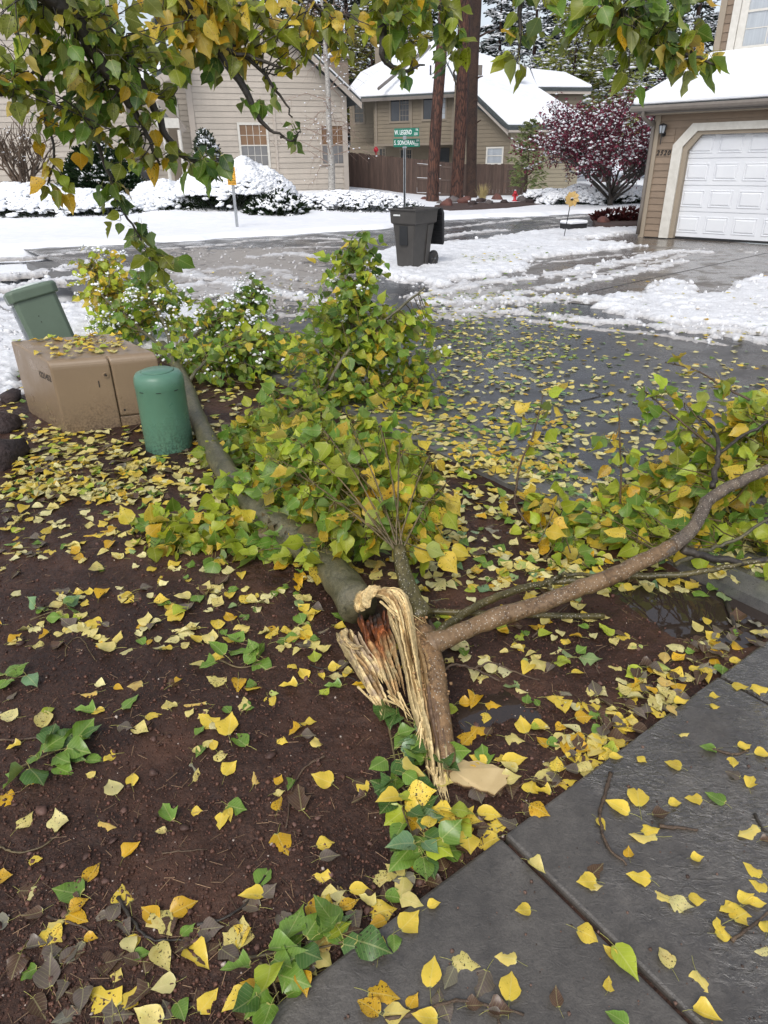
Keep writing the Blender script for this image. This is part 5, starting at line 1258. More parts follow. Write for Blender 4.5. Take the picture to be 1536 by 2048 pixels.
class Crown:
    def __init__(s, seed, leaf): s.r = np.random.default_rng(seed); s.leaf = leaf; s.P = []; s.D = []; s.S = []; s.br = MB(); s.top = []
    def bough(s, o, ang, ln, droop, n, w=.35, thick=.03):
        r = s.r; d = np.array([math.cos(ang), math.sin(ang), 0]); p = np.array([-d[1], d[0], 0]); o = np.array(o)
        e = o+d*ln+np.array([0, 0, droop*ln]); s.br.tube([tuple(o), tuple((o+e)/2+np.array([0, 0, .05*ln])), tuple(e)], [thick, thick*.6, thick*.2], 4, False)
        t_ = r.uniform(.12, 1.05, n); lat = r.normal(size=n)*w*ln*(1.15-t_)*.75
        q = o+t_[:, None]*(e-o)+lat[:, None]*p+np.column_stack([np.zeros(n), np.zeros(n), r.normal(size=n)*.07*ln+.04*ln*np.sin(t_*3)])
        s.P.append(q); dd = d*.7+np.sign(lat)[:, None]*p*.5+np.column_stack([np.zeros(n), np.zeros(n), r.uniform(-.5, .35, n)]); s.D.append(dd); s.S.append(np.full(n, s.leaf)*r.uniform(.6, 1.3, n))
    def finish(s, parent, mat, snow=0, name='crown', col=None, branchmat=None, trim=None):
        P = np.vstack(s.P); D = np.vstack(s.D); S_ = np.concatenate(s.S); n = len(P); r = s.r
        D /= np.linalg.norm(D, axis=1)[:, None]; side = np.cross(D, r.normal(size=(n, 3))); side /= np.linalg.norm(side, axis=1)[:, None]
        q = np.stack([P-side*S_[:, None]*.16, P+side*S_[:, None]*.16, P+D*S_[:, None]+side*S_[:, None]*.07, P+D*S_[:, None]-side*S_[:, None]*.07], 1)
        # a second crossing blade gives the spray some body
        s2 = np.cross(D, side); q2 = np.stack([P-s2*S_[:, None]*.16, P+s2*S_[:, None]*.16, P+D*S_[:, None]+s2*S_[:, None]*.05, P+D*S_[:, None]-s2*S_[:, None]*.05], 1)
        V = np.vstack([q.reshape(-1, 3), q2.reshape(-1, 3)]); me = mesh(name, V, np.arange(len(V)).reshape(-1, 4))
        base = np.array(col if col is not None else (.05, .07, .03)); c = base*r.uniform(.55, 1.45, (n, 1))*r.uniform(.9, 1.1, (n, 3)); c = np.repeat(np.vstack([c, c]), 4, 0); add_col(me, c)
        o = new_obj(name, me, parent, mat); o['kind'] = 'stuff'
        if s.br.V: b_ = s.br.obj('branches', branchmat or MAT['pine_dark'], parent); b_['kind'] = 'stuff'
        if snow:
            k = r.random(n) < snow; Pk = P[k]+D[k]*S_[k][:, None]*.4+np.array([0, 0, .03]); m_ = len(Pk)
            if m_:
                Ms = rand_yaw(m_, r)@np.diag([1.25, .62, .26])*(S_[k]*r.uniform(.35, .8, m_))[:, None, None]
                V, Fc = scatter(octV, octF, Ms, Pk); so_ = new_obj(name+'_snow', mesh('crown_snow', V, Fc, True), parent, MAT['snow']); so_['kind'] = 'stuff'
def rand_yaw(n, r):
    a = r.uniform(0, 6.28, n); c, s_, z, o = np.cos(a), np.sin(a), np.zeros(n), np.ones(n); t_ = r.normal(size=n)*.2
    return np.stack([c, -s_, t_, s_, c, z, z, t_, o], -1).reshape(n, 3, 3)
def mk_foliage(name, rough=.7, trans=.25):
    m, t, b, o = nodes(name); a = N(t, 'ShaderNodeAttribute', attribute_name='Col'); t.links.new(a.outputs['Color'], b.inputs['Base Color']); b.inputs['Roughness'].default_value = rough; b.inputs['Specular IOR Level'].default_value = .2
    tr = t.nodes.new('ShaderNodeBsdfTranslucent'); t.links.new(a.outputs['Color'], tr.inputs[0]); mx = t.nodes.new('ShaderNodeMixShader'); mx.inputs[0].default_value = trans
    t.links.new(b.outputs[0], mx.inputs[1]); t.links.new(tr.outputs[0], mx.inputs[2]); t.links.new(mx.outputs[0], o.inputs[0]); return m
MAT['needles'] = mk_foliage('needles')
g = G(868, 410); pine_trunk('first tall pine right of the street sign, reddish trunk leaning right', (g[0]-.08, g[1], .1), 886, 20, .235, .15, 17, MAT['pine_bark'], 3)
g = G(914, 406); pine_trunk('middle tall pine with reddish bark, just right of the first pine', (g[0], g[1], .1), 929, 20, .26, .19, 18, MAT['pine_bark'], 5, [(927, 400, 927, 400)])
g = G(933, 400); pine_trunk('darkest pine trunk standing behind the middle pine', (g[0]+.1, g[1]-.6, .1), 951, 20, .23, .19, 18, MAT['pine_dark'], 8, [(948, 252, 962, 240), (950, 160, 966, 152), (955, 75, 990, 60), (948, 205, 956, 200)])

# forest behind the roofs
def conifer(label, px, d, H, R, col, snow, seed, n=55, leaf=.42, group='snowy evergreens behind the houses', base=-.1):
    p = Y(px, 330, d); o = thing('evergreen_tree', label, 'tree', (p[0], d, base), group=group); r = random.Random(seed)
    m = MB(); m.tube([(0, 0, -.5), (.1, 0, H*.5), (0, 0, H)], [.28, .18, .03], 7); m.obj('trunk', MAT['pine_dark'], o)
    c = Crown(seed, leaf)
    for i in range(n):
        t_ = i/n; z = H*(.16+.83*t_)+r.uniform(-.2, .2); ln = R*(1-t_)**.75*r.uniform(.55, 1.15)+.3; c.bough((0, 0, z), i*2.4+r.uniform(-.5, .5), ln, -.22+.25*t_, int(20+26*ln))
    c.finish(o, MAT['needles'], snow, 'crown', col)
CONI = [(640, 58, 17, 3.4, (.035, .045, .025), .12, 'dark evergreen above the beige house chimney'), (700, 62, 19, 3.6, (.04, .05, .03), .15, 'dark evergreen behind the left end of the taupe roof'),
        (760, 66, 18, 4.0, (.05, .07, .03), .3, 'evergreen with snowy boughs above the taupe chimney'), (835, 70, 20, 4.0, (.045, .06, .03), .25, 'evergreen showing between the first pine and the roof peak'),
        (985, 66, 15, 3.8, (.035, .05, .04), .55, 'snow laden evergreen right of the dark pine trunk'), (1050, 74, 19, 4.4, (.04, .055, .045), .6, 'tall snowy evergreen behind the taupe roof vents'),
        (1100, 68, 14, 3.6, (.035, .05, .04), .5, 'shorter snowy evergreen above the dormer'), (1200, 66, 17, 4.2, (.04, .055, .04), .6, 'broad snowy evergreen above the crimson tree'),
        (1265, 60, 18, 4.0, (.035, .045, .03), .4, 'dark snowy evergreen left of the garage roof'), (1345, 62, 20, 4.4, (.035, .045, .035), .5, 'snowy evergreen over the garage roof edge'),
        (1430, 66, 22, 4.4, (.035, .045, .035), .4, 'evergreen beside the upper storey wall'), (560, 66, 21, 4.2, (.04, .05, .03), .2, 'evergreen behind the beige gable'), (1150, 84, 22, 4.6, (.035, .05, .045), .6, 'most distant snowy evergreen between the yellow green tree and the garage')]
for i, (px, d, H, R_t, c, sn, lb) in enumerate(CONI): conifer(lb, px, d, H, R_t, c, sn, 100+i)
def round_tree(name, label, px, d, H, R, cz, col, snow, seed, n=90, leaf=.35, cat='tree', base=-.1):
    p = Y(px, 330, d); o = thing(name, label, cat, (p[0], d, base)); r = random.Random(seed)
    m = MB(); m.tube([(0, 0, -.5), (.15, 0, H*.45), (0, 0, H*.85)], [.2, .13, .03], 7); m.obj('trunk', MAT['pine_dark'], o)
    c = Crown(seed, leaf)
    for i in range(n):
        z = H*(cz+(1-cz)*r.random()); t_ = (z/H-cz)/(1-cz); rad = R*math.sqrt(max(.02, 1-(2*t_-.85)**2*.8)); c.bough((0, 0, z-.5*rad), r.uniform(0, 6.28), rad*r.uniform(.5, 1), .55, 30, .5)
    c.finish(o, MAT['needles'], snow, 'crown', col)
round_tree('aspen_tree', 'yellow green tree dusted with snow behind the dormer roof', 1128, 55, 11.5, 2.6, .3, (.27, .30, .08), .22, 201, 110, .34)
round_tree('aspen_tree', 'yellow green tree with snowy leaves right above the crimson tree', 1212, 53, 9.6, 2.4, .3, (.26, .28, .09), .3, 202, 90, .34)
round_tree('aspen_tree', 'yellow leaved tree above the taupe roof ridge left of the pines', 800, 60, 13.5, 3.2, .4, (.30, .27, .06), .15, 203, 120, .36)
round_tree('aspen_tree', 'yellow green tree between the beige chimney and the taupe roof', 745, 57, 11, 2.4, .35, (.22, .22, .06), .2, 204, 80, .34)

# young ponderosa sapling by the fence end
g = G(1052, 398); o = thing('pine_sapling', 'slender green pine sapling at the right end of the fence', 'tree', (g[0], 33.0, -.02)); g = Y(1050, 395, 33.0); o.location = (g[0], 33.0, .0)
Hs = Y(1056, 238, 33)[2]; m = MB(); m.tube([(0, 0, -.1), (.02, 0, Hs*.5), (.06, 0, Hs)], [.05, .035, .01], 6); m.obj('trunk', MAT['pine_dark'], o)
c = Crown(31, .15); rr_ = random.Random(4)
for i in range(46):
    t_ = i/46; z = Hs*(.14+.86*t_); c.bough((.03*t_, 0, z), i*2.4, (1.0*(1-t_)**.7+.12)*rr_.uniform(.6, 1.1), .28, 34, .30, .012)
c.finish(o, MAT['needles'], 0, 'crown', (.22, .26, .11))

# crimson crab apple with snow
def bough_tree(name, label, cat, base, H, W, col, seed, snowfrac, leaf, nmain=12, lean=0, blossoms=None, twigmat=None, lev=3):
    o = thing(name, label, cat, tuple(base)); r = np.random.default_rng(seed); m = MB(); tips = []
    def rec(p, d, ln, rad, l):
        q = p+d*ln; mid = (p+q)/2+r.normal(size=3)*ln*.06; m.tube([tuple(p), tuple(mid), tuple(q)], [rad, rad*.8, rad*.6], 5, False); tips.extend([mid, q, p*.3+q*.7])
        if l == 0: return
        for _ in range(int(r.integers(3, 5))):
            dd = d+r.normal(size=3)*.42+np.array([0, 0, .10]); dd /= np.linalg.norm(dd); st = p+(q-p)*r.uniform(.45, 1); rec(st, dd, ln*r.uniform(.55, .8), rad*.58, l-1)
    for i in range(nmain):
        a = i*2.4+r.uniform(-.3, .3); d = np.array([math.cos(a)*W, math.sin(a)*W, r.uniform(.5, 1.1)]); d /= np.linalg.norm(d); rec(np.array([0, 0, r.uniform(.2, .5)]), d, H*.36*r.uniform(.8, 1.2), .05, lev)
    m.tube([(0, 0, -.2), (0, 0, .5)], [.12, .1], 8); b_ = m.obj('branches', twigmat or MAT['bark_dark'], o, True); b_['kind'] = 'stuff'
    T_ = np.array(tips); k = 3 if leaf else 0
    if leaf:
        k = 5; P = np.repeat(T_, k, 0)+r.normal(size=(len(T_)*k, 3))*.10; n = len(P); A = rand_rot(n, r); q = np.array([(-.5, 0, 0), (0, -.22, 0), (.5, 0, .05), (0, .22, 0)])*leaf
        V, Fc = scatter(q, np.array([[0, 1, 2, 3]]), A*r.uniform(.6, 1.3, (n, 1, 1)), P); me = mesh('crown', V, Fc); add_col(me, np.repeat(np.array(col)*r.uniform(.4, 1.7, (n, 1)), 4, 0)); c_ = new_obj('crown', me, o, MAT['needles']); c_['kind'] = 'stuff'
    P = T_[r.random(len(T_)) < snowfrac]; n = len(P); P = P+np.array([0, 0, .03])+r.normal(size=P.shape)*.02
    Ms = rand_yaw(n, r)@np.diag([1.5, .8, .55])*(r.uniform(.4, 1.2, n)*(leaf or .07)*.5)[:, None, None]; V, Fc = scatter(octV, octF, Ms, P); s_ = new_obj('branch_snow', mesh('branch_snow', V, Fc, True), o, MAT['snow']); s_['kind'] = 'stuff'
    return o
g = Y(1222, 392, 27); bough_tree('crab_apple_tree', 'crimson leaved tree dusted with snow left of the garage', 'tree', (g[0], 27, .02), 5.0, .75, (.15, .034, .055), 41, .85, .125, 15, lev=3)
# bare shrub against the left wing
g = Y(48, 378, 27.5); bough_tree('bare_shrub', 'bare twiggy brown shrub against the far left wall', 'shrub', (g[0], 27.5, .25), 3.9, .28, (0, 0, 0), 43, .12, 0, 14, lev=2, twigmat=MAT['twig_brown'])

# young birch in front of the beige house
bb = Y(662, 384, 30.5); bo = thing('birch_tree', 'young white birch with bare drooping twigs in front of the beige house', 'tree', (bb[0], 30.5, .3))
pp_ = [Y(x, y, 30.5)-np.array([bb[0], 30.5, .3]) for x, y in ((662, 384), (663, 330), (658, 260), (656, 180), (650, 90), (645, 30), (640, -60))]; pp_[0][2] = -.3
m = MB(); m.tube(smooth_path(pp_, 4), list(np.linspace(.15, .04, 25)), 10); m.obj('trunk', MAT['birch'], bo, True)
rb = np.random.default_rng(12); bm_ = MB(); sn = []
for i in range(46):
    t_ = rb.uniform(.18, .95); k = t_*6; j = int(k); p = np.array(smooth_path(pp_, 4)[int(t_*24)]); a = rb.uniform(0, 6.28); ln = rb.uniform(.9, 2.3)*(1.15-t_*.6)
    d = np.array([math.cos(a), math.sin(a)*.7, rb.uniform(-.1, .6)]); q = p+d*ln*.6; e = q+d*ln*.5+np.array([0, 0, -.3*ln])
    bm_.tube([p, q, e], [.022, .012, .004], 4, False); sn += [q, (q+e)/2, (p+q)/2]
    for _ in range(9):
        st = p+(q-p)*rb.uniform(.3, 1) if rb.random() < .5 else q+(e-q)*rb.random(); dd = d*.5+rb.normal(size=3)*.45+np.array([0, 0, -.15]); ee = st+dd*rb.uniform(.3, .75); bm_.tube([st, (st+ee)/2+rb.normal(size=3)*.04, ee+np.array([0, 0, -.12])], [.007, .005, .003], 3, False); sn.append(ee)
x = bm_.obj('branches', simple('birch_twig', (.28, .2, .16), (.2, .14, .11), .7, 20), bo); x['kind'] = 'stuff'
P = np.array(sn)[rb.random(len(sn)) < .35]; Ms = rand_yaw(len(P), rb)@np.diag([1.6, .7, .6])*.035; V, Fc = scatter(octV, octF, Ms, P+np.array([0, 0, .02])); x = new_obj('branch_snow', mesh('branch_snow', V, Fc, True), bo, MAT['snow']); x['kind'] = 'stuff'

# shrubs buried in snow
def snow_shrub(label, c, rx, ry, h, seed, dense=1.0, base=0, snowy=.9, green=(.022, .035, .016), name='snowy_shrub', group=None, lump=.10):
    """dark evergreen mass under a lumpy, broken coat of snow"""
    o = thing(name, label, 'shrub', (c[0], c[1], base), group=group); r = np.random.default_rng(seed)
    def top(x, y):
        q = 1-(x/rx)**2-(y/ry)**2; return h*np.sqrt(np.clip(q, 0, 1))**.9*(1+.55*(fbm(x+seed, y+c[1], 1.3, 3, seed)-.5))
    n = int(900*dense*rx*max(h, .5)*1.2); a = r.uniform(0, 6.28, n); q = np.sqrt(r.random(n)); x, y = q*rx*np.cos(a), q*ry*np.sin(a); z = top(x, y)
    fr = r.random(n) < .55; y = np.where(fr, -np.abs(y), y); z = z*np.where(r.random(n) < .35, r.uniform(.1, 1, n), 1.0); z = z*(.87 if snowy > .5 else 1); P = np.column_stack([x, y, np.maximum(z, .02)])
    D = np.column_stack([x/rx, y/ry-.4, .5+z*0])+r.normal(size=(n, 3))*.4; D /= np.linalg.norm(D, axis=1)[:, None]; cr = Crown(seed, .2); cr.P = [P]; cr.D = [D]; cr.S = [r.uniform(.07, .17, n) if snowy > .5 else r.uniform(.12, .26, n)]
    cr.finish(o, MAT['needles'], 0, 'foliage', green)
    if snowy > .5:
        na, nr_ = 90, 34; aa, qq = np.meshgrid(np.linspace(0, 2*np.pi, na), np.linspace(0, 1, nr_)**.7, indexing='ij'); sx, sy = qq*rx*np.cos(aa)*1.0, qq*ry*np.sin(aa); sz = top(sx, sy)
        sz = sz*(1+.26*(fbm(sx*1, sy, 4, 3, seed+2)-.5)*2)+.14*(fbm(sx, sy, 9, 3, seed)-.5)-.02
        hole = ((sy < 0) & (sz < h*(.34+.5*(fbm(sx+3*seed, sy, 1.1, 2, 5)-.5)))) | (fbm(sx, sy, 6.0, 2, seed+9) > (.635 if snowy > .75 else .56)); ii = np.arange(na*nr_).reshape(na, nr_)
        qd = np.stack([ii[:-1, :-1], ii[1:, :-1], ii[1:, 1:], ii[:-1, 1:]], -1).reshape(-1, 4); qd = qd[~hole.ravel()[qd].any(1)]
        x_ = new_obj('snow_blanket', mesh('snow_blanket', np.column_stack([sx.ravel(), sy.ravel(), sz.ravel()]), qd, True), o, MAT['snow']); x_['kind'] = 'stuff'
    n = int(1000*dense*rx*max(h, .45)*snowy*1.7); a = r.uniform(0, 6.28, n); q = np.sqrt(r.random(n)); x, y = q*rx*np.cos(a), q*ry*np.sin(a); z = top(x, y)
    low = (y < 0) & (z < h*.42) & (fbm(x+3*seed, y, 1.1, 2, 5) > .40) & (r.random(n) < .93)
    k = ~low; x, y, z = x[k], y[k], z[k]; n = len(x)
    Ms = rand_yaw(n, r)@np.diag([1.3, 1.0, .5])*(r.uniform(.45, 1.35, n)*lump)[:, None, None]; iv, if_ = rock_tmpl(5, 1, .18); V, Fc = scatter(iv, if_, Ms, np.column_stack([x, y, z+.05])); s_ = new_obj('snow_coat', mesh('snow_coat', V, Fc, True), o, MAT['snow']); s_['kind'] = 'stuff'
def at(px, py, d): p = Y(px, py, d); return (p[0], d)
snow_shrub('broad low shrub mass under snow at the far left of the verge', at(70, 420, 23.5), 3.6, 1.6, .95, 51, base=.05)
snow_shrub('low snow coated shrub left of the big snowy juniper', at(240, 415, 24.2), 1.5, 1.1, .62, 52, base=.05)
snow_shrub('snow coated rounded bush under the porch', at(322, 405, 24.8), 1.3, 1.1, .95, 53, base=.08)
snow_shrub('large mounded juniper under snow behind the yellow sign', at(468, 415, 25.0), 2.2, 1.5, 1.5, 54, base=.08, dense=1.15)
snow_shrub('dark green juniper with open underside at the right foot of the snowy mound', at(552, 425, 23.6), .95, .8, .68, 55, base=.05, snowy=.25, green=(.02, .035, .014))
snow_shrub('low leafy ground cover under broken snow before the birch', at(680, 410, 25.5), 2.9, 1.4, .62, 56, base=.05, snowy=.62, lump=.075, green=(.04, .05, .03))
snow_shrub('snowy low hedge under the crimson tree', at(1200, 392, 28.5), 2.4, 1.1, .65, 57, base=.0, snowy=.8, lump=.085)
snow_shrub('small snow covered shrub at the foot of the taupe wall', at(1105, 396, 30.5), 1.4, .8, .5, 58, base=.0, snowy=.7, lump=.08)
# evergreen bush by the porch with snow on top only
snow_shrub('dark green rounded bush with a cap of snow near the porch', at(205, 375, 27.0), 1.5, 1.2, 1.9, 59, base=.15, snowy=.05, green=(.03, .055, .022), name='evergreen_bush', dense=1.6)
snow_shrub('small upright juniper rising behind the snowy mound', at(420, 350, 26.5), .45, .4, 2.3, 60, base=.2, snowy=.15, green=(.07, .09, .06), name='juniper_bush')
# dark planting bed before the garage corner
p_ = gp([(1185, 447), (1215, 440), (1290, 437), (1290, 456), (1230, 460), (1190, 458)]); m = MB(); m.prism([(a, b, -.02) for a, b in p_], (0, 0, .12)); q = m.obj('planting_bed', MAT['soil']); fix_normals(q); tag(q, kind='structure')
g = G(1232, 447); snow_shrub('dark red leafed plants in the bed beside the garage corner', (g[0]+.1, g[1]), .75, .35, .22, 61, base=.05, snowy=.12, green=(.09, .025, .025), name='bed_plants', lump=.05)
g = G(1205, 452); rock('bed_stone', 'brown stones at the left end of the planting bed', (g[0], g[1], .1), .2, MAT['rock_red'], 71); 

# ================================================================== THE FALLEN POPLAR
def B(px, py, d): return np.array(Y(px, py, d))
def Hz(px, py, z): return np.array(G(px, py, z))
ft = thing('fallen_poplar', 'young poplar split at its base, fallen across the mud with leaves still on it', 'fallen tree')
gr = Grow(71)
def branch(pts, r0, r1, mat, name='branch', n=8, k=5, wob=.004, rr=None):
    P = smooth_path(pts, k); r = np.random.default_rng(len(pts)*7+int(abs(pts[0][0])*100)); m_ = len(P); V = []; 
    P = [p+(r.normal(size=3)*wob if 0 < i < m_-1 else 0) for i, p in enumerate(P)]
    R_l = list(np.linspace(r0, r1, m_)) if rr is None else list(np.interp(np.linspace(0, 1, m_), np.linspace(0, 1, len(rr)), rr))
    nz_ = r.normal(size=m_); nz_ = np.convolve(nz_, [.25, .5, .25], 'same'); R_l = [x*(1+.045*q) for x, q in zip(R_l, nz_)]
    m = MB(); m.tube([tuple(p) for p in P], R_l, n); m.obj(name, mat, ft, True); return P
# main trunk, lying from the split away to the left
tk = [Hz(716, 1212, 0.15), Hz(672, 1150, 0.11), Hz(610, 1092, 0.09), Hz(548, 1048, 0.085), Hz(500, 1004, 0.08), Hz(458, 950, 0.08), Hz(420, 890, 0.08), Hz(392, 830, 0.08), Hz(372, 775, 0.09), Hz(350, 725, 0.12), Hz(325, 690, 0.15)]
TP = branch(tk, .078, .045, MAT['bark_grey'], 'trunk', 14, 5, .003, [.078, .072, .074, .066, .065, .068, .060, .058, .052, .042])
lb = [Hz(856, 1292, 0.16), Hz(905, 1272, 0.17), Hz(985, 1238, 0.18), Hz(1080, 1208, 0.2), Hz(1180, 1170, 0.225), Hz(1275, 1128, 0.255), Hz(1345, 1092, 0.285), Hz(1390, 1052, 0.31), Hz(1412, 1005, 0.36), Hz(1455, 975, 0.39), Hz(1536, 938, 0.43), Hz(1640, 890, 0.48)]
LP = branch(lb[:7], .036, .029, MAT['bark_limb'], 'limb', 12, 6, .002, [.046, .035, .031, .036, .031, .030, .034, .029, .029])
LP2 = branch(lb[5:], .030, .022, MAT['bark_dgrey'], 'limb', 10, 6, .002)
lb2 = [Hz(868, 1272, 0.14), Hz(935, 1222, 0.1), Hz(1010, 1188, 0.09), Hz(1100, 1165, 0.1), Hz(1180, 1160, 0.12), Hz(1260, 1152, 0.14), Hz(1370, 1148, 0.17), Hz(1480, 1128, 0.21), Hz(1620, 1110, 0.24)]
LP3 = branch(lb2, .017, .010, MAT['bark_olive'], 'branch', 8, 6, .002)
hook = branch([Hz(1108, 1188, 0.1), Hz(1098, 1168, 0.12), Hz(1120, 1152, 0.13), Hz(1165, 1150, 0.13), Hz(1215, 1150, 0.12)], .010, .008, MAT['bark_olive'])
b4 = branch([Hz(1365, 1098, 0.27), Hz(1410, 1112, 0.24), Hz(1470, 1122, 0.22), Hz(1560, 1120, 0.22), Hz(1660, 1130, 0.2)], .017, .011, MAT['bark_dark'])
b5 = branch([Hz(1425, 975, 0.38), Hz(1432, 930, 0.44), Hz(1436, 890, 0.5), Hz(1420, 850, 0.55), Hz(1395, 832, 0.58)], .014, .006, MAT['bark_dark'])
b6 = branch([Hz(1350, 1130, 0.15), Hz(1420, 1098, 0.18), Hz(1480, 1075, 0.22), Hz(1560, 1020, 0.3)], .010, .006, MAT['bark_grey'])
b7 = branch([Hz(1440, 905, 0.46), Hz(1490, 870, 0.52), Hz(1545, 840, 0.58)], .008, .006, MAT['bark_dark'])
# stub with the sprouts, standing by the split
sb = [Hz(846, 1236, 0.17), Hz(822, 1190, 0.21), Hz(806, 1140, 0.26), Hz(800, 1098, 0.3)]
SP = branch(sb, .038, .028, MAT['bark_olive'], 'stub', 12, 5, .002, [.045, .034, .030, .026])
# thin whips near the stub
for pts, r in (([Hz(838, 1225, .12), Hz(868, 1260, .10), Hz(876, 1300, .08), Hz(872, 1345, .07), Hz(884, 1390, .05), Hz(898, 1440, .03)], .012),
               ([Hz(868, 1400, .03), Hz(880, 1350, .04), Hz(905, 1330, .05), Hz(950, 1338, .04), Hz(1000, 1362, .02)], .006),
               ([Hz(950, 1338, .04), Hz(985, 1325, .05), Hz(1030, 1345, .03), Hz(1080, 1360, .02)], .004)):
    branch(pts, r, r*.6, MAT['twig_brown'], 'whip', 6, 5, .002)
# other visible boughs on the far crown
c1 = branch([B(430, 910, 4.2), B(500, 895, 4.3), B(550, 865, 4.5), B(600, 820, 4.75), B(650, 780, 5.0), B(690, 730, 5.2), B(705, 650, 5.4), B(720, 560, 5.5), B(700, 490, 5.6)], .036, .008, MAT['bark_grey'])
c2 = branch([B(650, 780, 5.0), B(700, 700, 5.1), B(760, 650, 5.15), B(820, 600, 5.2), B(850, 575, 5.25)], .018, .006, MAT['bark_grey'])
c3 = branch([B(640, 790, 4.95), B(720, 765, 5.0), B(790, 775, 5.05), B(860, 790, 5.1)], .012, .005, MAT['bark_dark'])
c4 = branch([B(372, 775, 5.3), B(400, 735, 5.5), B(440, 700, 5.7), B(500, 660, 6.0)], .016, .007, MAT['bark_grey'])
c5 = branch([B(345, 715, 6.0), B(330, 650, 6.6), B(300, 590, 7.0), B(285, 540, 7.2)], .022, .009, MAT['bark_grey'])
c6 = branch([B(330, 700, 6.3), B(260, 640, 7.0), B(205, 590, 7.5), B(180, 530, 7.8)], .018, .008, MAT['bark_grey'])
c7 = branch([B(350, 700, 6.2), B(430, 640, 6.7), B(490, 600, 7.0), B(520, 575, 7.1)], .016, .007, MAT['bark_grey'])
c8 = branch([B(480, 975, 3.55), B(560, 930, 3.6), B(640, 890, 3.7), B(720, 860, 3.8)], .016, .006, MAT['bark_grey'])
c9 = branch([B(540, 1040, 3.15), B(470, 1070, 3.0), B(400, 1075, 2.95), B(320, 1060, 2.98)], .009, .004, MAT['twig'])
SH = []
for tx, ty, d in ((590, 880, 3.0), (640, 850, 3.05), (700, 850, 2.95), (760, 850, 2.9), (800, 880, 2.8), (860, 910, 2.75), (900, 960, 2.65), (560, 960, 2.95), (620, 940, 2.9), (500, 900, 3.2), (700, 930, 2.8)):
    p0 = SP[-1]+np.array([random.uniform(-.02, .02), 0, -.01]); p1 = B(tx, ty, d); mid = (p0+p1)/2+np.array([0, 0, .05]); SH += branch([p0, mid, p1], .0045, .0022, MAT['twig'], 'shoot', 5, 6, .001)
GN = dict(green=5, lime=4, yellow=.8, olive=1.2, deep=.8); YG = dict(lime=4.5, yellow=3.6, gold=.5, green=2.4, olive=1.3); MX = dict(lime=4, green=3, yellow=1.8, olive=1.4, gold=.15)
# near crown over the trunk
skA = SH+c8+[p for p in TP[:30]]+c9
gr.clump(SH, B(720, 960, 2.85), (.34, .24, .20), 98, .087, MX, -.05, .003, .35, .05)
gr.clump(SH, B(620, 930, 3.0), (.24, .2, .18), 64, .087, MX, -.05, .003, .35, .05)
gr.clump(SH, B(850, 1010, 2.6), (.15, .12, .15), 24, .087, YG, -.1, .003, .5, .055)
gr.clump(c8+c1[:10], B(640, 890, 3.7), (.5, .3, .20), 76, .087, MX, -.05, .003, .4, .05)
gr.clump(c8+TP[15:35], B(500, 900, 4.0), (.32, .3, .16), 49, .087, GN, -.05, .003, .4, .055, floor=.04)
gr.clump(c9+TP[5:22], B(430, 1085, 2.95), (.42, .20, .09), 64, .087, dict(lime=3, green=3, yellow=2, olive=2, gold=.2), -.05, .003, .5, .055, floor=.035)
gr.clump(TP[:16], B(600, 1110, 2.8), (.26, .16, .08), 20, .07, dict(lime=3, green=2, yellow=2), 0, .087, .5, .06, floor=.05)
gr.clump(c8, B(760, 880, 3.6), (.26, .2, .16), 30, .087, MX, -.05, .003, .4, .055, floor=.05)
gr.clump(TP[8:30]+c8, B(520, 985, 3.25), (.30, .22, .16), 44, .087, MX, 0, .003, .4, .05, floor=.1)
gr.clump(TP[:20]+SH, B(600, 1030, 2.9), (.26, .2, .16), 34, .087, MX, 0, .003, .4, .05, floor=.1)
gr.clump(c9+TP[5:22], B(360, 1095, 2.9), (.24, .14, .07), 26, .087, dict(lime=3, green=3, yellow=2, olive=2), -.03, .003, .5, .05, floor=.035)
gr.clump(c9+TP[5:22], B(500, 1130, 2.75), (.24, .14, .08), 26, .087, dict(lime=3, green=3, yellow=2, olive=2), -.03, .003, .5, .05, floor=.035)
gr.clump(c8+c1[:12], B(560, 850, 4.2), (.36, .3, .2), 34, .087, MX, 0, .003, .4, .05, floor=.06)
gr.clump(c4+TP[30:], B(400, 700, 6.0), (.5, .35, .16), 40, .09, GN, -.06, .004, .5, .055, floor=.04)
gr.clump(c7+c4, B(560, 690, 6.0), (.5, .4, .2), 44, .09, GN, -.06, .004, .5, .055, floor=.04)
gr.clump(c1, B(640, 720, 5.3), (.36, .3, .3), 40, .085, GN, -.06, .004, .5, .055, floor=.04)
gr.clump(LP3+LP2+b6, B(1330, 1000, 3.2), (.35, .3, .2), 15, .087, YG, -.06, .0035, .5, .055, .5, floor=.04)
gr.clump([p for p in SH if p[1] < 2.6]+SP, B(790, 1040, 2.5), (.15, .10, .09), 16, .085, YG, -.05, .003, .6, .05)
gr.clump([p for p in SH if p[1] < 2.6]+SP, B(860, 1090, 2.42), (.12, .08, .08), 12, .085, YG, -.05, .003, .8, .05)
gr.clump([p for p in SH if p[1] < 2.7]+SP, B(710, 1060, 2.6), (.15, .10, .10), 16, .088, MX, -.05, .003, .5, .05)
gr.clump(TP[:12]+SP, Hz(640, 1095, .17), (.12, .10, .05), 14, .085, MX, 0, .003, .5, .05)
gr.clump(TP[5:25], B(470, 1000, 3.3), (.16, .12, .08), 12, .088, MX, 0, .003, .5, .05)
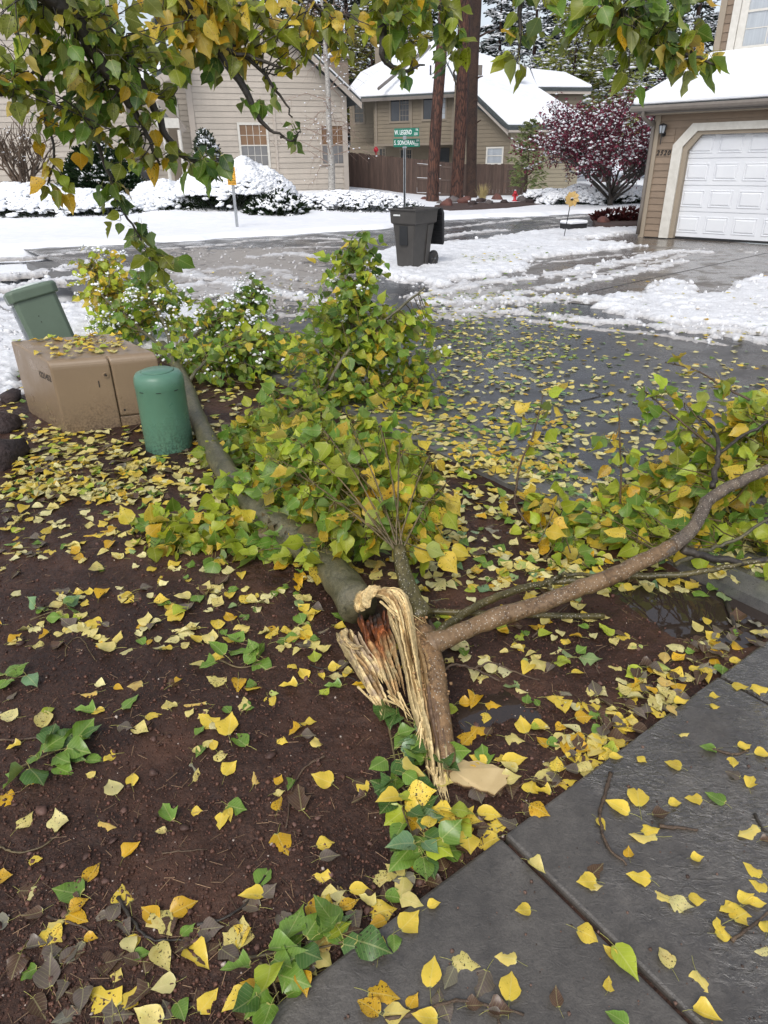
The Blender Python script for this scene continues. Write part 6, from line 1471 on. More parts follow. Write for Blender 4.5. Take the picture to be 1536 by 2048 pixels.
# tall middle crown
gr.clump(c1+c2, B(700, 650, 5.4), (.42, .4, .40), 140, .087, GN, -.06, .004, .6, .055, .5)
gr.clump(c1+c2+c3, B(790, 700, 5.3), (.40, .38, .36), 121, .087, dict(green=5, lime=4, yellow=1.2, olive=1, gold=.4), -.06, .004, .6, .055, .5)
gr.clump(c1, B(705, 520, 5.6), (.30, .26, .26), 57, .087, GN, -.06, .004, .6, .06, .4)
gr.clump(c1+c3, B(640, 790, 4.9), (.42, .3, .18), 68, .087, GN, -.06, .004, .5, .055, floor=.04)
gr.clump(c3, B(790, 800, 5.0), (.35, .25, .15), 45, .087, dict(green=3, lime=3, yellow=2), -.06, .004, .6, .06, floor=.04)
# left rear crown
gr.clump(c4+TP[30:], B(480, 720, 5.8), (.55, .4, .22), 98, .087, GN, -.06, .004, .5, .055, floor=.04)
gr.clump(c7+c4, B(430, 640, 6.8), (.55, .4, .22), 83, .087, GN, -.06, .004, .5, .06, floor=.04)
gr.clump(c7, B(505, 600, 7.1), (.28, .28, .27), 60, .087, dict(green=4, deep=3, lime=2), -.06, .004, .7, .06, floor=.04)
gr.clump(c5+c6, B(300, 590, 7.2), (.42, .4, .28), 76, .087, GN, -.06, .004, .6, .06, floor=.04)
gr.clump(c6, B(205, 560, 7.8), (.38, .35, .36), 98, .087, dict(lime=4, yellow=3, gold=.5, olive=2), -.06, .004, .7, .055, floor=.04)
gr.clump(c6+c5, B(240, 640, 7.2), (.45, .4, .14), 64, .087, dict(lime=3, green=3, yellow=1), -.06, .004, .5, .06, floor=.04)
# right crown round the limb
gr.clump(LP3+LP2+b6, B(1400, 950, 3.3), (.45, .34, .24), 50, .087, YG, -.06, .0035, .5, .055, .5, floor=.04)
gr.clump(b5+b7+LP2, B(1490, 850, 3.3), (.32, .3, .20), 31, .087, YG, -.06, .0035, .5, .055, .45)
gr.clump(LP3+b6+LP[20:], B(1240, 1045, 3.0), (.32, .28, .14), 39, .087, dict(lime=4, green=3, yellow=2.5, olive=1), -.06, .0035, .5, .06, .5, floor=.04)
gr.clump(LP3+b6+LP[20:], B(1130, 1010, 3.1), (.22, .2, .14), 13, .087, YG, -.06, .0035, .5, .06, .5, floor=.04)
gr.clump(LP3+b4, B(1430, 1090, 3.0), (.35, .25, .12), 23, .087, YG, -.06, .0035, .5, .06, .4, floor=.04)
# single upright shoots in front of the street
for pts, w_, n_ in (([B(1215, 1120, 2.95), B(1235, 1040, 3.0), B(1242, 960, 3.02), B(1240, 880, 3.05), B(1236, 810, 3.1)], YG, 9), ([B(1030, 990, 3.35), B(1040, 930, 3.4), B(1070, 860, 3.45), B(1085, 790, 3.5)], YG, 6), ([B(1150, 1100, 2.85), B(1080, 1070, 2.95), B(1035, 1020, 3.05), B(1028, 980, 3.1)], MX, 6),
                    ([B(1430, 900, 3.0), B(1370, 850, 3.15), B(1310, 800, 3.25), B(1275, 770, 3.3)], dict(green=4, lime=4, yellow=1), 8), ([B(1500, 800, 3.2), B(1440, 770, 3.3), B(1390, 740, 3.35), B(1330, 725, 3.4)], YG, 5)):
    P = branch(pts, .007, .003, MAT['twig_brown'], 'shoot', 6, 6, .002)
    for i in range(n_):
        a = P[int(len(P)*random.uniform(.25, .98))]; gr.twig(a, a+np.array([random.uniform(-.12, .12), random.uniform(-.08, .08), random.uniform(-.05, .07)]), 0, .0025, .0015, .08, w_, .3, .05, .4)
gr.pre = 'c_'; gr.C = [c_*(1.12 if q_ in ('lime', 'green', 'olive', 'deep') else 1) for c_, q_ in zip(gr.C, gr.Cn)]
for clx in (): pass
gr.finish(ft, MAT['twig'], 'leaf_tree', 300)
# wet snow resting on the rear crown
tops = np.array([p for p in gr.tops if p[1] > 5.2]); rs = np.random.default_rng(17); k = rs.random(len(tops)) < np.where(tops[:, 1] > 6.3, .38, .07); tops = tops[k]
pts_ = np.vstack([tops+rs.normal(size=tops.shape)*np.array([.035, .035, .012]) for _ in range(9)]+[np.array(c5+c6+c7)+np.array([0, 0, .015])]); n = len(pts_)
Ms = rand_yaw(n, rs)@np.diag([1.2, .9, .7])*(rs.uniform(.4, 1.3, n)*.015)[:, None, None]; iv, if_ = rock_tmpl(6, 1, .2); V, Fc = scatter(iv, if_, Ms, pts_+np.array([0, 0, .012]))
x = new_obj('clinging_snow', mesh('clinging_snow', V, Fc, True), ft, MAT['snow']); x['kind'] = 'stuff'

# --- torn wood at the split: slabs built of long fibres with frayed ends
BARK = np.array([.14, .085, .05]); PALE = np.array([.76, .59, .30]); TAN = np.array([.42, .27, .12]); ROT = np.array([.36, .085, .012]); GREY = np.array([.32, .24, .15]); DARK = np.array([.02, .014, .01])
def torn(name, path, wid, thk, colf, seed, nfib=30, fray=.05, twist=(0, 0, 0), cup=0.0, rough=1.0):
    """a slab of fibres torn along the grain; width runs along 'wid' vectors"""
    r = np.random.default_rng(seed); P = smooth_path(path, 7); n = len(P); W = [np.array(w, float) for w in wid]; Vs = []; Fs = []; Cs = []
    bw = 0
    for f in range(nfib):
        a = (f+r.uniform(.1, .9))/nfib*2-1; bw = .75*bw+r.normal()*.5*rough; cut0 = int(abs(r.normal())*fray*n*.7); cut1 = n-1-int(min(abs(r.normal())*fray*n*3.2, n*.55)); off = bw*.42*thk; w0 = r.uniform(1.0, 3.2)/nfib; ph = r.uniform(0, 6); fc = r.uniform(.55, 1.2); fl = r.uniform(-.5, .5) if r.random() < .2 else 0
        ring = []; idxs = list(range(cut0, max(cut1, cut0+3)+1)); idxs = [i for i in idxs if i < n]
        for q, i in enumerate(idxs):
            t_ = i/(n-1); wv = W[0]*(1-t_)+W[1]*t_ if len(W) == 2 else (W[0]*(1-2*t_)+W[1]*2*t_ if t_ < .5 else W[1]*(2-2*t_)+W[2]*(2*t_-1))
            d = P[min(i+1, n-1)]-P[max(i-1, 0)]; nr = np.cross(d, wv); nr /= np.linalg.norm(nr)+1e-9
            if nr[2] < 0: nr = -nr
            end = max(0, q-len(idxs)+6)/6.0
            c = P[i]+wv*(a+.10*rough*math.sin(t_*7+ph)+fl*end*.5)+nr*(off+cup*(a*a)-.5*cup+.18*thk*math.sin(t_*11+ph*2)+fl*end*thk*.8)+r.normal(size=3)*.0007*rough; taper = min(1, (len(idxs)-1-q)/4.0+.03)*min(1, q/1.5+.4)
            hw = np.linalg.norm(wv)*w0*taper*r.uniform(.8, 1.2); wn = wv/np.linalg.norm(wv); tk_ = thk*taper*r.uniform(.75, 1.2)
            ring.append([c-wn*hw-nr*tk_*.45, c-wn*hw*.55+nr*tk_*.45, c+wn*hw*.45+nr*tk_*.55, c+wn*hw-nr*tk_*.45])
            for _ in range(4): Cs.append(colf(a, t_, r)*fc*r.uniform(.8, 1.15))
        base = len(Vs)
        for R4 in ring: Vs += R4
        for q in range(len(ring)-1):
            for j in range(4): jj = (j+1) % 4; Fs.append((base+q*4+j, base+q*4+jj, base+q*4+4+jj, base+q*4+4+j))
        Fs.append((base, base+1, base+2, base+3)); e = base+(len(ring)-1)*4; Fs.append((e+3, e+2, e+1, e))
    me = mesh(name, Vs, Fs); add_col(me, np.array(Cs)); return new_obj(name, me, ft, MAT['wood_torn'])
def nz(a, t_, k=1.0): return float(fbm(np.array([a*1.3+k]), np.array([t_*4+k]), 2.0, 3, int(k*3)+2)[0])
# right prong: bark outside, pale splintered inside edge, frayed tip at the ground
pr_ = [Hz(800, 1205, 0.17), Hz(826, 1262, 0.15), Hz(846, 1330, 0.125), Hz(858, 1400, 0.095), Hz(872, 1470, 0.065), Hz(886, 1575, 0.015)]
wv0 = np.array([.052, .03, .0]); 
def col_r(a, t_, r):
    if t_ > .86: return PALE*(.85 if a < .3 else .6)
    if a < -.45: return PALE*r.uniform(.75, 1.1)
    if a < -.2: return TAN
    return (BARK*1.1 if t_ > .55 else TAN*.75)*(1.2 if r.random() < .1 else 1)
torn('bark_slab', pr_, [wv0*.95, wv0*1.0, wv0*.62], .030, col_r, 3, 20, .022, cup=-.03, rough=.8)
# its bark skin
m = MB(); bk = [Hz(846, 1262, 0.155), Hz(866, 1330, 0.13), Hz(874, 1400, 0.1), Hz(884, 1465, 0.07), Hz(893, 1520, 0.045), Hz(894, 1548, 0.022)]
m.tube([tuple(p-np.array([0, 0, .004])) for p in smooth_path(bk, 5)], list(np.interp(np.linspace(0, 1, 26), [0, .35, .75, .9, 1], [.040, .040, .031, .022, .008])), 12); m.obj('prong_bark', MAT['prong'], ft, True)
# curled pale lip at the head of the split
lip = [Hz(722, 1218, 0.185), Hz(728, 1192, 0.205), Hz(752, 1184, 0.22), Hz(785, 1192, 0.225), Hz(804, 1228, 0.205), Hz(816, 1290, 0.175), Hz(828, 1350, 0.145), Hz(842, 1420, 0.11)]
torn('torn_lip', lip, [np.array([.026, -.016, .022]), np.array([.030, .006, .016]), np.array([.014, .0, .004])], .024, lambda a, t_, r: PALE*(1-q_)+TAN*q_ if (q_ := min(1, max(0, (nz(a, t_, 4)-.5)*3))) < 2 else PALE, 5, 14, .06, cup=.010, rough=.9)
torn('torn_lip', lip[2:6], [np.array([.020, .010, .004]), np.array([.012, .004, .0])], .020, lambda a, t_, r: PALE*.9 if nz(a, t_, 6) < .56 else TAN, 15, 8, .3, cup=.0, rough=1.2)
# left prong
lfp = [Hz(690, 1262, 0.12), Hz(708, 1300, 0.11), Hz(735, 1340, 0.09), Hz(755, 1380, 0.07), Hz(778, 1425, 0.035)]
torn('torn_slab', lfp, [np.array([.03, .016, .0]), np.array([.036, .02, .0]), np.array([.018, .01, .0])], .026, lambda a, t_, r: (PALE*.95 if abs(a) > .3 else TAN*1.25) if nz(a, t_, 8) < .6 else GREY*1.5, 7, 12, .12, cup=.015, rough=1.1)
lf2 = [Hz(690, 1258, 0.13), Hz(684, 1275, 0.135), Hz(700, 1296, 0.125), Hz(724, 1300, 0.12)]
torn('torn_lip', lf2, [np.array([.012, -.006, .012]), np.array([.014, .004, .012])], .016, lambda a, t_, r: PALE*.85 if r.random() < .7 else GREY, 8, 9, .05)
mid_ = [Hz(755, 1265, 0.12), Hz(770, 1310, 0.105), Hz(785, 1355, 0.085), Hz(805, 1420, 0.05)]
torn('splinter_slab', mid_, [np.array([.05, .02, 0]), np.array([.035, .015, 0]), np.array([.014, .008, 0])], .018, lambda a, t_, r: (lambda k: np.array([.30, .10, .03])*k+(TAN*1.3 if nz(a, t_, 7) > .42 else PALE*.7)*(1-k))(min(1, max(0, (.75-t_-nz(a, t_, 3)*.6)*3))), 9, 14, .10, cup=.02, rough=1.0)
# rotten hollow between the prongs
hol = [Hz(745, 1222, 0.14), Hz(752, 1262, 0.11), Hz(762, 1300, 0.09), Hz(775, 1345, 0.075)]
torn('rotten_heart', hol, [np.array([.055, .02, .0]), np.array([.045, .018, .0])], .022, lambda a, t_, r: DARK*(1-min(1, max(0, (t_+nz(a, t_, 2)-.55)*3.2)))+np.array([.30, .085, .022])*min(1, max(0, (t_+nz(a, t_, 2)-.55)*3.2))*(.4+1.2*nz(a, t_, 5)), 11, 14, .10, cup=.035, rough=.9)
# splinters
rs = np.random.default_rng(23); m = MB()
for (x, y, d, tx, ty, td, n_) in ((750, 1385, .06, 775, 1435, .03, 12), (846, 1440, .085, 836, 1490, .05, 6), (878, 1535, .035, 886, 1598, .006, 16), (785, 1385, .07, 815, 1432, .04, 9), (770, 1200, .22, 830, 1250, .19, 8), (836, 1330, .14, 846, 1420, .1, 8)):
    for _ in range(n_):
        a = Hz(x+rs.normal()*9, y+rs.normal()*9, d); b_ = Hz(tx+rs.normal()*8, ty+rs.normal()*9, td); m.tube([a, (a+b_)/2+rs.normal(size=3)*.003, b_], [.004, .0028, .0004], 4)
me = m.obj('splinters', MAT['wood_torn'], ft); add_col(me.data, np.tile(PALE, (len(me.data.vertices), 1))); me['kind'] = 'stuff'
# crumbly torn bark along the joint
n = 1100; t_ = rs.random(n); ctr = np.array([np.array(pr_[0])*(1-q)+np.array(pr_[3])*q for q in t_])+np.column_stack([rs.normal(size=n)*.022+.018, rs.normal(size=n)*.014, rs.normal(size=n)*.008+.022])
Ms = rand_rot(n, rs)*(rs.lognormal(math.log(.0048), .4, n))[:, None, None]; V, Fc = scatter(octV, octF, Ms, ctr); me = mesh('bark_crumbs', V, Fc); add_col(me, np.repeat(np.array([.42, .25, .12])*rs.uniform(.4, 1.5, (n, 1)), 6, 0)); x = new_obj('bark_crumbs', me, ft, MAT['wood_torn']); x['kind'] = 'stuff'

# slab of fresh bark lying loose by the tip
bs = thing('bark_piece', 'pale slab of torn bark lying inner side up beside the splintered tip', 'bark', tuple(G(955, 1545, .02)))
o0 = np.array(G(955, 1545, .0)); q_ = [(902, 1528), (899, 1512), (908, 1507), (925, 1509), (938, 1514), (955, 1512), (972, 1519), (985, 1519), (1001, 1527), (1018, 1530), (1024, 1538), (1012, 1546), (1015, 1556), (1000, 1568), (990, 1579), (976, 1572), (962, 1570), (945, 1562), (928, 1561), (915, 1554), (903, 1552), (900, 1540)]
top = [np.array(G(x, y, .020+.010*((x-960)/60.0)**2)) - o0 for x, y in q_]; m = MB(); m.V = [tuple(p-np.array([0, 0, .02])) for p in top]+[tuple(p*np.array([.97, .97, 1])+np.array([0, 0, -.027])) for p in top]; k = len(q_)
m.F = [tuple(range(k))]+[(i, i+k, (i+1) % k+k, (i+1) % k) for i in range(k)]+[tuple(range(2*k-1, k-1, -1))]; x = m.obj('inner_face', simple('cambium', (.62, .47, .24), (.52, .38, .18), .45, 18, .15), bs); fix_normals(x)
m = MB(); m.V = [tuple(p*np.array([1.02, 1.02, 1])+np.array([0, 0, -.025])) for p in top]+[tuple(p*np.array([.95, .95, 1])+np.array([0, 0, -.036])) for p in top]
m.F = [(i, i+k, (i+1) % k+k, (i+1) % k) for i in range(k)]+[tuple(range(2*k-1, k-1, -1))]+[tuple(range(k))]; x = m.obj('outer_bark', MAT['bark_limb'], bs); fix_normals(x)
# green pole lying behind the limb
m = MB(); P = smooth_path([G(840, 1222, .02), G(940, 1226, .03), G(1060, 1230, .03), G(1150, 1232, .025), G(1208, 1232, .02)], 4)
m.tube([tuple(p) for p in P], list(np.linspace(.013, .0115, len(P))), 9); tag(m.obj('green_stick', MAT['bark_olive'], None, True), 'straight green cut stick lying on the mud behind the thick limb', 'stick')

# ================================================================== THE STANDING POPLAR overhead
st_ = thing('standing_poplar', 'poplar hanging its spotted green and yellow leaves over the top of the view', 'tree')
ft_keep = ft; ft = st_
g2 = Grow(88)
def br(pts, r0, r1, mat='bark_dark', name='branch', n=8, k=5): return branch(pts, r0, r1, MAT[mat], name, n, k, .003)
br([np.array([-2.9, 1.2, -.1]), np.array([-2.85, 1.25, 1.2]), np.array([-2.7, 1.35, 2.6]), np.array([-2.5, 1.5, 4.0])], .15, .08, 'bark_grey', 'trunk', 14)
A1 = br([np.array([-2.7, 1.35, 2.6]), np.array([-2.0, 1.8, 3.0]), B(-60, -200, 2.3), B(40, -60, 2.4), B(150, 40, 2.5), B(190, 110, 2.55), B(240, 180, 2.6), B(285, 250, 2.65), B(320, 330, 2.7)], .05, .004)
A2 = br([B(-60, -200, 2.3), B(110, -80, 2.5), B(180, 20, 2.6), B(250, 120, 2.65), B(300, 200, 2.7), B(345, 290, 2.75), B(385, 322, 2.78), B(440, 318, 2.8)], .03, .003)
A3 = br([np.array([-2.5, 1.5, 3.9]), B(200, -350, 2.6), B(330, -120, 2.7), B(375, 10, 2.75), B(425, 90, 2.8), B(480, 160, 2.82), B(520, 240, 2.84), B(570, 275, 2.86)], .04, .003)
A4 = br([B(375, 10, 2.75), B(430, 90, 2.8), B(500, 112, 2.82), B(560, 135, 2.84)], .012, .004)
A5 = br([B(330, -120, 2.7), B(400, -20, 2.8), B(440, 70, 2.85), B(510, 130, 2.88), B(560, 190, 2.9), B(585, 235, 2.9)], .012, .003)
A6 = br([B(60, -60, 2.5), B(78, 100, 2.6), B(82, 150, 2.6), B(90, 230, 2.62), B(108, 300, 2.65), B(95, 370, 2.66)], .009, .003)
A7 = br([B(150, 40, 2.5), B(170, 190, 2.7), B(190, 270, 2.72), B(215, 340, 2.74), B(235, 400, 2.76), B(270, 460, 2.78), B(300, 510, 2.8)], .009, .003)
A8 = br([B(0, 188, 2.45), B(40, 178, 2.5), B(65, 145, 2.55), B(90, 110, 2.55)], .008, .003)
A9 = br([np.array([-2.5, 1.5, 4.0]), B(450, -420, 2.9), B(620, -200, 3.0), B(740, -60, 3.05), B(765, 60, 3.1), B(768, 115, 3.1), B(800, 140, 3.1), B(850, 130, 3.1)], .035, .003)
A10 = br([B(740, -60, 3.05), B(820, -20, 3.1), B(880, 20, 3.12), B(905, 110, 3.12), B(912, 170, 3.12)], .012, .003)
A11 = br([B(620, -200, 3.0), B(850, -160, 2.8), B(1020, -90, 2.6), B(1040, 30, 2.6), B(1038, 110, 2.6)], .02, .003)
A12 = br([B(1020, -90, 2.6), B(1180, -60, 2.5), B(1240, 20, 2.45), B(1290, 70, 2.45), B(1370, 110, 2.45), B(1430, 130, 2.45)], .014, .003)
A13 = br([B(620, -200, 3.0), B(600, -60, 2.9), B(640, 20, 2.9), B(700, 30, 2.95)], .012, .004)
A14 = br([B(560, 275, 2.86), B(585, 280, 2.86), B(600, 262, 2.87)], .005, .002)
OV = dict(olive=6, green=4, deep=1, yellow=1, gold=.7, lime=1.5); OG = dict(olive=5, green=5, deep=2, lime=.6, gold=.3); OY = dict(gold=1.6, yellow=3.4, olive=4, lime=1.6)
g2.clump(A1+A8, B(60, 60, 2.5), (.24, .20, .17), 29, .057, OV, -.25, .003, .9, .05, .4)
g2.clump(A1+A2, B(190, 90, 2.6), (.26, .2, .20), 39, .057, OV, -.25, .003, .9, .05, .4)
g2.clump(A1+A2, B(270, 150, 2.65), (.20, .16, .16), 22, .057, OG, -.25, .003, .9, .05, .35)
g2.clump(A1+A7, B(190, 220, 2.7), (.19, .14, .13), 20, .057, OV, -.25, .003, .9, .05, .3)
g2.clump(A2+A1, B(250, 280, 2.7), (.13, .1, .10), 10, .056, OV, -.25, .003, .9, .05, .3)
g2.clump(A1+A8, B(30, 180, 2.5), (.10, .1, .08), 4, .057, OV, -.25, .003, .9, .05, .25)
g2.clump(A6, B(85, 260, 2.64), (.05, .05, .08), 3, .050, OY, -.25, .002, .9, .05, .15)
g2.clump(A6, B(100, 350, 2.65), (.06, .05, .06), 5, .06, OY, -.25, .002, .9, .045, .15)
g2.clump(A7, B(215, 385, 2.75), (.08, .08, .09), 5, .057, OG, -.25, .002, .9, .05, .2)
g2.clump(A7, B(270, 450, 2.78), (.08, .06, .10), 5, .056, OG, -.25, .002, .9, .05, .2)
g2.clump(A7, B(310, 515, 2.8), (.10, .05, .05), 7, .07, OG, -.2, .002, .9, .05, .2)
g2.clump(A2, B(395, 320, 2.78), (.13, .06, .04), 8, .07, OG, -.2, .002, 1.0, .055, .2)
g2.clump(A2, B(320, 300, 2.75), (.07, .06, .07), 6, .07, OV, -.2, .002, .9, .05, .2)
g2.clump(A3, B(340, 30, 2.75), (.20, .14, .14), 34, .07, OY, -.25, .003, .9, .05, .35)
g2.clump(A3+A5, B(440, 40, 2.85), (.24, .14, .12), 36, .07, OY, -.25, .003, .9, .05, .35)
g2.clump(A5+A3, B(550, 20, 2.9), (.22, .14, .10), 18, .052, OY, -.25, .003, .9, .05, .35)
g2.clump(A13, B(640, 60, 2.9), (.22, .12, .10), 20, .052, OY, -.25, .003, .9, .05, .35)
g2.clump(A13+A9, B(590, 120, 2.9), (.08, .06, .07), 3, .050, OY, -.25, .002, .9, .05, .2)
g2.clump(A3, B(400, 130, 2.8), (.09, .06, .05), 5, .07, OG, -.25, .002, 1, .05, .2)
g2.clump(A3+A5, B(540, 215, 2.88), (.10, .06, .08), 5, .048, OG, -.25, .002, 1.0, .06, .15)
g2.clump(A3+A14, B(580, 265, 2.88), (.07, .05, .05), 3, .048, OG, -.25, .002, 1.0, .06, .15)
g2.clump(A9, B(790, 30, 3.1), (.19, .12, .11), 20, .07, dict(olive=4, lime=2, green=3, gold=1), -.25, .003, .9, .05, .3)
g2.clump(A9, B(800, 130, 3.1), (.07, .05, .08), 3, .050, OV, -.25, .002, 1, .05, .2)
g2.clump(A10, B(900, 90, 3.12), (.06, .05, .16), 9, .07, OG, -.25, .002, 1, .05, .2)
g2.clump(A10+A9, B(850, 10, 3.1), (.14, .08, .05), 8, .07, OV, -.25, .002, .9, .05, .25)
g2.clump(A11, B(1035, 60, 2.6), (.07, .06, .10), 7, .056, OG, -.25, .002, 1, .05, .25)
g2.clump(A12, B(1250, 30, 2.45), (.26, .13, .11), 27, .057, dict(olive=5, green=4, lime=1, gold=.8, deep=1), -.25, .003, .9, .05, .35)
g2.clump(A12, B(1290, 110, 2.45), (.16, .08, .07), 10, .056, OV, -.25, .003, 1, .05, .25)
g2.clump(A12, B(1400, 115, 2.45), (.07, .05, .05), 5, .07, OV, -.25, .002, 1, .05, .2)
g2.clump(A12, B(1120, 20, 2.5), (.07, .06, .06), 5, .07, OG, -.25, .002, 1, .05, .25)
g2.clump(A1+A8, B(10, 60, 2.5), (.14, .15, .18), 16, .057, OV, -.25, .003, .9, .05, .4)
g2.clump(A1+A2, B(130, 150, 2.55), (.22, .18, .14), 17, .057, OV, -.25, .003, .9, .05, .4)
g2.clump(A1+A2, B(230, 30, 2.6), (.26, .18, .12), 16, .057, OV, -.25, .003, .9, .05, .4)
g2.clump(A1+A8, B(90, -10, 2.5), (.26, .18, .12), 14, .057, OV, -.25, .003, .9, .05, .4)
g2.clump(A12, B(1330, 30, 2.45), (.16, .1, .1), 18, .07, OG, -.25, .003, .9, .05, .35)
g2.C = [c_*(.8 if q_ in ('olive', 'green', 'deep', 'lime') else .85) for c_, q_ in zip(g2.C, g2.Cn)]
g2.pre = 't_'
g2.finish(st_, MAT['bark_dark'], 'leaf_tree', 300)
ft = ft_keep

# ================================================================== LEAVES ON THE GROUND
rl = np.random.default_rng(55)
W0 = 1536/700*.0+.4557
HAND = []   # px, py, length px, colour, tip angle (deg, picture)
for zx, zy, l, c, a in [(865,68,70,'p',170),(590,150,70,'o',180),(390,195,75,'o',200),(620,358,80,'s',-10),(675,290,75,'y',10),(575,230,95,'g',30),(370,265,90,'g',170),(430,270,60,'y',200),(35,295,80,'s',180),(190,300,120,'s',100),(200,373,65,'y',20),(60,425,70,'y',200),(420,485,90,'g',10),(280,530,85,'g',-20),(160,550,90,'o',60),(30,650,90,'o',-20),(110,745,95,'s',50),(250,750,95,'s',80),(495,605,70,'s',100),(580,565,65,'y',90),(475,770,80,'o',-20),(577,870,100,'o',40),(1112,545,75,'o',100),(1410,560,95,'y',170),(1225,560,45,'o',60),(1225,610,55,'s',10),(1225,660,65,'o',80),(1040,685,90,'g',-10),(965,745,80,'y',-100),(1005,715,55,'y',-80),(865,700,38,'y',0),(735,710,85,'g',120),(705,795,50,'s',180),(1235,850,110,'o',-75),(1430,840,80,'y',20),(1045,395,95,'g',140),(915,305,85,'y',150),(1007,335,95,'y',80),(915,405,55,'s',30),(1075,240,60,'s',90),(1265,165,80,'y',180),(1330,105,60,'y',120),(1365,325,55,'y',0),(1240,395,50,'y',-10),(1460,165,75,'g',180),(950,135,80,'s',150),(850,235,110,'o',180),(775,140,65,'b',30),(1160,85,95,'g',-20),(1060,20,100,'g',0),(1045,165,60,'o',-100),(1115,175,75,'y',0),(405,970,110,'o',60),(295,1065,130,'g',170),(540,1045,120,'y',110),(115,1095,130,'s',-110),(20,1000,80,'o',0),(350,1120,100,'o',30),(340,1180,90,'o',-30),(655,1155,100,'o',150),(810,1130,130,'o',20),(710,1210,130,'s',-60),(825,1225,80,'g',45),(1165,985,110,'g',60),(1055,1240,130,'s',70),(715,1350,130,'s',-60),(870,1350,130,'y',-45),(717,1470,110,'s',200),(625,1335,90,'g',30),(570,1300,80,'s',-80),(450,1520,170,'y',150),(920,1540,130,'y',50),(110,1420,110,'g',200),(215,1410,130,'w',90),(310,1330,120,'w',60),(270,1500,100,'w',-120),(440,1170,80,'w',200),(507,1140,100,'w',70),(650,1605,130,'s',170),(800,1590,100,'g',-60),(1405,985,95,'y',170),(1465,1095,120,'s',0),(1395,1130,100,'o',-20),(1315,640,110,'b',100),(515,1420,50,'y',60),(400,1265,55,'o',0),(160,930,60,'y',10),(1355,375,65,'w',0),(1340,320,40,'y',0),(1110,60,60,'s',0),(960,30,60,'y',0),(1470,80,60,'y',0),(1480,120,70,'s',0),(1530,100,50,'y',60)]:
    HAND.append((zx*W0, 1300+zy*W0, l*W0, c, a))
for zx, zy, l, c, a in [(1205,315,62,'y',160),(1085,420,78,'y',90),(1010,460,98,'y',150),(1100,565,95,'y',180),(1130,540,60,'y',20),(1215,450,45,'y',0),(1275,430,62,'y',170),(1350,430,78,'g',150),(1325,262,58,'g',180),(1415,305,36,'y',-80),(1475,375,42,'y',60),(1465,548,82,'y',210),(1245,208,36,'y',0),(1410,345,60,'w',160),(1165,490,60,'b',0),(1085,700,88,'y',160),(1165,760,100,'y',150),(1235,800,90,'s',-20),(1290,780,60,'y',0),(905,722,70,'y',180),(938,737,50,'y',0),(945,680,60,'b',30),(735,670,74,'s',-40),(685,820,55,'y',180),(380,800,48,'y',30),(295,855,88,'y',50),(195,940,72,'y',80),(240,935,62,'g',-80),(625,980,80,'y',160),(490,1000,98,'s',0),(545,1075,102,'w',-100),(430,1055,90,'b',-110),(370,1030,112,'y',85),(645,1080,105,'y',80),(985,1075,36,'y',90),(915,905,90,'y',-20),(985,965,62,'y',150),(1045,1000,150,'l',-50),(1180,980,88,'s',120),(1310,1075,112,'y',-60),(1325,1185,110,'y',-25),(1010,1190,98,'g',150),(1480,675,80,'y',150),(1500,730,72,'y',160),(1390,810,60,'y',200),(1450,830,80,'y',30),(1500,795,60,'y',0),(1360,870,52,'y',100),(1385,905,60,'y',0),(1505,960,78,'s',180),(205,815,92,'y',10),(250,770,84,'g',-10),(210,700,84,'s',0),(125,740,80,'y',0),(20,775,112,'y',180),(562,575,86,'y',200),(492,520,62,'y',-90),(603,512,76,'y',0),(575,475,92,'y',0),(660,292,85,'y',20),(660,215,70,'s',0),(755,170,72,'y',0),(685,170,60,'y',120),(945,222,70,'y',0),(1015,200,40,'y',90),(1010,287,48,'y',0),(900,290,40,'y',90),(785,350,72,'s',0),(840,360,66,'y',10),(800,235,60,'g',0),(550,272,72,'g',100),(120,370,66,'y',170),(5,355,60,'y',0),(492,85,52,'o',0),(585,88,58,'o',0),(645,30,56,'g',200),(120,37,52,'o',180),(800,75,66,'y',0),(825,112,60,'y',-60),(920,105,60,'y',100),(990,125,60,'y',0),(1075,145,40,'y',0),(935,145,40,'g',0),(205,1110,112,'o',0),(150,1150,96,'o',150),(250,1178,90,'y',0),(345,1195,90,'y',180),(395,1120,70,'w',90),(420,1170,82,'w',-60),(520,1150,62,'b',0),(800,1120,72,'b',100),(610,1170,90,'b',0),(305,1130,60,'o',60),(500,215,82,'o',45),(545,180,76,'o',-20),(580,1175,60,'w',160),(1455,250,44,'y',0),(1520,280,60,'y',0),(1440,45,60,'y',-10),(1510,50,60,'y',0),(1350,80,30,'y',0),(1352,110,30,'y',0),(1460,780,50,'y',40),(1530,580,40,'b',0),(1530,870,50,'y',90),(1290,640,40,'y',0),(1050,615,40,'o',90),(958,520,50,'y',-50),(1100,298,30,'y',-30)]:
    HAND.append((650+zx*.5768, 1350+zy*.5768, l*.5768, c, a))
CC = {'y': ('yellow', .35), 's': ('pale', .95), 'p': ('pale', .4), 'o': ('gold', .6), 'g': ('green', .5), 'b': ('brown', .3), 'w': ('grey', .6), 'l': ('lime', .5)}
LV = []   # x, y, tip dir(2), length, colour name, spotted, lift
used_px = []
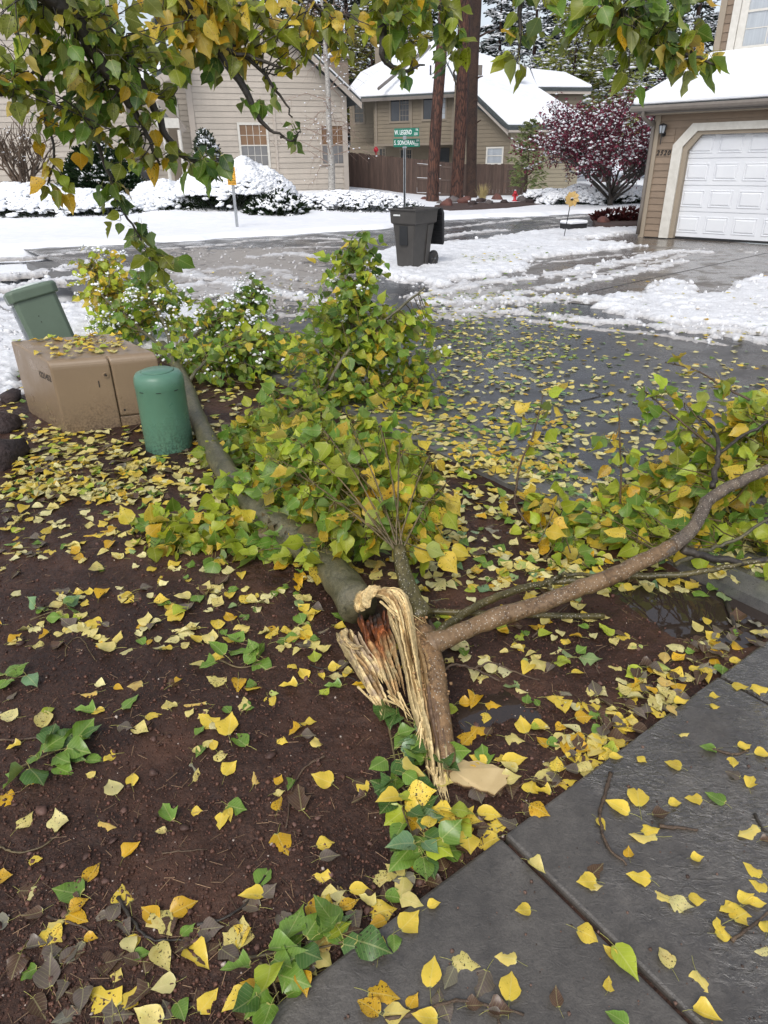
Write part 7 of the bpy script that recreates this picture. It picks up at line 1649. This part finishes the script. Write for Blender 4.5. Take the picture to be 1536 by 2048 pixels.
for px, py, l, c, a in HAND:
    a += rl.uniform(-8, 8); dx, dy = math.cos(math.radians(a))*l*.5, -math.sin(math.radians(a))*l*.5
    z = SLAB_Z if uv(*G(px, py, SLAB_Z)[:2])[0] < U_EDGE else .01
    p0, p1, p2 = G(px, py, z), G(px-dx, py-dy, z), G(px+dx, py+dy, z); d = (p2-p1)[:2]; L = float(np.linalg.norm(d))*.93; d = d/np.linalg.norm(d); L = min(max(L, .03), .085)
    LV.append((p0[0]-d[0]*L*.5, p0[1]-d[1]*L*.5, d[0], d[1], L, CC[c][0], CC[c][1], .003)); used_px.append((px, py))
NH = len(LV)
def field(n, x0, y0, x1, y1, w, size=(.034, .074), dens=None, pile=.004, poly=None):
    names = list(w); p = np.array([w[k] for k in names], float); p /= p.sum(); m_ = 0
    while m_ < n:
        x, y = rl.uniform(x0, x1), rl.uniform(y0, y1); m_ += 1
        if dens is not None and rl.random() > dens(x, y): continue
        g_ = G(x, y, 0.01); a = rl.uniform(0, 6.28); L = rl.uniform(*size)
        LV.append((g_[0], g_[1], math.cos(a), math.sin(a), L, names[rl.choice(len(names), p=p)], rl.uniform(.2, 1), rl.uniform(.002, pile)))
Wm = dict(yellow=2.6, pale=4, cream=2, gold=1, green=1.6, brown=.6, lime=.8, grey=.5); Wd = dict(yellow=3.4, pale=4.5, cream=2.5, gold=.7, green=1.2, lime=1.2, brown=1.2, grey=.6); Wr = dict(cream=5, pale=4, yellow=2.4, lime=1.2, green=1.8, blue=1.5, gold=.6, brown=.3)  # Wr: street mix paled to cream, wet sky reflection put into the colour
far_ = lambda x, y: .55+.45*math.sin(x*.011+y*.02)**2
field(560, 20, 850, 520, 1010, Wd, pile=.012, dens=lambda x, y: min(1, (1060-y)/130))
field(260, 0, 905, 330, 1000, Wd, pile=.02)
field(60, 40, 855, 200, 905, Wd, pile=.02)
field(230, 0, 960, 560, 1110, Wm)
field(120, 0, 1080, 640, 1300, Wm)
field(70, 120, 1180, 640, 1300, Wm)
field(36, 0, 1290, 720, 1560, Wm, (.03, .055))
field(46, 0, 1780, 640, 2048, dict(brown=3, grey=2, yellow=1.5), (.04, .06))
field(105, 560, 1100, 1180, 1330, Wm)
field(190, 640, 960, 1200, 1160, Wd)
field(70, 900, 1230, 1480, 1420, Wd)
field(75, 1000, 1330, 1400, 1500, Wd, dens=lambda x, y: 1.0 if abs(y-(1560-(x-1100)*.82)) < 120 else .15)
# drift of leaves against the slab edge
for i in range(190):
    t_ = rl.random()**.9; v_ = -2.4+2.3*t_; u_ = U_EDGE+abs(rl.normal())*.10+.012; x, y = xy(u_, v_); a = rl.uniform(0, 6.28)
    LV.append((x, y, math.cos(a), math.sin(a), rl.uniform(.04, .062), rl.choice(['brown', 'grey', 'yellow', 'gold', 'pale', 'brown']), rl.uniform(.2, 1), rl.uniform(.003, .016)))
# on the street and gutter
field(1050, 820, 760, 1536, 1180, Wr, (.045, .068), pile=.006)
field(500, 760, 800, 1150, 960, dict(pale=3, yellow=3, lime=2, green=2, gold=1), (.045, .068), pile=.012)
field(1100, 820, 640, 1536, 790, Wr, (.045, .065), dens=lambda x, y: (.25+.75*math.exp(-((x-960)/260)**2))*min(1, (y-600)/120))
field(800, 840, 585, 1160, 720, dict(lime=4, green=3, pale=4, blue=2, yellow=1), (.04, .062), pile=.01, dens=lambda x, y: math.exp(-((x-960)/190)**2))
field(220, 560, 560, 760, 700, dict(pale=3, lime=2, green=1), (.04, .06))
field(60, 1100, 560, 1536, 680, dict(gold=2, yellow=2, green=1, pale=2), (.045, .06))
field(40, 330, 540, 660, 640, dict(gold=2, yellow=2, green=1, pale=2), (.04, .06))
field(120, 920, 510, 1060, 540, dict(yellow=4, lime=5, green=2), (.05, .08), pile=.06, dens=lambda x, y: math.exp(-((x-960)/60)**2-((y-527)/9)**2))
field(26, 930, 500, 1240, 580, dict(green=3, lime=2), (.05, .07), pile=.02)
field(340, 380, 740, 800, 880, dict(pale=3, cream=2, yellow=2, green=2, lime=1, brown=1), pile=.01)
field(60, 0, 740, 130, 860, dict(yellow=3, pale=3, green=1), (.045, .065))
LV = [l for l in LV if True]
arr = np.array([[l[0], l[1], l[2], l[3], l[4], l[6], l[7]] for l in LV]); names = np.array([l[5] for l in LV]); n = len(LV); dull = np.isin(names, ['brown', 'grey']); arr[dull, 5] *= .3; arr[:, 5] = np.where(rl.random(n) < .45, arr[:, 5]*.3, arr[:, 5])
# keep clear of things standing on the ground
bx0 = np.array([bA[0], bA[1]]); 
def inbox(x, y, pad=0.0):
    q = np.linalg.solve(np.array([[fd[0], nd[0]], [fd[1], nd[1]]]), np.array([x-bA[0], y-bA[1]])); return (q[0] > -pad) & (q[0] < fw_+pad) & (q[1] > -pad) & (q[1] < dep+pad)
bad = inbox(arr[:, 0], arr[:, 1], .0) | (np.hypot(arr[:, 0]-pc[0], arr[:, 1]-pc[1]) < pr+.01)
hand = np.arange(n) < NH; keep = (~bad) & (arr[:, 1] > .3); arr, names, hand = arr[keep], names[keep], hand[keep]; n = len(arr)
u, v = uv(arr[:, 0], arr[:, 1]); onslab = (u < U_EDGE) & (v < 0)
keep = ~(onslab & ~hand & (rl.random(n) > .0)); arr, names, hand, onslab, u, v = [q[keep] for q in (arr, names, hand, onslab, u, v)]; n = len(arr)
z = surf(arr[:, 0]+arr[:, 2]*arr[:, 4]*.5, arr[:, 1]+arr[:, 3]*arr[:, 4]*.5)+arr[:, 6]+.0015
P = np.column_stack([arr[:, 0], arr[:, 1], z]); tiltf = np.where(onslab, .05, np.where(np.isin(names, ['brown', 'grey']), .07, .17))
nrm = np.column_stack([rl.normal(size=n)*tiltf, rl.normal(size=n)*tiltf, np.ones(n)]); tip = np.column_stack([arr[:, 2], arr[:, 3], rl.normal(size=n)*.05*np.where(onslab, .4, 1)+.02])
flip = rl.random(n) < .15
A = axes(tip, np.where(flip[:, None], -nrm, nrm)); L = arr[:, 4]
pxy, zz = proj(P); vis = (zz > .1) & (pxy[:, 0] > 0) & (pxy[:, 0] < 1536) & (pxy[:, 1] < 2060); size = np.where(vis, L/np.maximum(zz, .1), 0); size[hand] += .002
order = np.argsort(-size)[:300]; one = np.zeros(n, bool); one[order] = True
# words for each single leaf
cword = {'cream': 'cream coloured', 'yellow': 'yellow', 'pale': 'pale yellow', 'gold': 'deep golden', 'green': 'green', 'brown': 'brown', 'grey': 'greyish brown', 'lime': 'yellow green', 'blue': 'bluish green'}
jv = float(uv(*G(1005, 1686)[:2])[1]); tipg = np.array(G(886, 1575)[:2]); bkg = np.array(G(955, 1545)[:2])
LM = [('the splintered tip', tipg, .22), ('the loose slab of bark', bkg, .16), ('the torn base of the fallen tree', np.array(G(760, 1350)[:2]), .35), ('the big curved twig on the slab', np.array(G(1205, 1640)[:2]), .25), ('the curved twig on the mud', np.array(G(590, 1560)[:2]), .18), ('the leafy green sprig at the slab edge', np.array(G(600, 1930)[:2]), .17), ('the flat green sprig near the left edge', np.array(G(100, 1510)[:2]), .2), ('the green sprig under the splintered tip', np.array(G(800, 1640)[:2]), .2), ('the dark twig near the bottom leaves', np.array(G(290, 1840)[:2]), .14), ('the small puddle', np.array(G(980, 1415)[:2]), .2), ('the large limb', np.array(G(1080, 1280)[:2]), .3), ('the fallen trunk', np.array(G(560, 1130)[:2]), .45), ('the green pedestal', pc[:2], .45), ('the slab joint', np.array(G(1200, 1860)[:2]), .12)]
seen = {}
def leaf_label(i):
    x, y = P[i, 0]+A[i, 0, 1]*L[i]*.5, P[i, 1]+A[i, 1, 1]*L[i]*.5; cn = names[i]; w_ = 'large ' if L[i] > .068 else ('tiny ' if L[i] < .038 else ('small ' if L[i] < .05 else ''))
    sp_ = 'black spotted ' if arr[i, 5] > .6 and cn in ('yellow', 'pale', 'gold', 'green') else ''
    surf_ = 'wet concrete slab' if onslab[i] else ('kerb' if 0 <= v[i] < GUT_W else ('wet street' if v[i] >= GUT_W else 'dark red mud'))
    if onslab[i]: surf_ = 'near slab below the joint' if v[i] < jv else 'wet slab beyond the joint'
    ds = sorted([(float(np.hypot(x-q[0], y-q[1]))/r_, nm) for nm, q, r_ in LM]); near = ds[0]
    c0, c1 = pxy[i]; side = 'left' if x < [q[0] for nm, q, r_ in LM if nm == near[1]][0]-.02 else 'right'
    yq = [q[1] for nm, q, r_ in LM if nm == near[1]][0]; fr = 'beyond' if y > yq+.05 else ('this side of' if y < yq-.05 else 'beside')
    if near[0] < 1.6: return f"{w_}{sp_}{cword[cn]} leaf on the {surf_} just {side} and {fr} {near[1]}" if fr != 'beside' else f"{w_}{sp_}{cword[cn]} leaf on the {surf_} close {side} of {near[1]}"
    if (not onslab[i]) and abs(u[i]-U_EDGE) < .16: return f"{w_}{sp_}{cword[cn]} leaf on the mud against the slab edge"
    band = 'lower' if c1 > 1800 else ('middle' if c1 > 1450 else 'upper'); hz = 'left' if c0 < 250 else ('centre left' if c0 < 560 else ('centre' if c0 < 900 else ('centre right' if c0 < 1200 else 'far right')))
    return f"{w_}{sp_}{cword[cn]} leaf lying on the {surf_}, {band} {hz} of the foreground"
lab = {i: leaf_label(i) for i in np.where(one)[0]}
def trim(s_):
    w_ = s_.split()
    for kill in ('lying', 'just', 'and', 'close'):
        while len(w_) > 16 and kill in w_: w_.remove(kill)
    if len(w_) > 16:
        s2 = ' '.join(w_)
        for p_, q_ in ((' of the foreground', ''), ('black spotted', 'spotted'), (' on the dark red mud', ' on mud'), ('greyish brown', 'greyish'), ('near slab below the joint', 'near slab'), ('wet slab beyond the joint', 'far slab'), ('dark twig near the bottom leaves', 'dark bottom twig'), ('leafy green sprig at the slab edge', 'slab edge sprig'), ('flat green sprig near the left edge', 'left edge sprig'), ('green sprig under the splintered tip', 'sprig under the tip'), ('torn base of the fallen tree', 'torn base')):
            if len(s2.split()) > 16: s2 = s2.replace(p_, q_)
        w_ = s2.split()
    return ' '.join(w_[:16])
# where two would read alike, say which is nearer the viewer
from collections import defaultdict
ordw = ['nearest', 'second nearest', 'third nearest', 'fourth nearest', 'fifth nearest', 'sixth nearest', 'seventh nearest', 'eighth nearest', 'ninth nearest', 'tenth nearest', 'eleventh nearest', 'twelfth nearest']
lab = {i: trim(s_) for i, s_ in lab.items()}
for _ in range(2):
    grp = defaultdict(list)
    for i, s_ in lab.items(): grp[s_].append(i)
    for s_, ii in grp.items():
        if len(ii) > 1 and not s_.startswith(tuple(ordw)):
            ii.sort(key=lambda i: P[i, 1])
            for k, i in enumerate(ii): lab[i] = trim((ordw[k] if k < len(ordw) else 'far')+' '+s_)
        elif len(ii) > 1:
            ii.sort(key=lambda i: P[i, 0])
            for k, i in enumerate(ii): lab[i] = ' '.join((('left' if k == 0 else 'right')+'ward '+s_).split()[:16])
for i in np.where(one)[0]:
    cn = names[i]; me = lib_leaf(cn, bool(arr[i, 5] > .5), 'leaf_wet', int(rl.integers(0, 8)))
    o = bpy.data.objects.new('fallen_leaf', me); COLL.objects.link(o); Mx = np.eye(4); Mx[:3, :3] = A[i]*L[i]; Mx[:3, 3] = P[i]; o.matrix_world = Matrix(Mx.tolist())
    tag(o, lab[i], 'leaf', 'leaves fallen on the ground')
idx = np.where(~one)[0]; Vs, Fs, Us, Cs, Ss = [], [], [], [], []; base = 0
far = zz > 4.2
for T_, sel in ((TM, idx[~far[idx]]), (TS, idx[far[idx]])):
    for k in range(len(T_)):
        ii = sel[k::len(T_)]
        if not len(ii): continue
        V, Fc = scatter(T_[k][0], T_[k][1], A[ii]*L[ii][:, None, None], P[ii]); kq = len(T_[k][0]); U2 = np.tile(T_[k][2], (len(ii), 1)); U2[:, 2] = np.repeat(rl.random(len(ii)), kq)
        c = np.array([PALS[q] for q in names[ii]])*rl.uniform(.75, 1.15, (len(ii), 1)); Vs.append(V); Fs.append(Fc+base); Us.append(U2); Cs.append(np.repeat(c, kq, 0)); Ss.append(np.repeat(arr[ii, 5], kq)); base += len(V)
me = mesh('fallen_leaves', np.vstack(Vs), np.vstack(Fs), True); add_col(me, np.vstack(Cs)); add_vec(me, np.vstack(Us), 'lf'); add_float(me, np.concatenate(Ss), 'spot'); tag(new_obj('fallen_leaves', me, None, MAT['leaf_wet']), kind='stuff')
# leaves on the tan box top
boxl = defaultdict(list)
for i in range(74):
    fx, fy = (rl.beta(1.6, 1.5))*fw_, rl.uniform(.08, .98)*dep; q = T_box@Vector((fx, fy, 0)); zt_ = bH+.03*fy/dep*1.0+.006+rl.uniform(0, .012); a = rl.uniform(0, 6.28)
    cn = rl.choice(['yellow', 'gold', 'pale', 'yellow', 'pale', 'lime']); me = lib_leaf(cn, bool(rl.random() < .5), 'leaf_wet', int(rl.integers(0, 8))); o = bpy.data.objects.new('fallen_leaf', me); COLL.objects.link(o)
    A_ = axes(np.array([[math.cos(a), math.sin(a), .03]]), np.array([[rl.normal()*.15, rl.normal()*.15, 1.]]))[0]*rl.uniform(.045, .065); Mx = np.eye(4); Mx[:3, :3] = A_; Mx[:3, 3] = (q.x+bA[0], q.y+bA[1], zt_); o.matrix_world = Matrix(Mx.tolist())
    reg = ('left ' if fx < fw_*.33 else 'middle ' if fx < fw_*.66 else 'right ')+('front' if fy < dep*.4 else 'back')
    o['category'] = 'leaf'; o['group'] = 'leaves on the tan box'; boxl[f"{cword[cn]} leaf stuck wet to the {reg} of the tan box top"].append((fx, o))

for s_, l_ in boxl.items():
    l_.sort(key=lambda q_: q_[0])
    for k, (fx, o) in enumerate(l_): o['label'] = s_.replace(' stuck wet to the', ' on the') if len(l_) == 1 else (ordw[k].replace(' nearest', '').replace('nearest', 'first')+' '+s_.replace(' leaf stuck wet to the', ' leaf from left on the'))

# ================================================================== SPRIGS AND TWIGS ON THE GROUND
def sprig(name, label, pts, leaves, seed, w, size=.07, tw='twig', hang=.0, r0=.004):
    o = thing(name, label, 'sprig'); r = np.random.default_rng(seed); P_ = smooth_path(pts, 6); m = MB(); m.tube([tuple(p) for p in P_], list(np.linspace(r0, r0*.5, len(P_))), 6); m.obj('stem', MAT[tw], o, True)
    Ps, Ts, Ns, Ls = [], [], [], []
    for k in range(leaves):
        t_ = (k+.5)/leaves; i = min(int((.15+.85*t_)*(len(P_)-1)), len(P_)-2); d = P_[i+1]-P_[i]; d[2] = 0; d /= np.linalg.norm(d)+1e-9; side = np.array([-d[1], d[0], 0])*(1 if r.random() < .5 else -1)
        tip = d*r.uniform(-.5, 1.2)+side*r.uniform(.1, 1)+np.array([0, 0, r.uniform(-.12, .25)]); tip /= np.linalg.norm(tip); L_ = size*r.uniform(.7, 1.1)
        Ps.append(P_[i]+tip*L_*r.uniform(.25, .8)+np.array([0, 0, r.uniform(.0, .03)])); Ts.append(tip); Ns.append(np.array([0, 0, 1.])+r.normal(size=3)*.45); Ls.append(L_)
    c, cn = pal(r, leaves, **w); put_leaves(o, np.array(Ps), np.array(Ts), np.array(Ns), np.array(Ls), cn, c, r, 'leaf_wet', 300); return o
def gl(L_, z=.03): return [np.array(G(x, y, z)) for x, y in L_]
SG = dict(green=4, deep=3, lime=.8, blue=1)
sprig('leafy_sprig', 'leafy green sprig lying at the slab edge near the bottom of the view', gl([(470, 1920), (560, 1905), (640, 1895), (700, 1880)], .02)[:], 15, 1, SG, .078)
sprig('leafy_sprig', 'second green sprig hanging over the near slab corner below the first', gl([(520, 1925), (545, 1960), (560, 2010)], .025), 9, 2, SG, .07)
sprig('leafy_sprig', 'dense green sprig directly below the splintered tip', gl([(775, 1440), (790, 1520), (800, 1600), (830, 1680), (860, 1720)], .03), 34, 3, dict(green=4, deep=4, blue=1, lime=.6, yellow=.5), .072)
sprig('leafy_sprig', 'dark green sprig tucked under the left prong of the torn base', gl([(740, 1400), (800, 1430), (850, 1490), (880, 1560)], .02), 22, 4, dict(green=4, deep=4), .07)
sprig('leafy_sprig', 'yellow and green leaves on a sprig right of the lower green sprig', gl([(800, 1570), (840, 1610), (880, 1640), (960, 1650)], .025), 14, 5, dict(green=2, yellow=4, lime=2), .07)
sprig('leafy_sprig', 'flat green sprig near the left edge on bare mud', gl([(20, 1545), (70, 1520), (105, 1505), (150, 1490)], .02), 13, 6, dict(green=5, deep=2), .08)
sprig('leafy_sprig', 'small grey green sprig on mud left of the trunk', gl([(60, 1240), (100, 1225), (140, 1215)], .02), 7, 7, dict(blue=3, green=2), .07)
sprig('leafy_sprig', 'pair of green leaves on a twig at the left edge above the flat sprig', gl([(-20, 1370), (20, 1358), (60, 1350)], .02), 5, 8, dict(blue=2, green=3), .075)
sprig('leafy_sprig', 'green leaves on a sprig below the trunk and left of the torn base', gl([(440, 1320), (480, 1335), (530, 1325)], .02), 6, 9, dict(green=4, yellow=1), .07)
q = [np.array(B(1090, 1262, 2.1)), np.array(B(1085, 1290, 2.05)), np.array(B(1080, 1320, 2.0))]
gq = Grow(5); o_ = thing('leafy_sprig', 'green sprig hanging down from the thick limb above the mud', 'sprig'); gq.twig(np.array(B(1075, 1215, 2.28)), np.array(B(1085, 1290, 2.15)), 0, .003, .002, .078, dict(green=3, lime=4), .6, .012, 1.2); gq.finish(o_, MAT['twig'], 'leaf_tree')
TW = [([(1222, 1545), (1210, 1590), (1200, 1630), (1215, 1690), (1255, 1730)], .0055, 'curved knobbly twig lying across the wet slab', 'twig_brown'),
      ([(1320, 1652), (1360, 1655), (1398, 1660)], .005, 'short straight twig on the slab right of the big curved one', 'twig_brown'),
      ([(1425, 1498), (1470, 1508), (1498, 1498)], .004, 'forked little twig far up the slab', 'twig_brown'), ([(1510, 1628), (1525, 1655), (1545, 1670)], .004, 'dark twig at the right edge of the slab', 'bark_dark'),
      ([(1465, 1880), (1505, 1850), (1540, 1820)], .004, 'tan twig among yellow leaves on the slab', 'twig_brown'),
      ([(0, 1690), (30, 1700), (80, 1695), (122, 1668)], .003, 'pale curved twig on mud at the left edge', 'twig'),
      ([(650, 1508), (610, 1530), (585, 1570), (572, 1650)], .0032, 'long curved twig upright on the mud below the trunk', 'twig_brown'),
      ([(235, 1790), (265, 1840), (300, 1875), (370, 1880)], .0045, 'dark bent twig between yellow leaves at bottom left', 'bark_dark'),
      ([(395, 1848), (450, 1835), (495, 1800), (530, 1750)], .004, 'dark twig leading to a single green leaf', 'bark_dark'),
      ([(325, 1706), (365, 1700), (415, 1695)], .0022, 'thin straight twig alone on the mud', 'twig_brown'), ([(95, 1832), (160, 1850), (195, 1865)], .003, 'twig left of the dark bent twig', 'twig_brown'),
      ([(770, 2040), (850, 2020), (930, 2000), (1050, 2030)], .0045, 'twig crossing the near slab at the bottom edge', 'twig_brown'), ([(1000, 2048), (990, 2020), (960, 2005)], .003, 'side twig at the bottom edge of the slab', 'twig_brown'),
      ([(0, 1480), (50, 1477), (110, 1470), (180, 1475)], .003, 'thin twig above the flat green sprig', 'twig_brown'), ([(130, 1310), (135, 1290), (160, 1275), (190, 1320)], .002, 'hair thin bent stalk on upper mud', 'twig'),
      ([(1065, 1270), (1150, 1200), (1160, 1280), (1200, 1340)], .003, 'bent twig on mud under the limb', 'twig_brown'), ([(1195, 1330), (1190, 1300), (1215, 1285)], .003, 'hooked twig on mud near the puddle', 'twig_brown'),
      ([(110, 925), (200, 905), (280, 850), (296, 838)], .006, 'long twig leaning up past the foot of the pedestal', 'twig_brown'), ([(1455, 1200), (1475, 1260)], .010, 'short dark stub standing in the large puddle', 'bark_dark'),
      ([(1160, 800), (1200, 790), (1190, 782)], .004, 'dark twig floating on the wet street', 'bark_dark'), ([(620, 1330), (700, 1355), (740, 1380)], .003, 'dark twig left of the torn base', 'bark_dark')]
for pts, r, lb_, mt in TW:
    onS = uv(*G(pts[0][0], pts[0][1], SLAB_Z)[:2])[0] < U_EDGE; P_ = smooth_path(gl(pts, SLAB_Z+r+.001 if onS else .012), 5); rr_ = np.random.default_rng(len(lb_)); P_ = [p+np.append(rr_.normal(size=2)*.0012, 0) for p in P_]
    for p in P_: p[2] = float(surf(p[0], p[1]))+r
    m = MB(); m.tube([tuple(p) for p in P_], [r*(1-.5*k/len(P_))*(1+(.35 if k % 3 == 0 else 0)) for k in range(len(P_))], 6); tag(m.obj('twig', MAT[mt], None, True), lb_, 'twig', 'twigs lying on the ground')
# fine litter of stalks and bits on the mud
n = 1500; d = np.array([G(a, b)[:2] for a, b in zip(rl.uniform(0, 1500, n), rl.uniform(880, 2048, n))]); uu, vv = uv(d[:, 0], d[:, 1]); d = d[(uu > U_EDGE+.02) & (vv < 0)]; n = len(d)
a = rl.uniform(0, 6.28, n); ln = rl.uniform(.008, .045, n); zc = mud_z(d[:, 0], d[:, 1])+.004; stV = np.array([(-.5, -.5, 0), (.5, -.5, 0), (.5, .5, 0), (-.5, .5, 0), (-.5, 0, .7), (.5, 0, .7)]); stF = np.array([(0, 1, 5), (0, 5, 4), (2, 3, 4), (2, 4, 5)])
Ms = np.zeros((n, 3, 3)); Ms[:, 0, 0] = np.cos(a)*ln; Ms[:, 1, 0] = np.sin(a)*ln; Ms[:, 0, 1] = -np.sin(a)*.0016; Ms[:, 1, 1] = np.cos(a)*.0016; Ms[:, 2, 2] = .0014; Ms[:, 2, 0] = rl.normal(size=n)*.002
V, Fc = scatter(stV, stF, Ms, np.column_stack([d, zc])); me = mesh('stalk_litter', V, Fc); add_col(me, np.repeat(np.array([.22, .14, .08])*rl.uniform(.3, 1.8, (n, 1)), 6, 0)); tag(new_obj('stalk_litter', me, None, MAT['stone']), kind='stuff')

n = 420; d = np.array([G(a, b)[:2] for a, b in zip(rl.uniform(0, 1500, n), rl.uniform(900, 2048, n))]); uu, vv = uv(d[:, 0], d[:, 1]); d = d[(uu > U_EDGE+.03) & (vv < -.05)]; n = len(d)
iv, if_ = rock_tmpl(12, 1, .25); s_ = np.clip(rl.lognormal(math.log(.006), .45, n), .003, .016)
V, Fc = scatter(iv, if_, rand_yaw(n, rl)@np.diag([1.5, 1.0, .5])*s_[:, None, None], np.column_stack([d, mud_z(d[:, 0], d[:, 1])+s_*.25])); me = mesh('pebbles', V, Fc)
add_col(me, np.repeat(np.array([.12, .065, .05])*rl.uniform(.4, 1.7, (n, 1)), len(iv), 0)); tag(new_obj('pebbles', me, None, MAT['stone']), kind='stuff')
n = 260; d = np.array([G(a, b, SLAB_Z)[:2] for a, b in zip(rl.uniform(600, 1536, n), rl.uniform(1350, 2048, n))]); uu, vv = uv(d[:, 0], d[:, 1]); d = d[(uu < U_EDGE-.02)]; n = len(d); s_ = np.clip(rl.lognormal(math.log(.0022), .5, n), .001, .007)
V, Fc = scatter(octV, octF, rand_rot(n, rl)*s_[:, None, None], np.column_stack([d, np.full(n, SLAB_Z+.001)])); me = mesh('slab_grit', V, Fc); add_col(me, np.repeat(np.array([.10, .06, .045])*rl.uniform(.4, 2.2, (n, 1)), 6, 0)); tag(new_obj('slab_grit', me, None, MAT['stone']), kind='stuff')
